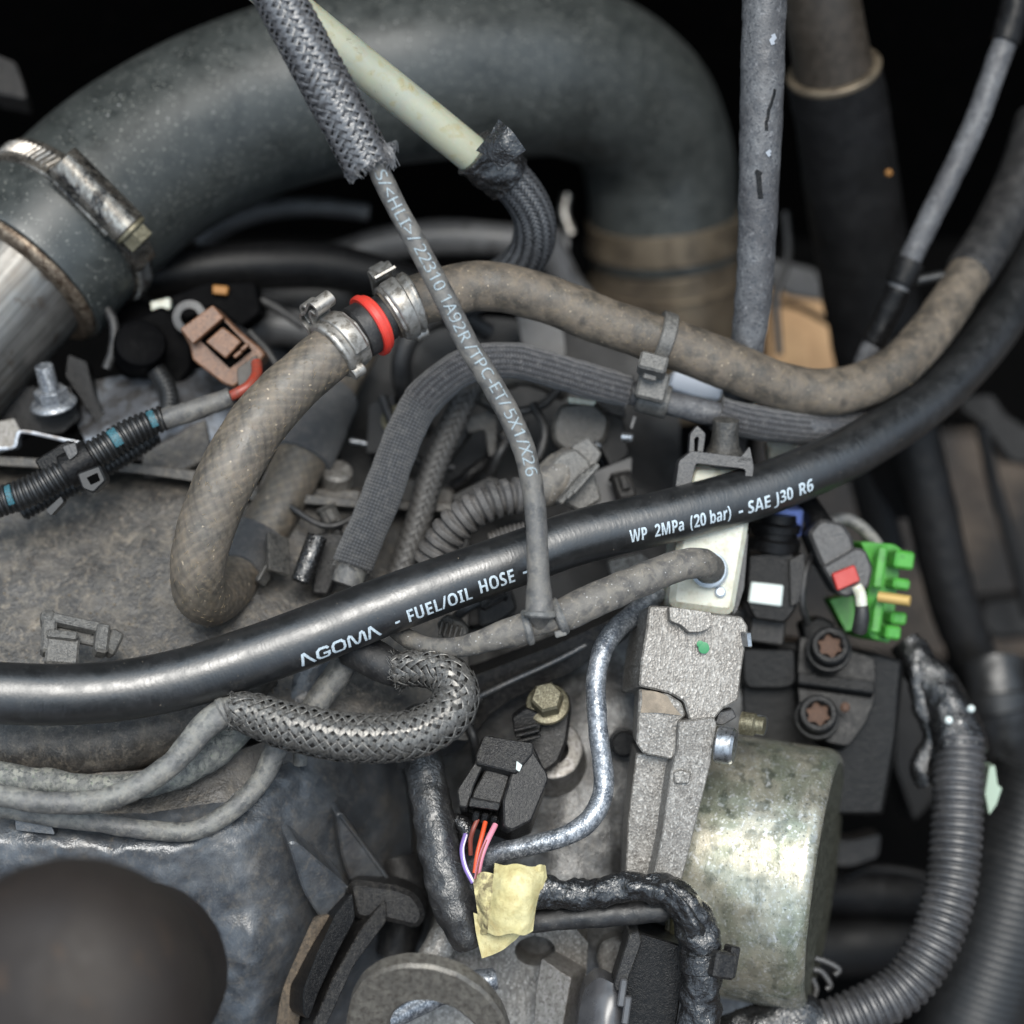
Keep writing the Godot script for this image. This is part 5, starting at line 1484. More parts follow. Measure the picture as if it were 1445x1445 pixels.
	t = thing("vacuum_hose", "thin grey hose curling left from the tee under the fuel hose", "hose")
	m = MB.new()
	var vh := path([[751, 884, 14, 21.5], [738, 887, 14, 22], [720, 892, 13.5, 21], [698, 899, 13, 19], [676, 907, 11.5, 16.5], [650, 913, 9, 14], [622, 914, 6, 13.3], [592, 909, 2, 13.3], [568, 896, -4, 13.3], [548, 878, -12, 13.3], [530, 858, -20, 13.3]], 1.0)
	tube(m, vh, {seg = 36, lump = 0.4, lf = 150.0})
	part(t, "hose", m, "grey_hose")
	m = MB.new()
	ring(m, vh, 0.0012, 2.0, 0.8, 0.5, 36, 0.2)
	box(m, px(748, 898, 15), cam(0, 0, 15), Vector3(1.6, 2.2, 4), 0.3)
	part(t, "end_lip", m, "pale_hose")
	t = thing("filter_hose", "thick grey hose from the tee to the white filter body", "hose")
	m = MB.new()
	var fh := path([[783, 872, 14, 22], [798, 866, 14, 24], [820, 856, 13, 24.5], [850, 842, 11, 24.2], [882, 828, 8, 23.5], [914, 815, 5, 23], [944, 803, 2, 22.5], [970, 796, -1, 22], [988, 795, -5, 21.5], [1000, 800, -12, 21], [1004, 806, -20, 20]], 1.0)
	tube(m, fh, {seg = 40, lump = 0.35, lf = 150.0, edge = 0.8})
	part(t, "hose", m, "grey_hose")
	m = MB.new()
	ring(m, fh, 0.0014, 2.2, 0.9, 0.5, 36, 0.2)
	box(m, px(791, 893, 15), cam(0, 0, 15), Vector3(3.4, 2.0, 4), 0.3)
	part(t, "end_lip", m, "pale_hose")

func along_x(d: PD, x: float) -> float:
	for i in d.p.size() - 1:
		var a := back(d.p[i]).x
		var b := back(d.p[i + 1]).x
		if a <= x and x <= b: return lerpf(d.s[i], d.s[i + 1], (x - a) / maxf(b - a, 1e-9))
	return 0.0
func along_y(d: PD, y: float) -> float:
	for i in d.p.size() - 1:
		var a := back(d.p[i]).y
		var b := back(d.p[i + 1]).y
		if a <= y and y <= b: return lerpf(d.s[i], d.s[i + 1], (y - a) / maxf(b - a, 1e-9))
	return 0.0

# ---------------------------------------------------------------- the engine's plastic cover
func cover() -> void:
	var t := thing("engine_cover", "big dusty dark plastic engine cover filling the lower left", "cover")
	var m := MB.new()
	var top := []
	for y in [662, 700, 760, 830, 900, 960, 1030]:
		var row := []
		for x in [-70, 60, 190, 320, 430, 540, 660]:
			var z: float = -23.0 + (y - 930) * 0.115 - maxf(0.0, x - 330.0) * 0.05 - (6.0 if y < 680 else 0.0)
			var yy: float = y + (18.0 if y < 700 and x > 300 else 0.0) + maxf(0.0, x - 300) * 0.04
			row.append([x, yy, z])
		top.append(row)
	patch(m, top, 10, 0.9, 45.0, 14)
	part(t, "top_panel", m, "cover")
	m = MB.new()
	slab(m, [[-60, 640], [200, 655], [275, 664], [350, 690], [500, 704], [660, 712], [660, 724], [500, 716], [345, 705], [270, 679], [195, 668], [-60, 654]], -46, 14, 0.8, 2)
	part(t, "rear_lip", m, "cover")
	m = MB.new()
	tube(m, path([[-60, 1036, -16, 52], [60, 1046, -15, 52], [160, 1040, -15, 50], [250, 1016, -16, 46], [320, 980, -19, 40], [370, 940, -24, 34]], 2.0), {seg = 48, lump = 1.0, lf = 60.0})
	part(t, "shoulder", m, "cover")
	m = MB.new()
	tube(m, path([[-60, 1082, -1, 18], [0, 1093, 0, 18], [70, 1103, 1, 18], [140, 1110, 1, 17], [205, 1106, -1, 19], [258, 1088, -3, 22], [304, 1058, -5, 24], [340, 1024, -8, 22], [368, 990, -12, 18]], 1.5), {seg = 36, lump = 0.7, lf = 90.0})
	part(t, "ridge", m, "ridge", "pale dusty ridge with a trace of green moss")
	m = MB.new()
	patch(m, [[[-60, 1085, -10], [100, 1090, -10], [220, 1085, -11], [330, 1060, -14], [420, 1030, -20]], [[-60, 1120, -8], [100, 1125, -8], [220, 1120, -9], [330, 1100, -12], [420, 1070, -20]], [[-60, 1170, -4], [100, 1175, -4], [220, 1175, -5], [330, 1160, -8], [430, 1110, -20]]], 8, 0.8, 70.0, 10)
	part(t, "ledge", m, "cover")
	m = MB.new()
	patch(m, [
		[[-70, 1128, -6], [60, 1138, -6], [180, 1148, -6], [300, 1130, -9], [400, 1080, -18], [470, 1035, -32], [540, 1000, -50]],
		[[-70, 1165, 2], [60, 1175, 3], [180, 1185, 3], [300, 1175, -1], [390, 1130, -12], [480, 1090, -30], [560, 1060, -56]],
		[[-70, 1200, 4], [60, 1210, 4], [180, 1222, 3], [290, 1215, 0], [385, 1190, -10], [490, 1160, -34], [575, 1130, -60]],
		[[-70, 1270, -3], [60, 1275, -3], [180, 1285, -3], [290, 1280, -4], [380, 1265, -10], [480, 1240, -36], [580, 1210, -64]],
		[[-70, 1350, -14], [60, 1350, -14], [180, 1350, -13], [290, 1350, -10], [370, 1345, -10], [450, 1330, -30], [570, 1310, -66]],
		[[-70, 1420, -24], [60, 1420, -24], [180, 1420, -22], [290, 1410, -16], [360, 1400, -14], [420, 1395, -30], [540, 1390, -66]],
		[[-70, 1500, -36], [60, 1500, -36], [180, 1500, -34], [290, 1495, -28], [350, 1490, -24], [400, 1490, -38], [520, 1490, -70]]], 12, 2.2, 55.0, 20)
	part(t, "lower_shell", m, "cover_low")
	# stiffening ribs on its right flank
	m = MB.new()
	slab(m, [[407, 1190], [418, 1188], [490, 1250], [487, 1286], [452, 1296], [430, 1262]], -11, 9.0, 0.7, 5, Vector2(-0.1, -0.12))
	wire(m, [px(408, 1189, -1.5), px(448, 1220, -9.5), px(489, 1252, -17)], 0.55, 10)
	part(t, "stiffening_rib", m, "cover_low")
	m = MB.new()
	slab(m, [[475, 1150], [484, 1148], [550, 1240], [548, 1252], [494, 1244], [482, 1206]], -29, 9.0, 0.7, 5, Vector2(-0.1, -0.1))
	wire(m, [px(479, 1150, -20), px(514, 1195, -28), px(549, 1243, -36)], 0.5, 10)
	part(t, "stiffening_rib", m, "cover_low")
	m = MB.new()
	slab(m, [[490, 1250], [500, 1242], [560, 1250], [588, 1262], [602, 1292], [590, 1312], [560, 1304], [540, 1300], [500, 1298]], -23, 16, 1.6, 12)
	part(t, "bracket_foot", m, "black_plastic")
	m = MB.new()
	slab(m, [[498, 1258], [502, 1296], [476, 1345], [450, 1400], [436, 1440], [428, 1432], [428, 1398], [448, 1345], [474, 1290]], -8, 16, 0.8, 7, Vector2(-0.08, 0.02))
	part(t, "edge_flange", m, "tidy_black")
	m = MB.new()
	slab(m, [[545, 1268], [546, 1300], [500, 1362], [462, 1445], [446, 1475], [440, 1450], [470, 1380], [510, 1310]], -16, 16, 0.8, 7, Vector2(-0.08, 0.02))
	part(t, "edge_flange", m, "black_plastic")
	m = MB.new()
	patch(m, [[[440, 1300, -14], [452, 1294, -14], [474, 1290, -16]], [[420, 1345, -16], [436, 1340, -15], [452, 1338, -16]], [[398, 1400, -18], [415, 1396, -17], [430, 1398, -18]], [[388, 1460, -20], [402, 1458, -19], [418, 1460, -20]]], 6, 1.0, 120.0, 6)
	part(t, "mud_patch", m, "mud", "caked tan mud beside the flange")
	m = MB.new()
	slab(m, [[20, 1142], [66, 1146], [78, 1178], [22, 1172]], 7, 6, 0.8, 3)
	part(t, "hose_lug", m, "cover_low")
	# the small clip moulded on its top
	t = thing("retaining_clip", "small dusty plastic clip standing empty on the engine cover", "clip")
	m = MB.new()
	box(m, px(106, 880, -8), cam(-34, 8, -15), Vector3(17, 3.0, 3.4), 0.5)
	box(m, px(104, 893, -10), cam(-34, 8, -15), Vector3(14, 6.0, 1.8), 0.4)
	part(t, "cross_bar", m, "pale_plastic")
	m = MB.new()
	box(m, px(69, 897, -6), cam(-30, 14, -4), Vector3(4.4, 12.5, 5.0), 0.8)
	lathe(m, px(68, 872, -8), B * Vector3(0.05, 0.75, 0.65), [[0, 2.2], [1.6, 2.0], [2.3, 1.2], [2.5, 0], [2.5, -3]], 20)
	part(t, "post", m, "pale_plastic")
	m = MB.new()
	box(m, px(88, 918, -3), cam(-26, 14, -6), Vector3(9.6, 9.5, 2.6), 0.7)
	box(m, px(88, 899, -4), cam(-40, 14, -8), Vector3(9.0, 2.6, 4.2), 0.6)
	part(t, "front_wall", m, "pale_plastic")
	m = MB.new()
	box(m, px(143, 904, -6), cam(-28, 24, -12), Vector3(4.0, 9.5, 5.5), 0.8)
	box(m, px(157, 908, -8), cam(-24, 36, -34), Vector3(4.4, 8.0, 5.0), 0.9)
	part(t, "hook", m, "pale_plastic")
	# tabs and stubs at the right of the cover
	m = MB.new()
	box(m, px(392, 782, -30), cam(-30, 42, -18), Vector3(7.5, 13.5, 1.8), 0.4)
	box(m, px(379, 802, -30), cam(-30, -40, -12), Vector3(1.8, 11, 4.0), 0.4)
	one("upright_tab", "small upright plastic tab beside the folded brown hose", "tab", m, "dusty_plastic")
	m = MB.new()
	var st := path([[424, 822, -26, 13.5], [436, 790, -27, 14], [448, 756, -28, 14.5]], 1.0)
	loft(m, st, [Vector2(0.001, -0.0004), Vector2(0, 0), Vector2(0.0005, 0.0002), Vector2(0.006, 0.0002), Vector2(st.L, 0.0), Vector2(st.L, -0.003)], 32, true, 0.0002)
	loft(m, st, [Vector2(0.0002, -0.0001), Vector2(0.0004, -0.0006), Vector2(0.006, -0.0007), Vector2(0.007, -0.003)], 32, true)
	one("cut_sleeve", "short shiny black tape sleeve with an open end", "sleeve", m, "cloth_tape")
	m = MB.new()
	slab(m, [[448, 752], [486, 752], [480, 800], [462, 840], [440, 838]], -34, 12, 1, 5)
	one("black_stub", "black stub beside the shiny tape sleeve", "stub", m, "black_plastic")
	m = MB.new()
	tube(m, path([[425, 1000, -30, 42], [440, 960, -32, 40], [452, 930, -34, 36], [465, 900, -36, 34]], 2.0), {seg = 36, lump = 1.2})
	one("mossy_stub", "dark mossy stub under the fuel hose left of the braided loop", "stub", m, "cover_low")
	m = MB.new()
	slab(m, [[530, 660], [560, 668], [640, 690], [650, 760], [620, 800], [540, 800], [500, 760], [510, 700]], -62, 14, 1, 8)
	one("grey_pedestal", "dusty pedestal behind the woven sleeve", "pedestal", m, "cover")
	m = MB.new()
	slab(m, [[590, 742], [642, 745], [620, 790], [600, 820], [572, 818]], -44, 6, 0.6, 3)
	one("black_tab", "black plate between the woven sleeve and fuel hose", "plate", m, "black_plastic")
	m = MB.new()
	lathe(m, px(474, 690, -62), B * Vector3(0.1, 0.7, 0.7), [[0, 0], [5, 0], [5, 8], [4, 9], [0, 9]], 24)
	one("alu_post", "small pale metal post behind the sleeved brown hose", "post", m, "alu")
	m = MB.new()
	box(m, px(430, 712, -58), cam(-20, 0, -3), Vector3(36, 10, 6), 0.8)
	one("cover_step", "dusty step of the cover behind the folded brown hose", "step", m, "cover")

# ---------------------------------------------------------------- metal of the block, the casting and the valve
func castings() -> void:
	var m := MB.new()
	var t := thing("engine_block", "grey cast metal of the engine block behind the wire connector", "engine block")
	patch(m, [
		[[520, 900, -75], [640, 890, -70], [760, 880, -64], [880, 870, -62], [1000, 860, -66], [1080, 860, -70]],
		[[520, 1000, -85], [640, 1000, -72], [760, 980, -56], [850, 970, -50], [960, 960, -56], [1080, 960, -70]],
		[[520, 1100, -95], [640, 1100, -70], [740, 1100, -48], [840, 1090, -42], [950, 1080, -50], [1080, 1080, -70]],
		[[520, 1200, -100], [640, 1200, -66], [740, 1200, -42], [840, 1190, -38], [940, 1190, -48], [1080, 1200, -70]],
		[[520, 1300, -100], [640, 1290, -60], [740, 1290, -40], [840, 1290, -40], [940, 1290, -52], [1080, 1300, -72]],
		[[520, 1480, -105], [640, 1480, -70], [740, 1480, -52], [840, 1480, -54], [940, 1480, -66], [1080, 1480, -80]]], 10, 2.0, 35.0, 20)
	part(t, "casting_face", m, "block")
	m = MB.new()
	var deck := [[610, 1320], [690, 1290], [754.4, 1293], [754.4, 1321]]
	for i2 in range(1, 24):                        # the bore is cut through the deck
		var an := -PI / 2 - TAU * i2 / 24.0
		deck.append([755 + 29.0 * cos(an), 1342 + 21.0 * sin(an)])
	deck.append_array([[755.6, 1321], [755.6, 1293], [800, 1296], [830, 1330], [826, 1400], [800, 1470], [560, 1470], [590, 1380]])
	slab(m, deck, -30, 22, 0.3, 1.2, Vector2(0, -0.03))
	part(t, "lower_deck", m, "alu")
	m = MB.new()
	tube(m, path([[590, 1390, -20, 22], [612, 1350, -22, 23], [640, 1300, -26, 24], [655, 1262, -30, 24]], 2.0), {seg = 28, lump = 0.6})
	part(t, "boss", m, "alu")
	m = MB.new()
	tube(m, path([[545, 1440, -18, 16], [585, 1420, -18, 17], [640, 1395, -18, 17], [700, 1380, -20, 16]], 2.0), {seg = 28, lump = 0.4})
	part(t, "pipe_stub", m, "zinc")
	m = MB.new()
	slab(m, [[764, 1352], [792, 1372], [806, 1380], [790, 1470], [752, 1470], [756, 1400]], -18, 14, 0.8, 4, Vector2(0.08, 0))
	part(t, "lug", m, "steel_plate")
	m = MB.new()
	slab(m, [[842, 1350], [850, 1330], [870, 1322], [895, 1335], [890, 1375], [850, 1385]], -32, 14, 1.2, 6)
	part(t, "lug", m, "alu")
	m = MB.new()
	lathe(m, px(880, 1048, -38), B.z, [[0, 3], [3.4, 3], [3.6, 2.6], [3.6, 0.6], [4.6, 0.4], [4.6, -1]], 28)
	part(t, "plug", m, "tidy_black", "round black plug beside the zinc pipe")
	m = MB.new()
	tube(m, path([[560, 1210, -60, 34], [570, 1260, -58, 34], [566, 1310, -56, 30], [556, 1350, -56, 26]], 2.0), {seg = 28, lump = 0.5})
	one("black_boss", "round black boss behind the taped upright harness", "boss", m, "black_plastic")
	# black trough edge
	t = thing("wiring_trough", "black plastic wiring trough under the thin grey hoses", "trough")
	m = MB.new()
	slab(m, [[560, 990], [680, 950], [780, 912], [905, 855], [925, 870], [880, 905], [800, 952], [720, 988], [690, 1010], [650, 1060], [560, 1090]], -36, 12, 0.8, 5, Vector2(0.02, -0.06))
	part(t, "trough", m, "black_plastic")
	m = MB.new()
	wire(m, [px(672, 985, -32), px(720, 962, -31), px(790, 930, -31), px(862, 890, -33)], 0.8, 10)
	part(t, "edge_bead", m, "cover_low")
	for q in [[676, 987, 13, 9], [690, 975, 8, 6]]:
		m = MB.new()
		box(m, px(q[0], q[1], -33), cam(0, 0, 24), Vector3(q[2] * 0.2, q[3] * 0.2, 3), 0.3)
		part(t, "catch", m, "tidy_black")
	# zinc pipe
	m = MB.new()
	tube(m, path([[930, 835, -28, 14], [912, 850, -24, 14.5], [890, 870, -18, 15], [866, 892, -12, 15], [850, 918, -8, 14.5], [842, 952, -6, 14], [841, 985, -5, 14], [844, 1030, -4, 14], [850, 1075, -3, 14], [852, 1108, -2, 14.5], [845, 1138, -1, 15], [826, 1163, 0, 15], [796, 1180, 0, 14.5], [750, 1193, -1, 14], [706, 1203, -3, 14], [676, 1220, -8, 14], [660, 1245, -14, 14]], 1.2), {seg = 40, lump = 0.22, lf = 130.0})
	one("zinc_pipe", "bent bluish zinc-plated pipe left of the aluminium casting", "pipe", m, "zinc")
	# aluminium casting
	t = thing("pump_bracket", "speckled aluminium casting with a green dot above the motor", "bracket")
	m = MB.new()
	slab(m, [[916, 854], [946, 856], [1006, 866], [1047, 870], [1056, 884], [1052, 912], [1046, 950], [1042, 988], [1020, 1000], [1010, 1012], [1003, 1024], [973, 1016], [966, 990], [945, 978], [902, 968], [905, 930], [912, 890]], -2, 26, 0.9, 4, Vector2(-0.03, 0.03))
	part(t, "upper_block", m, "alu")
	m = MB.new()
	slab(m, [[944, 856], [1004, 864], [1003, 886], [988, 892], [972, 892], [962, 882], [946, 876]], 0, 4, 0.7, 3, Vector2(-0.03, 0.03))
	part(t, "clamped_pad", m, "alu")
	m = MB.new()
	slab(m, [[902, 972], [944, 980], [962, 992], [968, 1010], [958, 1018], [956, 1062], [948, 1072], [908, 1064], [898, 1050]], 0, 20, 0.9, 4)
	part(t, "middle_block", m, "alu")
	m = MB.new()
	patch(m, [[[906, 974, 1.2], [925, 976, 1.6], [942, 982, 1.2]], [[906, 992, 0.6], [926, 993, 1.4], [950, 996, 0.8]], [[904, 1006, 0.3], [930, 1006, 0.9], [962, 1010, 0.5]]], 5, 0.1, 100.0, 1.5)
	part(t, "ground_recess", m, "tan_alu")
	m = MB.new()
	slab(m, [[898, 1062], [950, 1070], [946, 1110], [936, 1190], [926, 1250], [918, 1300], [880, 1300], [886, 1160]], -6, 26, 0.9, 3)
	part(t, "column", m, "alu")
	m = MB.new()
	slab(m, [[958, 1018], [1008, 1012], [1012, 1024], [1004, 1074], [985, 1150], [964, 1236], [956, 1258], [918, 1256], [934, 1180], [946, 1092], [955, 1062]], 3, 30, 0.9, 3, Vector2(-0.02, 0))
	part(t, "rib", m, "alu")
	m = MB.new()
	slab(m, [[950, 1090], [960, 1086], [976, 1090], [972, 1106], [952, 1106]], 4.5, 4, 0.5, 3)
	part(t, "cast_mark", m, "alu")
	m = MB.new()
	box(m, px(1052, 902, -4), cam(0, 20, 6), Vector3(1.4, 4.4, 6), 0.3)
	part(t, "edge_tab", m, "bright_bolt")
	m = MB.new()
	lathe(m, px(993, 914, -1.2), B.z, [[0, 0.14], [1.2, 0.12], [1.7, 0]], 14, 0.3)
	lathe(m, px(988, 909, -1.2), B.z, [[0, 0.13], [0.8, 0.1], [1.1, 0]], 12, 0.2)
	part(t, "paint_dot", m, "green_paint")
	m = MB.new()
	slab(m, [[1014, 1004], [1034, 1000], [1040, 1012], [1020, 1024], [1008, 1022]], -6, 6, 0.5, 3)
	part(t, "dark_notch", m, "grey_plug")
	# motor
	t = thing("pump_motor", "large corroded zinc-yellow motor can with a bright reflection", "motor")
	var a := px(976, 1212, -51)
	var b := px(1164, 1243, -40.5)
	var ax := (b - a).normalized()
	var L := a.distance_to(b) * 1000.0
	m = MB.new()
	lathe(m, a, ax, [[39.5, 0], [40.6, 1.0], [40.6, L - 4.2], [40.3, L - 2.6], [39.5, L - 1.2], [38.3, L - 0.3], [36.8, L]], 160, 0.25)
	part(t, "can", m, "motor")
	m = MB.new()
	lathe(m, a, ax, [[0, L - 0.4], [35.4, L - 0.3], [36.8, L - 0.02]], 96)
	part(t, "end_face", m, "motor_end")
	m = MB.new()
	lathe(m, a, ax, [[36, 2.0], [42.2, 2.0], [42.6, 2.4], [42.6, 3.6], [42.2, 4.0], [40.4, 4.0]], 120, 0.2)
	part(t, "flange", m, "gold_zinc")
	m = MB.new()
	lathe(m, px(1011, 1050, 2), B * Vector3(0.96, -0.12, 0.25), [[0, 0], [5.0, 0], [5.4, 0.5], [5.4, 4.6], [4.8, 5.4], [0, 5.6]], 32, 0.1)
	part(t, "flange_bolt", m, "bright_bolt")
	m = MB.new()
	lathe(m, px(1046, 1020, -12), B * Vector3(0.9, -0.1, 0.3), [[0, 0], [3.4, 0], [3.4, 4], [2.6, 4.6], [2.6, 7], [0, 7]], 24, 0.1)
	part(t, "flange_bolt", m, "bolt_gold")
	m = MB.new()
	lathe(m, px(1064, 1022, -16), B * Vector3(0.9, -0.1, 0.3), [[0, 0], [3.0, 0], [3.0, 3], [2.6, 3.6], [0, 3.6]], 24)
	part(t, "flange_bolt", m, "bright_bolt")
	# black valve block
	t = thing("valve_block", "black valve block with two rusty star-socket bolts", "valve block")
	m = MB.new()
	slab(m, [[1044, 905], [1130, 906], [1245, 924], [1274, 932], [1266, 1040], [1246, 1150], [1180, 1150], [1120, 1100], [1046, 1050]], -64, 40, 1.5, 8)
	part(t, "housing", m, "valve_black")
	m = MB.new()
	slab(m, [[1046, 912], [1124, 914], [1126, 966], [1108, 974], [1056, 974], [1046, 960]], -58, 10, 1.6, 8)
	part(t, "left_step", m, "valve_black")
	m = MB.new()
	slab(m, [[1128, 896], [1236, 928], [1236, 985], [1224, 1018], [1198, 1054], [1166, 1048], [1130, 1016], [1124, 960]], -54, 14, 1.8, 8, Vector2(0, 0.05))
	part(t, "right_step", m, "valve_black")
	m = MB.new()
	slab(m, [[1126, 948], [1234, 960], [1234, 978], [1126, 964]], -51, 6, 1.2, 3, Vector2(0, 0.1))
	part(t, "ridge", m, "valve_black")
	m = MB.new()
	slab(m, [[1222, 1010], [1266, 934], [1276, 940], [1264, 1060], [1246, 1150], [1216, 1152]], -70, 24, 1.5, 5)
	part(t, "side_wall", m, "valve_black")
	m = MB.new()
	slab(m, [[1130, 880], [1158, 870], [1180, 880], [1170, 900], [1136, 905]], -58, 12, 1.4, 6)
	part(t, "knuckle", m, "valve_black")
	for q in [[1172, 910, -44], [1155, 1006, -44]]:
		var bt := Node3D.new()
		m = MB.new()
		var axis := B * Vector3(-0.05, 0.35, 0.93)
		var p := px(q[0], q[1], q[2])
		lathe(m, p - axis * 0.008, axis, [[7.0, 0], [7.2, 2], [7.0, 3.0], [6.1, 3.2], [6.0, 7.4], [5.4, 8.0], [4.1, 8.0]], 36)
		var d := straight(p - axis * 0.0005, p, 0.0036)
		loft(m, d, [Vector2(0.0006, 0.0005), Vector2(0.0004, 0.0), Vector2(-0.0022, -0.0001)], 48, true, 0.0, 1.0, -PI, PI, func(x: float, an: float) -> float: return 0.00055 * cos(an * 6.0))
		var head := part(t, "bolt", m, "valve_black")
		m = MB.new()
		lathe(m, p - axis * 0.0022, axis, [[0, 0.3], [2, 0.2], [4.2, 0]], 24, 0.3)
		part(head, "socket", m, "rust", "rusty star socket")
	m = MB.new()
	lathe(m, px(1192, 998, -46), B.z, [[0, 1.0], [0.8, 0.9], [1.6, 0]], 12, 0.4)
	part(t, "rust_spot", m, "rust")

# ---------------------------------------------------------------- connectors, wires and tape
func plugs() -> void:
	var m := MB.new()
	var t := thing("wire_connector", "black plug with a latch window and coloured wires below", "connector")
	slab(m, [[680, 1040], [752, 1050], [772, 1094], [750, 1158], [720, 1170], [662, 1148], [648, 1135]], -8, 16, 0.8, 4, Vector2(0, 0.08))
	part(t, "body", m, "tidy_black")
	m = MB.new()
	slab(m, [[683, 1037], [753, 1048], [752, 1062], [728, 1090], [672, 1077], [671, 1066]], 2, 8, 0.6, 3, Vector2(0, 0.1))
	part(t, "hood", m, "black_plastic")
	m = MB.new()
	slab(m, [[671, 1074], [682, 1080], [669, 1108], [659, 1140], [648, 1138], [645, 1114]], 3, 9, 0.6, 3, Vector2(0, 0.06))
	part(t, "left_guard", m, "black_plastic")
	m = MB.new()
	slab(m, [[722, 1090], [752, 1060], [772, 1090], [774, 1100], [750, 1158], [722, 1172], [711, 1166], [710, 1130]], 4, 10, 0.7, 4, Vector2(-0.03, 0.05))
	part(t, "right_guard", m, "black_plastic")
	m = MB.new()
	slab(m, [[686, 1084], [720, 1094], [713, 1116], [705, 1140], [662, 1136], [668, 1116]], 2, 5, 0.8, 4, Vector2(0, 0.07))
	slab(m, [[664, 1126], [706, 1134], [703, 1144], [661, 1138]], 5.5, 3, 0.5, 2)
	part(t, "latch", m, "black_plastic")
	for q in [[672, 1150], [684, 1153], [697, 1157]]:
		m = MB.new()
		box(m, px(q[0], q[1], 0), cam(10, 0, -12), Vector3(2.0, 3.4, 4), 0.4)
		part(t, "wire_seal", m, "tidy_black")
	m = MB.new()
	lathe(m, px(734, 1146, 2), B * Vector3(0.3, -0.1, 0.95), [[0, 1.2], [2.4, 1.0], [3.2, 0.2], [3.4, -1]], 20)
	part(t, "side_boss", m, "tidy_black")
	m = MB.new()
	slab(m, [[729, 1074], [737, 1080], [733, 1089], [728, 1086]], 4.5, 1, 0.2, 1)
	part(t, "white_nick", m, "label_white")
	for q in [["orange_wire", "orange wire leaving the latch connector", [[685, 1160, 2], [680, 1180, 5], [674, 1204, 7], [670, 1232, 8]], 0.7], ["pink_wire", "pink wire with a dark stripe, rightmost of the four", [[699, 1164, 3], [688, 1186, 7], [679, 1210, 9], [673, 1240, 9]], 0.85], ["violet_wire", "violet and white wire bowing out at left", [[657, 1178, -1], [652, 1198, 3], [656, 1222, 6], [668, 1246, 8]], 0.75], ["maroon_wire", "maroon wire stub close under the latch connector", [[674, 1156, 1], [668, 1170, 2], [664, 1186, 1], [664, 1206, 0]], 0.7]]:
		var pts := []
		for e in q[2]: pts.append(px(e[0], e[1], e[2]))
		m = MB.new()
		var w := thing("wire", q[1], "wire", "wires of the latch connector")
		wire(m, pts, q[3], 14, 8)
		part(w, "insulation", m, q[0])
		if q[0] in ["pink_wire", "violet_wire"]:
			m = MB.new()
			var off: Vector3 = B.z * q[3] * 0.00072 + B.x * (-0.0002 if q[0] == "pink_wire" else 0.0003)
			var p2 := []
			for e in pts: p2.append(e + off)
			wire(m, p2, q[3] * 0.42, 10, 8)
			part(w, "stripe", m, "stripe" if q[0] == "violet_wire" else "maroon_wire")
	m = MB.new()
	tube(m, path([[640, 1155, -6, 10], [650, 1160, -4, 12], [658, 1172, -4, 12], [652, 1200, -6, 11]], 1.0), {seg = 20, lump = 0.6})
	one("wire_tape", "scrap of black tape left of the coloured wires", "tape", m, "cloth_tape")
	# sensor with its bolt
	t = thing("crank_sensor", "black sensor arm held by a yellowish flange bolt", "sensor")
	m = MB.new()
	slab(m, [[735, 1004], [750, 986], [780, 972], [802, 976], [807, 1000], [801, 1046], [788, 1078], [766, 1092], [748, 1064], [734, 1040]], -24, 10, 1.0, 8, Vector2(0, 0.03))
	part(t, "arm", m, "black_plastic")
	m = MB.new()
	slab(m, [[722, 1012], [742, 998], [764, 1006], [764, 1032], [746, 1046], [726, 1038]], -18, 10, 0.8, 4)
	part(t, "plug_socket", m, "tidy_black")
	for i in 3:
		m = MB.new()
		box(m, px(742 + i * 2, 1026 + i * 8, -13), cam(0, 0, 14), Vector3(7.4, 0.9, 4), 0.3)
		part(t, "socket_rib", m, "black_plastic")
	var axis := B * Vector3(-0.06, 0.45, 0.89)
	m = MB.new()
	lathe(m, px(773, 995, -21), axis, [[0, 0], [6.4, 0], [6.6, 0.5], [6.3, 1.3], [5.2, 1.7], [4.8, 1.8], [0, 1.8]], 36, 0.1)
	hexa(m, px(773, 995, -21) + axis * 0.0017, axis, 4.3, 5.6, 0.25, 0.8)
	part(t, "flange_bolt", m, "bolt_gold")
	m = MB.new()
	lathe(m, px(781, 1068, -40), B * Vector3(-0.05, 0.4, 0.91), [[5, 8], [8.6, 8], [9.2, 7.6], [9.4, 0], [11, -6]], 48, 0.3)
	one("sensor_bore", "machined metal ring around the sensor arm's foot", "ring", m, "steel_plate")
	# upright taped harness
	m = MB.new()
	tube(m, path([[590, 1000, -20, 22], [596, 1050, -14, 25], [602, 1100, -8, 27], [612, 1160, -4, 28], [624, 1220, 0, 29], [640, 1275, 2, 30], [655, 1315, 2, 27], [664, 1335, 1, 22]], 1.2), {seg = 40, lump = 1.0, lf = 110.0, edge = 1.5})
	one("taped_harness", "tape-wrapped harness running down from the braided loop", "harness", m, "wrap_tape")
	# horizontal harness
	t = thing("taped_harness", "crinkled shiny black harness bending down before the motor", "harness")
	var hp := path([[690, 1262, 4, 20], [740, 1262, 7, 20], [775, 1258, 8, 20], [810, 1262, 8, 19], [850, 1258, 9, 18], [900, 1252, 10, 19], [940, 1258, 11, 21], [968, 1280, 12, 25], [985, 1320, 11, 27], [990, 1370, 10, 27], [988, 1420, 8, 28], [982, 1490, 6, 29]], 1.0)
	m = MB.new()
	tube(m, hp, {seg = 48, lump = 1.5, lf = 120.0, step = 0.8, sh = func(x: float, an: float) -> float: return 0.0006 * (1.0 - absf(fposmod(x * 110.0 + an * 0.16, 1.0) - 0.5) * 2.0)})
	part(t, "tape", m, "cloth_tape")
	m = MB.new()
	var loose := []
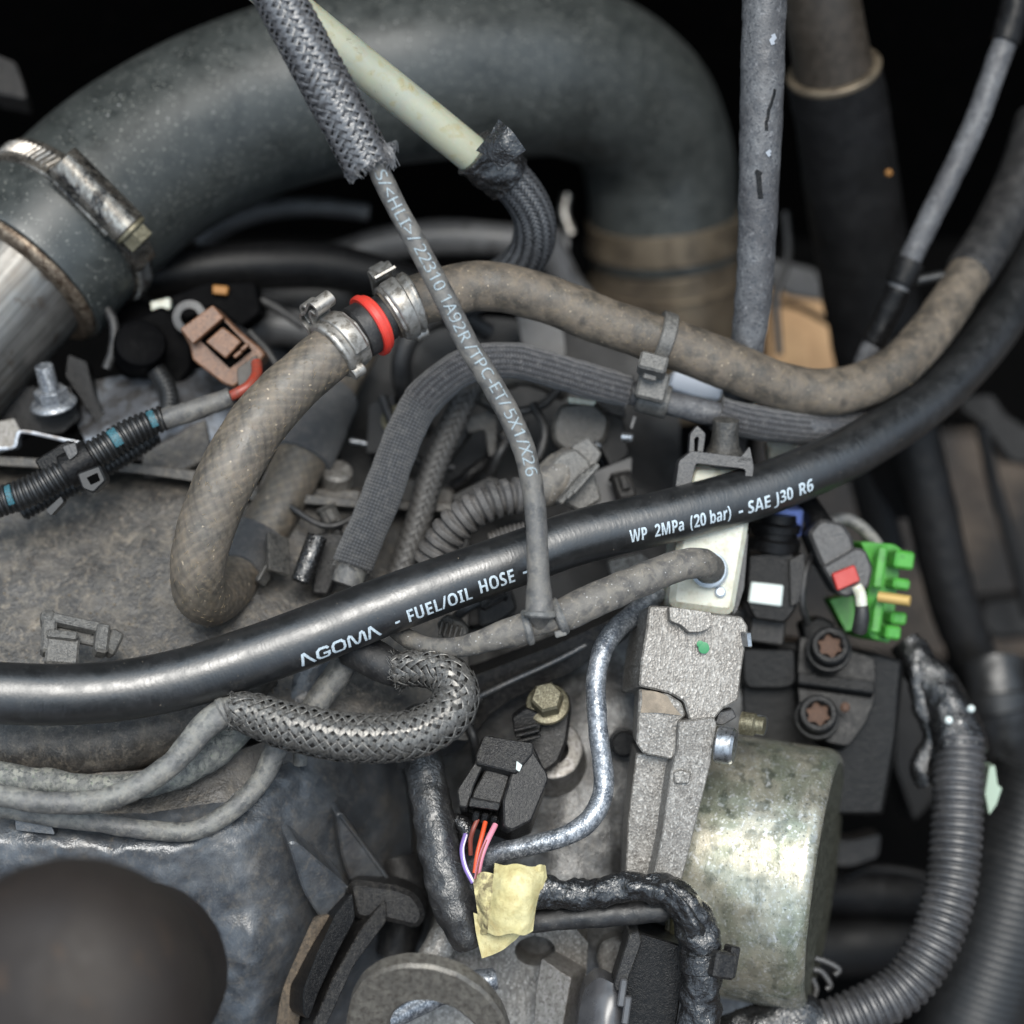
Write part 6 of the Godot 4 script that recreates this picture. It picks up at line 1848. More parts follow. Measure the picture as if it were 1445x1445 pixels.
	for e in [[[925, 1250, 15], [938, 1247, 17], [952, 1256, 16]], [[948, 1272, 17], [962, 1268, 19], [978, 1282, 16]], [[962, 1300, 17], [980, 1296, 19], [1000, 1310, 13]], [[972, 1330, 16], [988, 1320, 18], [1010, 1335, 10]]]: loose.append(e)
	patch(m, loose, 6, 1.2, 160.0, 0.8)
	part(t, "loose_tape", m, "cloth_tape")
	m = MB.new()
	tube(m, path([[710, 1302, 0, 15], [750, 1300, 3, 16], [800, 1296, 4, 16.5], [850, 1292, 5, 16.5], [900, 1287, 5, 17], [930, 1284, 6, 17], [944, 1282, 5, 16]], 1.0), {seg = 36, lump = 0.4, lf = 130.0, edge = 2.0})
	one("wire_sleeve", "plain black sleeve just under the crinkled taped harness", "sleeve", m, "dark_hose")
	t = thing("cable_tie", "black cable tie around the harness by the motor", "cable tie")
	m = MB.new()
	ring(m, hp, near(hp, 988, 1355), 5.5, 1.0, 0.4, 40, 0.2)
	part(t, "strap", m, "cloth_tape")
	m = MB.new()
	box(m, px(1016, 1360, 15), cam(0, 25, -12), Vector3(7.0, 7.6, 7.0), 0.7)
	box(m, px(1030, 1356, 13), cam(0, 25, -12), Vector3(3.0, 9.0, 5.0), 0.5)
	part(t, "lock", m, "black_plastic")
	# yellow masking tape
	t = thing("masking_tape", "flag of crumpled yellow masking tape around the harness", "tape")
	m = MB.new()
	patch(m, [[[698, 1218, 12], [712, 1221, 15], [730, 1219, 16], [750, 1223, 15], [769, 1221, 12]], [[696, 1240, 15], [712, 1240, 18.5], [732, 1240, 19.5], [751, 1242, 18], [766, 1243, 14]], [[692, 1275, 15], [708, 1275, 18.5], [729, 1276, 19.5], [748, 1277, 18], [757, 1278, 14]], [[688, 1316, 13], [703, 1321, 15.5], [722, 1317, 16.5], [740, 1320, 15.5], [752, 1314, 14]]], 8, 0.8, 160.0, 0.25)
	part(t, "front_flap", m, "paper_tape")
	m = MB.new()
	patch(m, [[[753, 1224, 14], [762, 1220, 15], [770, 1222, 12]], [[754, 1250, 12], [763, 1248, 13], [773, 1250, 10]], [[752, 1283, 9], [762, 1280, 11], [772, 1274, 9]]], 6, 0.6, 200.0, 0.25)
	part(t, "side_flap", m, "paper_tape")
	m = MB.new()
	patch(m, [[[667, 1242, 9], [680, 1230, 11], [700, 1234, 12]], [[670, 1262, 12], [685, 1258, 14], [700, 1260, 15]], [[674, 1290, 10], [685, 1292, 13], [697, 1292, 14]], [[678, 1318, 9], [690, 1318, 11], [700, 1318, 12]]], 8, 2.2, 170.0, 0.25)
	part(t, "soiled_flap", m, "paper_old", "dirt-stained crumpled part of the tape")
	m = MB.new()
	patch(m, [[[668, 1288, 8], [690, 1296, 10], [722, 1308, 11], [752, 1296, 10]], [[672, 1318, 8], [692, 1318, 9], [722, 1320, 10], [742, 1310, 9]], [[680, 1352, 7], [694, 1348, 8], [710, 1340, 9], [728, 1326, 9]]], 6, 0.9, 160.0, 0.25)
	part(t, "lower_flap", m, "paper_tape")
	# white filter body, its clip and neighbours
	t = thing("fuel_filter", "stained white plastic filter body behind the fuel hose", "filter")
	m = MB.new()
	slab(m, [[976, 654], [1062, 658], [1058, 740], [1036, 868], [944, 856], [954, 780]], -22, 16, 2.5, 14, Vector2(-0.03, 0.03))
	part(t, "body", m, "filter")
	m = MB.new()
	lathe(m, px(1003, 805, -20), B * Vector3(-0.3, 0.1, 0.95), [[5.4, 0], [5.4, 3.6], [4.9, 4.2], [4.2, 4.4], [4.2, 0]], 32)
	part(t, "port", m, "filter_clear")
	m = MB.new()
	lathe(m, px(1016, 836, -20), B * Vector3(0, 0.2, 0.97), [[0, 1.6], [1.2, 1.5], [1.7, 0.8], [1.8, 0]], 16)
	part(t, "knob", m, "filter_clear")
	m = MB.new()
	slab(m, [[1044, 760], [1056, 752], [1050, 830], [1040, 862], [1034, 868]], -26, 14, 0.8, 3)
	part(t, "side_flange", m, "grey_plug")
	t = thing("filter_holder", "grey plastic holder clipped around the filter's top", "holder")
	m = MB.new()
	slab(m, [[958, 650], [976, 636], [1062, 646], [1064, 660], [1060, 690], [1050, 690], [1052, 662], [982, 654], [974, 690], [952, 694]], -18, 12, 0.7, 4)
	part(t, "frame", m, "grey_plug")
	m = MB.new()
	slab(m, [[972, 640], [974, 612], [984, 600], [996, 612], [992, 640], [984, 640], [986, 616], [980, 618], [980, 642]], -20, 6, 0.6, 3)
	part(t, "hook", m, "grey_plug")
	m = MB.new()
	lathe(m, px(1020, 655, -30), B * Vector3(0.05, 0.95, 0.3), [[5.6, 0], [5.6, 4], [4.6, 6], [4.0, 10], [4.0, 14], [0, 15]], 28, 0.4)
	part(t, "neck", m, "dusty_plastic")
	m = MB.new()
	slab(m, [[1040, 652], [1058, 630], [1062, 650]], -18, 4, 0.4, 2)
	part(t, "gusset", m, "grey_plug")
	m = MB.new()
	slab(m, [[952, 522], [1022, 540], [1016, 566], [986, 562], [944, 548]], -62, 20, 1.5, 5)
	one("pale_bottle", "pale blue plastic bottle edge under the strap clip", "bottle", m, "pale_blue")
	m = MB.new()
	slab(m, [[1060, 568], [1105, 575], [1100, 586], [1062, 578]], -60, 10, 1, 4)
	slab(m, [[1082, 622], [1128, 618], [1118, 642], [1086, 650]], -60, 10, 1, 4)
	one("pale_tab", "pale plastic tab peeping beside the knitted sleeve", "tab", m, "filter")
	# black connector with a white label
	t = thing("sensor_plug", "black stacked plug with a small blank white label", "connector")
	var up := B * Vector3(0.12, 0.97, 0.2)
	m = MB.new()
	lathe(m, px(1090, 775, -52), up, [[7.6, 0], [8.4, 0.4], [8.4, 3.6], [7.0, 4.2], [7.0, 6.0], [7.8, 6.4], [7.8, 8.6], [6.4, 9.4], [6.0, 12], [0, 12]], 32, 0.2)
	part(t, "collar", m, "tidy_black")
	m = MB.new()
	lathe(m, px(1104, 742, -54), up, [[0, -2], [6.2, -2], [6.2, 5.6], [5.6, 6.4], [0, 6.4]], 28)
	part(t, "blue_seal", m, "blue_cap")
	m = MB.new()
	slab(m, [[1056, 782], [1118, 776], [1128, 796], [1124, 860], [1108, 880], [1064, 874], [1052, 850]], -46, 20, 1.2, 6)
	part(t, "body", m, "tidy_black")
	m = MB.new()
	slab(m, [[1114, 790], [1134, 780], [1136, 800], [1128, 850], [1116, 856]], -44, 10, 0.8, 3)
	part(t, "side_latch", m, "black_plastic")
	m = MB.new()
	slab(m, [[1060, 821], [1106, 826], [1103, 856], [1056, 850]], -44.5, 2, 0.4, 3)
	part(t, "label", m, "label_white")
	m = MB.new()
	slab(m, [[1060, 868], [1110, 874], [1106, 912], [1056, 905]], -52, 20, 1.2, 5)
	part(t, "foot", m, "black_plastic")
	# grey connector with a red tab
	t = thing("locking_plug", "grey plug with a red locking tab left of the green connector", "connector")
	m = MB.new()
	slab(m, [[1140, 752], [1158, 732], [1190, 738], [1204, 760], [1208, 786], [1178, 812], [1160, 800]], -40, 22, 2.5, 8)
	part(t, "barrel", m, "grey_plug")
	m = MB.new()
	slab(m, [[1160, 800], [1208, 772], [1222, 776], [1232, 802], [1226, 830], [1196, 844], [1182, 838]], -38, 18, 1.6, 6)
	part(t, "head", m, "grey_plug")
	m = MB.new()
	slab(m, [[1174, 810], [1206, 797], [1214, 820], [1182, 834]], -35.5, 4, 0.8, 3)
	part(t, "locking_tab", m, "red_tab")
	m = MB.new()
	tube(m, path([[1130, 690, -58, 14], [1142, 712, -54, 15], [1154, 736, -50, 18], [1166, 756, -48, 22]], 1.5), {seg = 24, lump = 0.4})
	part(t, "boot", m, "tidy_black")
	m = MB.new()
	wire(m, [px(1168, 738, -60), px(1192, 732, -62), px(1216, 744, -62), px(1236, 766, -60), px(1244, 782, -60)], 2.0, 14, 6)
	one("grey_loop", "pale grey hose loop behind the grey plug", "hose", m, "pale_hose")
	t = thing("leak_hose", "small hose with a bare pale end in front of the green connector", "hose")
	m = MB.new()
	tube(m, path([[1216, 850, -34, 9], [1216, 872, -34, 11], [1212, 893, -36, 11]], 1.0), {seg = 20, edge = 1.0})
	part(t, "hose", m, "dark_hose")
	m = MB.new()
	tube(m, path([[1208, 826, -33, 8], [1214, 838, -33, 8.5], [1216, 856, -33, 8.5]], 1.0), {seg = 20})
	part(t, "bare_end", m, "filter")
	# green connector
	t = thing("green_connector", "bright green plastic connector with a brass pin", "connector")
	m = MB.new()
	slab(m, [[1214, 764], [1262, 768], [1274, 776], [1270, 800], [1262, 868], [1256, 908], [1228, 900], [1222, 850], [1232, 800]], -52, 20, 1.2, 5, Vector2(-0.06, 0))
	part(t, "body", m, "green")
	for q in [[1270, 790, 30, 26], [1266, 824, 26, 16], [1262, 872, 24, 18], [1254, 892, 24, 20]]:
		m = MB.new()
		box(m, px(q[0], q[1], -50), cam(0, 15, -8), Vector3(q[2] * 0.22, q[3] * 0.22, 8), 0.8)
		part(t, "lug", m, "green")
	for q in [[1242, 800, 14, 60], [1238, 868, 14, 50]]:
		m = MB.new()
		box(m, px(q[0], q[1], -47), cam(0, -10, -8), Vector3(q[2] * 0.22, q[3] * 0.22, 4), 0.6)
		part(t, "rib", m, "green")
	m = MB.new()
	slab(m, [[1170, 846], [1204, 838], [1216, 884], [1194, 892]], -60, 14, 1, 4)
	part(t, "lower_wing", m, "green")
	m = MB.new()
	wire(m, [px(1240, 842, -42), px(1262, 845, -40), px(1284, 848, -38)], 1.7, 12)
	part(t, "pin", m, "brass_pin")
	# corrugated conduit with its taped head
	t = thing("corrugated_conduit", "thick black corrugated conduit curving down at lower right", "conduit")
	m = MB.new()
	ribs(m, path([[1354, 1040, -60, 36], [1354, 1070, -58, 37], [1352, 1118, -54, 37], [1349, 1187, -50, 37.5], [1341, 1256, -46, 38], [1318, 1330, -42, 38], [1276, 1392, -40, 37.5], [1206, 1432, -38, 37], [1130, 1458, -38, 36], [1060, 1475, -40, 36]], 1.0), 2.75, 0.85, {seg = 44})
	part(t, "tube", m, "ribbed")
	m = MB.new()
	var th := path([[1276, 905, -74, 20], [1292, 930, -72, 26], [1318, 968, -68, 32], [1340, 1005, -64, 34], [1352, 1040, -61, 37], [1355, 1062, -59, 38]], 1.2)
	tube(m, th, {seg = 40, lump = 1.6, lf = 90.0})
	part(t, "taped_head", m, "cloth_tape")
	m = MB.new()
	tube(m, path([[1290, 935, -66, 10], [1300, 990, -66, 14], [1318, 1040, -66, 16], [1300, 1085, -66, 18], [1310, 1105, -66, 16]], 1.2), {seg = 24, lump = 1.0})
	part(t, "side_wrap", m, "cloth_tape")
	for q in [[1339, 1016, -49], [1370, 1000, -54]]:
		m = MB.new()
		lathe(m, px(q[0], q[1], q[2]), B.z, [[0, 1.0], [0.8, 0.8], [1.3, 0]], 12, 0.3)
		part(t, "wet_drop", m, "label_white")
	m = MB.new()
	slab(m, [[1396, 1082], [1404, 1080], [1408, 1108], [1414, 1112], [1406, 1136], [1396, 1150], [1390, 1120]], -62, 8, 0.8, 2)
	one("pale_clip", "pale green plastic clip right of the corrugated conduit", "clip", m, "pale_green")
	t = thing("spring_clip", "small dark wire spring clip below the motor", "clip")
	for q in [[[1150, 1352], [1168, 1358], [1184, 1368], [1178, 1376]], [[1148, 1368], [1160, 1372], [1172, 1390], [1166, 1396]], [[1146, 1380], [1152, 1396], [1146, 1410], [1138, 1400]]]:
		m = MB.new()
		var pts := []
		for e in q: pts.append(px(e[0], e[1], -44))
		wire(m, pts, 1.0, 8)
		part(t, "wire_arm", m, "grey_plug")
	# dark taped branch at the bottom edge
	m = MB.new()
	tube(m, path([[1030, 1470, -36, 34], [1070, 1452, -34, 34], [1120, 1440, -36, 36], [1160, 1452, -38, 36]], 1.5), {seg = 36, lump = 1.8, lf = 90.0})
	one("tape_wrap", "shiny black tape wrap on the conduit at the bottom edge", "tape", m, "cloth_tape")

# ---------------------------------------------------------------- the rest of the bay
func small() -> void:
	var m := MB.new()
	# corrugated harness at left
	var t := thing("sensor_harness", "black corrugated harness with teal paint marks at the left edge", "harness")
	var hp := path([[-40, 722, -22, 22], [0, 708, -22, 22], [45, 692, -22, 22.5], [95, 664, -23, 22.5], [140, 637, -24, 22], [185, 610, -26, 21], [225, 592, -28, 19], [240, 586, -28, 17]], 1.0)
	ribs(m, hp, 1.75, 0.75, {seg = 32})
	part(t, "corrugated_tube", m, "ribbed_black")
	m = MB.new()
	ribs(m, path([[30, 722, -34, 15], [70, 700, -34, 15], [115, 678, -34, 15], [160, 652, -35, 15], [200, 628, -36, 14], [222, 612, -38, 13]], 1.0), 1.7, 0.6, {seg = 28})
	part(t, "corrugated_tube", m, "ribbed_black")
	m = MB.new()
	var sp := path([[222, 594, -28, 15], [250, 586, -28, 15.5], [285, 575, -28, 15], [327, 560, -28, 14]], 1.0)
	tube(m, sp, {seg = 32, lump = 0.4, lf = 160.0, edge = 0.8})
	part(t, "sleeve", m, "line_hose")
	for q in [[20, 702, 2.0], [165, 622, 3.0], [218, 596, 2.4]]:
		m = MB.new()
		var s := near(hp, q[0], q[1])
		loft(m, hp, [Vector2(s - q[2] * 0.0005, -0.0003), Vector2(s - q[2] * 0.0004, 0.00012), Vector2(s + q[2] * 0.0004, 0.00012), Vector2(s + q[2] * 0.0005, -0.0003)], 20, false, 0.00015, 300.0, -0.9, 0.5)
		part(t, "paint_mark", m, "teal_paint")
	t = thing("harness_clip", "dark plastic clip holding the corrugated harness", "clip")
	m = MB.new()
	ring(m, hp, near(hp, 112, 655), 9.5, 1.0, 0.4, 32)
	part(t, "band", m, "tidy_black")
	m = MB.new()
	slab(m, [[108, 668], [140, 656], [150, 678], [132, 696], [116, 690]], -14, 7, 0.8, 4)
	part(t, "latch_frame", m, "ribbed_black")
	m = MB.new()
	slab(m, [[122, 674], [137, 667], [141, 678], [128, 684]], -13.6, 1, 0.2, 1)
	part(t, "latch_slot", m, "deep")
	m = MB.new()
	slab(m, [[48, 650], [96, 620], [108, 632], [104, 648], [60, 668]], -20, 8, 0.8, 4)
	part(t, "back_plate", m, "tidy_black")
	m = MB.new()
	slab(m, [[64, 720], [86, 700], [90, 708], [72, 728]], -18, 5, 0.5, 2)
	part(t, "foot", m, "ribbed_black")
	m = MB.new()
	slab(m, [[88, 630], [106, 624], [110, 640], [98, 650]], -17, 6, 0.6, 3)
	part(t, "strap_end", m, "grey_plug")
	m = MB.new()
	wire(m, [px(322, 561, -28), px(336, 554, -27), px(352, 544, -28), px(362, 528, -32), px(362, 512, -36)], 1.7, 12, 6)
	one("red_wire", "faded red wire looping from the harness to the brown plug", "wire", m, "red_wire")
	# brown plug
	t = thing("brown_plug", "brown plastic plug with a square latch in the shade", "connector")
	m = MB.new()
	slab(m, [[254, 464], [300, 430], [336, 466], [366, 490], [374, 500], [358, 522], [330, 546], [316, 542], [272, 508], [268, 488]], -42, 14, 1.2, 4)
	part(t, "body", m, "brown_plug")
	m = MB.new()
	slab(m, [[254, 464], [300, 430], [316, 448], [272, 486]], -37, 6, 0.8, 3)
	part(t, "rim", m, "brown_plug")
	m = MB.new()
	slab(m, [[282, 480], [316, 452], [356, 494], [324, 520]], -41.5, 1, 0.2, 2)
	part(t, "window", m, "deep")
	m = MB.new()
	slab(m, [[290, 482], [314, 461], [341, 482], [318, 506]], -37, 6, 1.0, 3)
	part(t, "latch", m, "brown_plug")
	for q in [[336, 500], [346, 490]]:
		m = MB.new()
		box(m, px(q[0], q[1], -38), cam(0, 0, 40), Vector3(3.0, 1.2, 3), 0.3)
		part(t, "latch_tooth", m, "brown_plug")
	m = MB.new()
	slab(m, [[334, 520], [362, 500], [366, 520], [350, 540], [336, 546]], -39, 8, 0.8, 4)
	part(t, "wire_exit", m, "brown_dark")
	# dark body it plugs into, bolt, sheet
	m = MB.new()
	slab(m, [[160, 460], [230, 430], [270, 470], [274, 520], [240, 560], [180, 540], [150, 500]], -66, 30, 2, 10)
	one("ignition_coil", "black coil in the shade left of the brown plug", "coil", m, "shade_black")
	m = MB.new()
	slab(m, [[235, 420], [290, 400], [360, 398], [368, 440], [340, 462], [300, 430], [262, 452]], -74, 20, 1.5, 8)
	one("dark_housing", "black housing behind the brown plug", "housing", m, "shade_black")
	m = MB.new()
	slab(m, [[300, 402], [322, 404], [320, 416], [300, 414]], -71, 4, 0.6, 2)
	one("yellow_tab", "tiny yellow tab in the shade above the brown plug", "tab", m, "yellow_tab")
	m = MB.new()
	slab(m, [[212, 426], [240, 420], [240, 436], [214, 440]], -70, 4, 0.6, 3)
	one("pale_plate", "small pale plate in the shade left of the yellow tab", "plate", m, "filter")
	m = MB.new()
	lathe(m, px(268, 448, -62), B.z, [[3.0, 0], [5.2, 0], [5.4, 1.0], [3.0, 1.2]], 24)
	one("grey_bush", "small round grey bush left of the brown plug", "bush", m, "grey_plug")
	m = MB.new()
	ribs(m, path([[198, 500, -58, 14], [222, 525, -56, 14], [238, 556, -52, 14], [238, 590, -46, 14]], 1.0), 1.8, 0.5, {seg = 24})
	one("thin_conduit", "thin black corrugated tube dropping to the harness", "conduit", m, "ribbed_black")
	m = MB.new()
	patch(m, [[[100, 545, -70], [170, 530, -68], [240, 525, -70], [330, 515, -76]], [[110, 600, -62], [170, 590, -54], [220, 582, -54], [330, 566, -68]], [[120, 622, -56], [180, 612, -53], [240, 604, -56], [330, 610, -64]], [[130, 660, -62], [190, 650, -60], [260, 644, -60], [340, 660, -64]]], 8, 0.8, 40.0, 6)
	one("heat_shield", "bright bent metal sheet behind the corrugated harness", "heat shield", m, "bright_sheet")
	m = MB.new()
	slab(m, [[200, 640], [290, 590], [300, 640], [260, 664], [200, 668]], -52, 4, 0.5, 5, Vector2(0, 0.1))
	one("dirty_plate", "dirty flat plate under the harness sleeve", "plate", m, "cover")
	t = thing("rail_bracket", "black folded bracket with a bright lip at the left edge", "bracket")
	m = MB.new()
	slab(m, [[-30, 560], [40, 545], [100, 545], [112, 590], [88, 612], [30, 612], [-30, 640]], -56, 16, 1, 4)
	part(t, "plate", m, "tidy_black")
	m = MB.new()
	strip(m, [Vector2(-14, -2.4), Vector2(-4, -2.2), Vector2(-2.6, 0.6), Vector2(-1.6, 2.6), Vector2(2, 2.4), Vector2(12, 0.2), Vector2(18, -1.0)], px(38, 622, -44), B.x, B.y, B.z, 6.0, 0.9)
	part(t, "lip", m, "bright_sheet")
	m = MB.new()
	slab(m, [[-30, 600], [20, 590], [30, 610], [22, 632], [-30, 650]], -48, 3, 0.5, 4)
	part(t, "flange", m, "steel_plate")
	m = MB.new()
	slab(m, [[96, 500], [122, 510], [134, 560], [150, 590], [136, 598], [112, 560], [92, 530]], -58, 8, 0.8, 3)
	part(t, "ear", m, "tidy_black")
	t = thing("stud_bolt", "zinc stud with a flanged nut under the steel pipe", "bolt")
	var ax := B * Vector3(-0.12, 0.85, 0.5)
	var p := px(76, 572, -50)
	m = MB.new()
	lathe(m, p, ax, [[0, 0], [7.2, 0], [7.4, 0.6], [6.6, 1.6], [5.4, 2.0], [0, 2.0]], 32)
	hexa(m, p + ax * 0.0018, ax, 4.6, 4.0, 0.3)
	part(t, "nut", m, "zinc")
	m = MB.new()
	var sd := straight(p + ax * 0.005, p + ax * 0.015, 0.0029)
	ribs(m, sd, 1.0, 0.35, {seg = 24})
	part(t, "thread", m, "zinc")
	# things behind the fuel hose in the middle
	t = thing("corrugated_hose", "pale dusty corrugated tube with a ribbed end behind the printed hose", "conduit")
	m = MB.new()
	ribs(m, path([[606, 800, -30, 27], [622, 768, -28, 27], [646, 738, -26, 27], [680, 714, -25, 27], [715, 702, -26, 27], [750, 700, -28, 26]], 1.0), 3.5, 1.5, {seg = 36, lump = 0.3})
	part(t, "tube", m, "ribbed_pale")
	m = MB.new()
	ribs(m, path([[690, 762, -30, 10], [716, 752, -30, 11], [745, 746, -30, 11]], 1.0), 1.3, 0.5, {seg = 24})
	part(t, "small_tube", m, "ribbed_pale")
	m = MB.new()
	tube(m, path([[748, 700, -30, 26], [772, 684, -32, 30], [792, 668, -34, 30], [812, 650, -38, 26]], 1.0), {seg = 32, lump = 0.5, edge = 1.5})
	part(t, "collar", m, "grey_hose")
	t = thing("dusty_connector", "dusty grey connector body behind the printed hose", "connector")
	m = MB.new()
	slab(m, [[768, 664], [790, 640], [812, 632], [832, 650], [846, 690], [850, 706], [820, 722], [790, 708]], -28, 16, 1.6, 6)
	part(t, "body", m, "pale_plastic")
	for i in 3:
		m = MB.new()
		box(m, px(806 + i * 9, 690 - i * 7, -24), cam(0, 10, -42), Vector3(1.7, 12, 6), 0.5)
		part(t, "rib", m, "pale_plastic")
	m = MB.new()
	slab(m, [[804, 630], [830, 616], [850, 640], [838, 662], [820, 650]], -32, 10, 1, 4)
	part(t, "latch", m, "pale_plastic")
	t = thing("actuator", "grey-brown rounded actuator head under the knitted sleeve", "actuator")
	m = MB.new()
	slab(m, [[778, 600], [790, 570], [838, 566], [862, 590], [856, 620], [828, 640], [800, 640], [780, 624]], -52, 22, 2.2, 9)
	part(t, "head", m, "dusty_plastic")
	m = MB.new()
	slab(m, [[802, 560], [842, 566], [838, 572], [802, 568]], -50, 8, 0.6, 2)
	part(t, "white_edge", m, "filter")
	m = MB.new()
	slab(m, [[848, 580], [880, 590], [888, 640], [862, 660], [846, 630]], -58, 20, 1.5, 6)
	part(t, "motor", m, "tidy_black")
	for q in [[836, 634, 12, -40], [878, 617, 14, 5]]:
		m = MB.new()
		var dir := B * Vector3(cos(deg_to_rad(q[3])), -sin(deg_to_rad(q[3])), 0.3)
		lathe(m, px(q[0], q[1], -40), dir, [[0, 0], [1.4, 0], [1.5, 0.4], [1.5, q[2] * 0.22], [1.1, q[2] * 0.25], [0, q[2] * 0.25]], 16)
		part(t, "bright_screw", m, "bright_bolt")
	m = MB.new()
	slab(m, [[832, 668], [892, 644], [888, 736], [830, 748]], -58, 10, 1, 4)
	one("grey_plate", "flat grey plate behind the fuel hose left of the filter", "plate", m, "grey_shape")
	# small braided hose
	t = thing("small_braided_hose", "narrow braided hose behind the woven sleeve", "hose")
	var bp := path([[690, 500, -60, 17], [664, 545, -56, 17], [640, 595, -52, 17], [620, 640, -48, 17], [604, 685, -44, 17], [592, 730, -40, 17], [574, 785, -36, 17], [562, 820, -34, 17]], 1.0)
	m = MB.new()
	tube(m, bp, {seg = 28, dr = -0.4})
	part(t, "hose", m, "under_braid")
	m = MB.new()
	braid(m, bp, 0.0, bp.L, {n = 10, amp = 0.3, fil = 2, fill = 0.88, steep = 0.8, step = 0.5})
	part(t, "weave", m, "strand_dull")
	# dark clutter that fills the middle
	m = MB.new()
	patch(m, [[[480, 480, -110], [600, 460, -112], [720, 450, -112], [900, 500, -112], [960, 560, -112]], [[480, 580, -100], [600, 570, -104], [720, 560, -104], [860, 600, -100], [960, 640, -104]], [[480, 680, -84], [600, 690, -86], [720, 700, -84], [860, 720, -84], [960, 740, -90]], [[480, 860, -66], [600, 880, -66], [720, 880, -66], [860, 880, -70], [960, 880, -76]]], 8, 6.0, 25.0, 10)
	one("intake_manifold", "dark dusty intake manifold in the shade behind the hoses", "intake manifold", m, "dark_body")
	for q in [[612, 660, 660, 600, 15, "dark_hose", "sloping dark tube in the shade left of the printed hose", "tube"], [700, 640, 640, 690, 10, "tidy_black", "short black rod in the shade behind the printed hose", "rod"]]:
		m = MB.new()
		tube(m, path([[q[0], q[1], -76, q[4]], [(q[0] + q[2]) / 2.0, (q[1] + q[3]) / 2.0, -72, q[4]], [q[2], q[3], -74, q[4]]], 1.5), {seg = 20, lump = 0.8})
		one("dark_" + q[7], q[6], q[7], m, q[5])
	m = MB.new()
	slab(m, [[636, 700], [690, 672], [752, 690], [748, 708], [690, 700], [650, 730]], -56, 8, 0.8, 5)
	one("dark_plate", "dark plate edge behind the pale corrugated tube", "plate", m, "black_plastic")
	m = MB.new()
	slab(m, [[520, 570], [556, 556], [560, 600], [545, 640], [516, 640]], -70, 14, 1.5, 6)
	one("shaded_block", "shaded block between the folded brown hose and the woven sleeve", "block", m, "dark_body")
	m = MB.new()
	wire(m, [px(494, 622, -74), px(516, 626, -74), px(540, 632, -74)], 1.0, 8)
	one("bright_rod", "thin bright rod behind the woven sleeve", "rod", m, "bright_bolt")
	# under the fuel hose beside the tee
	t = thing("ribbed_connector", "small dusty ribbed connector under the print of the fuel hose", "connector")
	m = MB.new()
	slab(m, [[616, 880], [630, 868], [652, 876], [662, 890], [652, 906], [626, 904]], -18, 10, 0.8, 4)
	part(t, "body", m, "dusty_plastic")
	for i in 5:
		m = MB.new()
		box(m, px(622 + i * 7, 886 + i * 2, -16), cam(0, 0, -14), Vector3(0.8, 4.2, 3), 0.2)
		part(t, "rib", m, "dusty_plastic")
	m = MB.new()
	slab(m, [[672, 840], [720, 826], [730, 860], [700, 880], [676, 886]], -44, 14, 1, 5)
	one("shaded_bracket", "shaded bracket under the end of the printed word", "bracket", m, "black_plastic")
	m = MB.new()
	slab(m, [[858, 792], [905, 780], [930, 800], [900, 820], [862, 812]], -42, 12, 1, 5)
	one("alu_lug", "pale metal lug under the fuel hose left of the filter", "lug", m, "alu")
	# bottom edge
	t = thing("plastic_housing", "black plastic housing with a shiny grey shoulder at the bottom edge", "housing")
	m = MB.new()
	slab(m, [[888, 1322], [905, 1316], [968, 1336], [960, 1410], [950, 1480], [870, 1480], [872, 1400]], 2, 24, 0.9, 4)
	part(t, "box", m, "tidy_black")
	m = MB.new()
	slab(m, [[888, 1318], [902, 1314], [906, 1330], [882, 1395], [870, 1400], [866, 1388]], 6, 14, 0.7, 3)
	part(t, "side_wall", m, "black_plastic")
	m = MB.new()
	patch(m, [[[826, 1394, -4], [845, 1380, 0], [866, 1388, 3], [880, 1394, 0]], [[818, 1425, -2], [842, 1418, 5], [868, 1420, 6], [880, 1424, 2]], [[812, 1490, 0], [840, 1490, 8], [864, 1490, 8], [880, 1490, 2]]], 8, 0.4, 60.0, 14)
	part(t, "shoulder", m, "shiny_plastic")
	for q in [[878, 1400], [884, 1425]]:
		m = MB.new()
		box(m, px(q[0], q[1], 7), cam(0, 0, -8), Vector3(2.0, 8.0, 3), 0.4)
		part(t, "rib", m, "shiny_plastic")
	# lifting eye
	m = MB.new()
	slab(m, [[488, 1520], [487, 1450], [494, 1414], [510, 1388], [536, 1370], [570, 1362], [610, 1364], [648, 1376], [684, 1400], [708, 1432], [722, 1474], [726, 1520], [694, 1520], [688, 1482], [668, 1446], [640, 1424], [606, 1414], [578, 1415], [558, 1426], [548, 1446], [547, 1520]], 28, 5.0, 0.9, 10, Vector2(0.02, -0.14))
	one("lifting_eye", "worn steel lifting eye arching at the bottom edge", "lifting eye", m, "hook_steel")
	# foreground cap
	m = MB.new()
	var cp := px(100, 1412, 112)
	lathe(m, cp, B * Vector3(-0.1, 0.1, 1), [[0, -60], [24, -60], [24, -16], [30, -14], [32.6, -10], [33.6, -3], [33.4, 5], [31.8, 13], [28.8, 19.5], [24, 24.5], [18, 27.8], [10, 29.6], [0, 30.2]], 80, 0.3)
	one("filler_cap", "large out-of-focus dark brown cap in the lower left corner", "cap", m, "cap_brown")

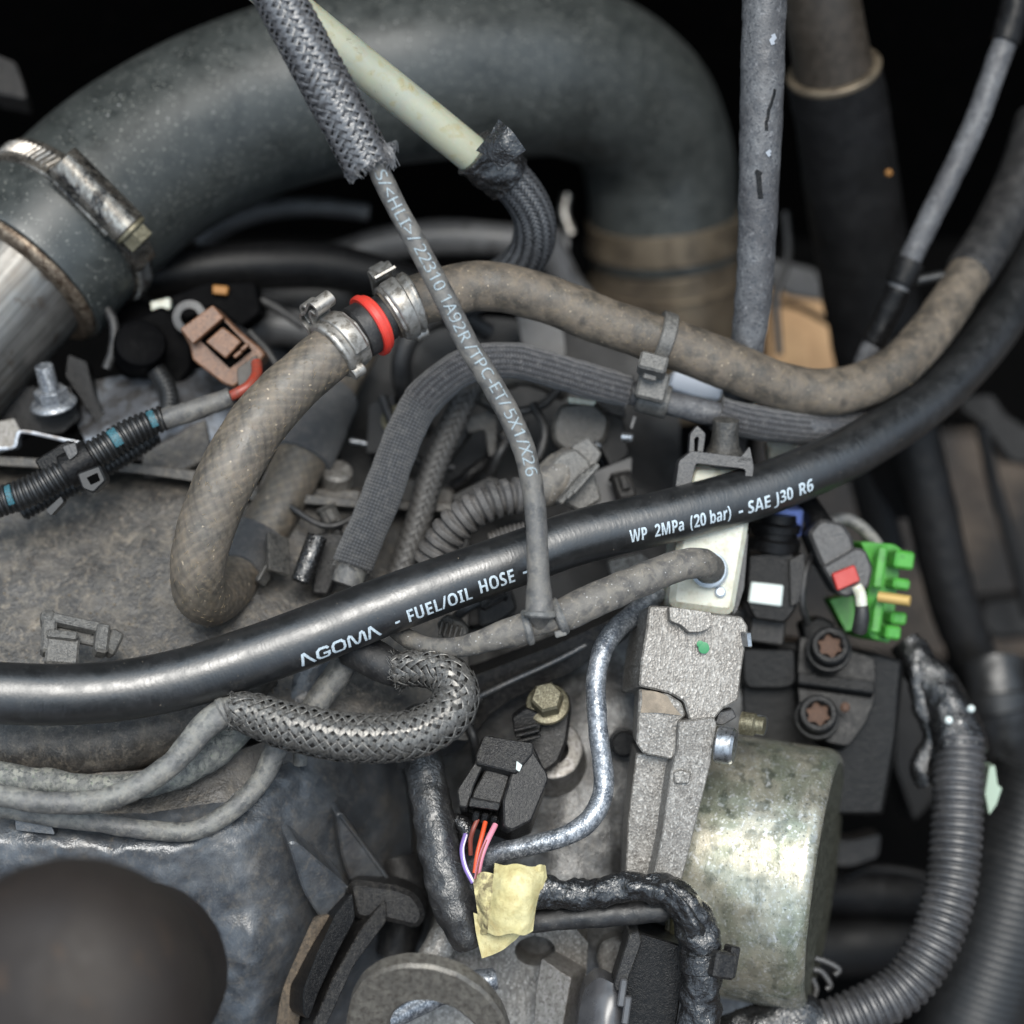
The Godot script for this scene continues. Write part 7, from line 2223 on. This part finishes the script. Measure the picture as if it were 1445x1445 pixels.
func clutter() -> void:   # wires and fittings half seen in the shade
	for q in [
		["wire", "thin black wire sagging in the shade right of the brown plug", "deep_wire", 1.3, [[352, 468, -70], [380, 500, -68], [398, 540, -66], [392, 590, -64]]],
		["wire", "black wire arching under the wide hose above the brown plug", "deep_wire", 1.6, [[228, 452, -80], [290, 412, -84], [360, 420, -86], [430, 460, -86]]],
		["wire", "dark wire crossing the gap left of the small braided hose", "deep_wire", 1.5, [[540, 560, -66], [560, 610, -62], [590, 650, -62], [640, 660, -64]]],
		["wire", "dark wire dipping under the knitted sleeve", "deep_wire", 1.5, [[668, 548, -62], [706, 580, -60], [760, 574, -60], [790, 548, -64]]],
		["wire", "black wire looping beside the actuator head", "deep_wire", 1.4, [[752, 570, -58], [768, 604, -54], [762, 640, -52], [742, 664, -54]]],
		["wire", "thin black wire running behind the upright speckled hose", "deep_wire", 1.5, [[1108, 300, -170], [1112, 360, -168], [1096, 420, -166], [1100, 500, -165]]],
		["wire", "pair of thin wires dropping beside the black stacked plug", "deep_wire", 1.2, [[1140, 880, -52], [1132, 850, -46], [1136, 810, -46], [1146, 782, -50]]],
		["wire", "dusty wire lying across the engine cover behind the clip", "deep_wire", 1.0, [[390, 700, -44], [440, 735, -40], [470, 742, -40], [500, 730, -42]]]]:
		var m := MB.new()
		var pts := []
		for e in q[4]: pts.append(px(e[0], e[1], e[2]))
		wire(m, pts, q[3], 12, 8)
		one(q[0], q[1], "wire", m, "dark_hose")
	var m := MB.new()
	slab(m, [[654, 592], [690, 578], [702, 590], [700, 640], [690, 646], [684, 606], [660, 612]], -66, 6, 0.8, 5)
	one("bent_bracket", "bent grey bracket in the shade left of the printed hose", "bracket", m, "dusty_plastic")
	m = MB.new()
	tube(m, path([[706, 540, -76, 14], [740, 528, -74, 17], [778, 540, -74, 16], [800, 556, -76, 13]], 1.5), {seg = 24, lump = 0.8})
	one("shaded_elbow", "small shaded elbow pipe just under the knitted sleeve", "pipe", m, "dusty_plastic")
	m = MB.new()
	lathe(m, px(560, 596, -70), B * Vector3(0.1, 0.5, 0.86), [[0, 0], [5, 0], [5.2, 0.5], [5.2, 1.4], [4.6, 1.8], [0, 1.8]], 28)
	hexa(m, px(560, 596, -70) + B * Vector3(0.1, 0.5, 0.86) * 0.0017, B * Vector3(0.1, 0.5, 0.86), 3.4, 3.6, 0.4)
	one("cover_bolt", "grimy hexagon bolt in the gap left of the small braided hose", "bolt", m, "bolt_gold")
	mini_plug(688, 562, -62, 58, 0.62, "small_plug", "small dusty plug in the shade right of the small braided hose", "dusty_plastic")
	mini_plug(722, 610, -58, -30, 0.6, "small_plug", "small black plug in the gap right of the printed hose", "black_plastic")
	mini_plug(468, 735, -44, 24, 0.55, "small_plug", "small dusty plug on the cover left of the woven sleeve", "dusty_plastic")
	mini_plug(690, 842, -34, -62, 0.6, "small_plug", "small black plug under the hose between the print and the tee", "black_plastic")
	mini_plug(655, 1010, -30, 20, 0.55, "small_plug", "small black plug in the trough right of the braided loop", "black_plastic")
	mini_plug(880, 690, -50, 12, 0.6, "small_plug", "small black plug on the grey plate left of the filter", "black_plastic")
	m = MB.new()
	slab(m, [[836, 540], [880, 568], [884, 590], [860, 584], [832, 562]], -56, 6, 0.8, 4)
	one("dark_ledge", "dark ledge above the actuator under the sleeve's frayed end", "ledge", m, "black_plastic")
	m = MB.new()
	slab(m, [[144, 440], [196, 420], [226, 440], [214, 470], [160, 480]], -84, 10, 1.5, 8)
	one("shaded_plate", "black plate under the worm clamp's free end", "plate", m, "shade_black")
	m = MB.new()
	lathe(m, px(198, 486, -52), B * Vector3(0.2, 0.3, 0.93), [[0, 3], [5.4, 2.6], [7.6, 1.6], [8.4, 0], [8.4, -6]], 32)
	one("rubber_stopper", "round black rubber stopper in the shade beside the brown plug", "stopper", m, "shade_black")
	m = MB.new()
	wire(m, [px(146, 428, -60), px(160, 455, -58), px(160, 490, -58), px(150, 520, -58)], 1.6, 12, 8)
	one("grey_cable", "grey-black cable hanging under the wide hose's left end", "cable", m, "dark_hose")
	m = MB.new()
	slab(m, [[1128, 1180], [1200, 1186], [1244, 1176], [1240, 1210], [1200, 1224], [1140, 1216]], -120, 14, 1.5, 8)
	one("dark_shelf", "dark shelf in the shade right of the motor", "shelf", m, "black_plastic")
	m = MB.new()
	wire(m, [px(1196, 1238, -150), px(1230, 1226, -148), px(1290, 1232, -146), px(1330, 1250, -146)], 1.8, 12, 8)
	one("wet_wire", "black wire above the dark bar behind the conduit", "wire", m, "tidy_black")

func mini_plug(x: float, y: float, z: float, turn: float, big: float, called: String, label: String, look_of: String) -> void:
	# a small plug: shell, latch bridge, ribs, strain boot and the stub of its wires
	var t := thing(called, label, "connector")
	var bs := cam(-24, 8, turn)
	var at := px(x, y, z)
	var go := func(a: float, b: float, c2: float) -> Vector3: return at + bs * Vector3(a, b, c2) * big * 0.001
	var m := MB.new()
	box(m, at, bs, Vector3(10, 14, 7) * big, 0.8)
	box(m, at + bs * Vector3(0, 7.6, 0) * big * 0.001, bs, Vector3(11.5, 2.6, 8.2) * big, 0.6)
	part(t, "shell", m, look_of)
	m = MB.new()
	box(m, at + bs * Vector3(0, 1.5, 4.6) * big * 0.001, bs, Vector3(5.0, 9.0, 2.2) * big, 0.6)
	part(t, "latch", m, look_of)
	for i in [-1.0, 1.0]:
		m = MB.new()
		box(m, at + bs * Vector3(4.4 * i, 0.5, 3.8) * big * 0.001, bs, Vector3(1.1, 12.0, 1.6) * big, 0.3)
		part(t, "rib", m, look_of)
	m = MB.new()
	var e := at - bs.y * 7.0 * big * 0.001
	wire(m, [e, e - bs.y * 0.006 * big, e - bs.y * 0.011 * big - bs.z * 0.003, e - bs.y * 0.016 * big - bs.z * 0.010], 2.6 * big, 16, 5)
	part(t, "boot", m, "dark_hose")

func crumbs() -> void:   # grit and fluff lying on things
	var m := MB.new()
	for i in 420:
		var x := rng.randf_range(-20, 480)
		var y := rng.randf_range(690, 1020)
		var z: float = -23.0 + (y - 930) * 0.115 - maxf(0.0, x - 330.0) * 0.05
		bit(m, px(x, y, z + 0.3 + 0.9 * lumps.get_noise_3dv(px(x, y, z) * 45.0)), rng.randf_range(0.12, 0.42))
	one("grit", "loose grit scattered over the top of the engine cover", "grit", m, "crumb", "", "stuff")
	m = MB.new()
	for i in 200:
		var s := rng.randf_range(0.0, 0.12)
		var a := rng.randf_range(-1.6, 1.2)
		var p := brown_down.on(s, a, 0.0001)
		var q := brown_down.on(s + rng.randf_range(-0.0012, 0.0012), a + rng.randf_range(-0.12, 0.12), 0.0003)
		wire(m, [p, (p + q) / 2 + B.z * 0.0003, q], 0.045, 4, 3)
	for i in 130:
		var s := rng.randf_range(0.0, brown_up.L)
		var a := rng.randf_range(-1.4, 1.3)
		var p := brown_up.on(s, a, 0.0001)
		var q := brown_up.on(s + rng.randf_range(-0.001, 0.001), a + rng.randf_range(-0.1, 0.1), 0.0003)
		wire(m, [p, (p + q) / 2 + B.z * 0.0002, q], 0.04, 4, 3)
	one("fluff", "tiny straw-coloured fibres caught on the brown hoses", "fluff", m, "fluff", "", "stuff")
	m = MB.new()
	for i in 90:
		var s := rng.randf_range(0.02, fuel.L * 0.75)
		bit(m, fuel.on(s, rng.randf_range(-1.5, 0.9), 0.0001), rng.randf_range(0.05, 0.16))
	one("dust_specks", "pale dust specks on the black fuel hose", "dust", m, "crumb", "", "stuff")

func bit(m: MB, at: Vector3, r: float) -> void:   # one crumb: a squashed, uneven octahedron
	var q := []
	for e in [Vector3.RIGHT, Vector3.LEFT, Vector3.UP, Vector3.DOWN, Vector3.BACK, Vector3.FORWARD]:
		q.append(at + B * (e * rng.randf_range(0.6, 1.5) * Vector3(1, 1, 0.6)) * r * 0.001)
	for f in [[0, 2, 4], [2, 1, 4], [1, 3, 4], [3, 0, 4], [2, 0, 5], [1, 2, 5], [3, 1, 5], [0, 3, 5]]:
		m.face([q[f[0]], q[f[1]], q[f[2]]])
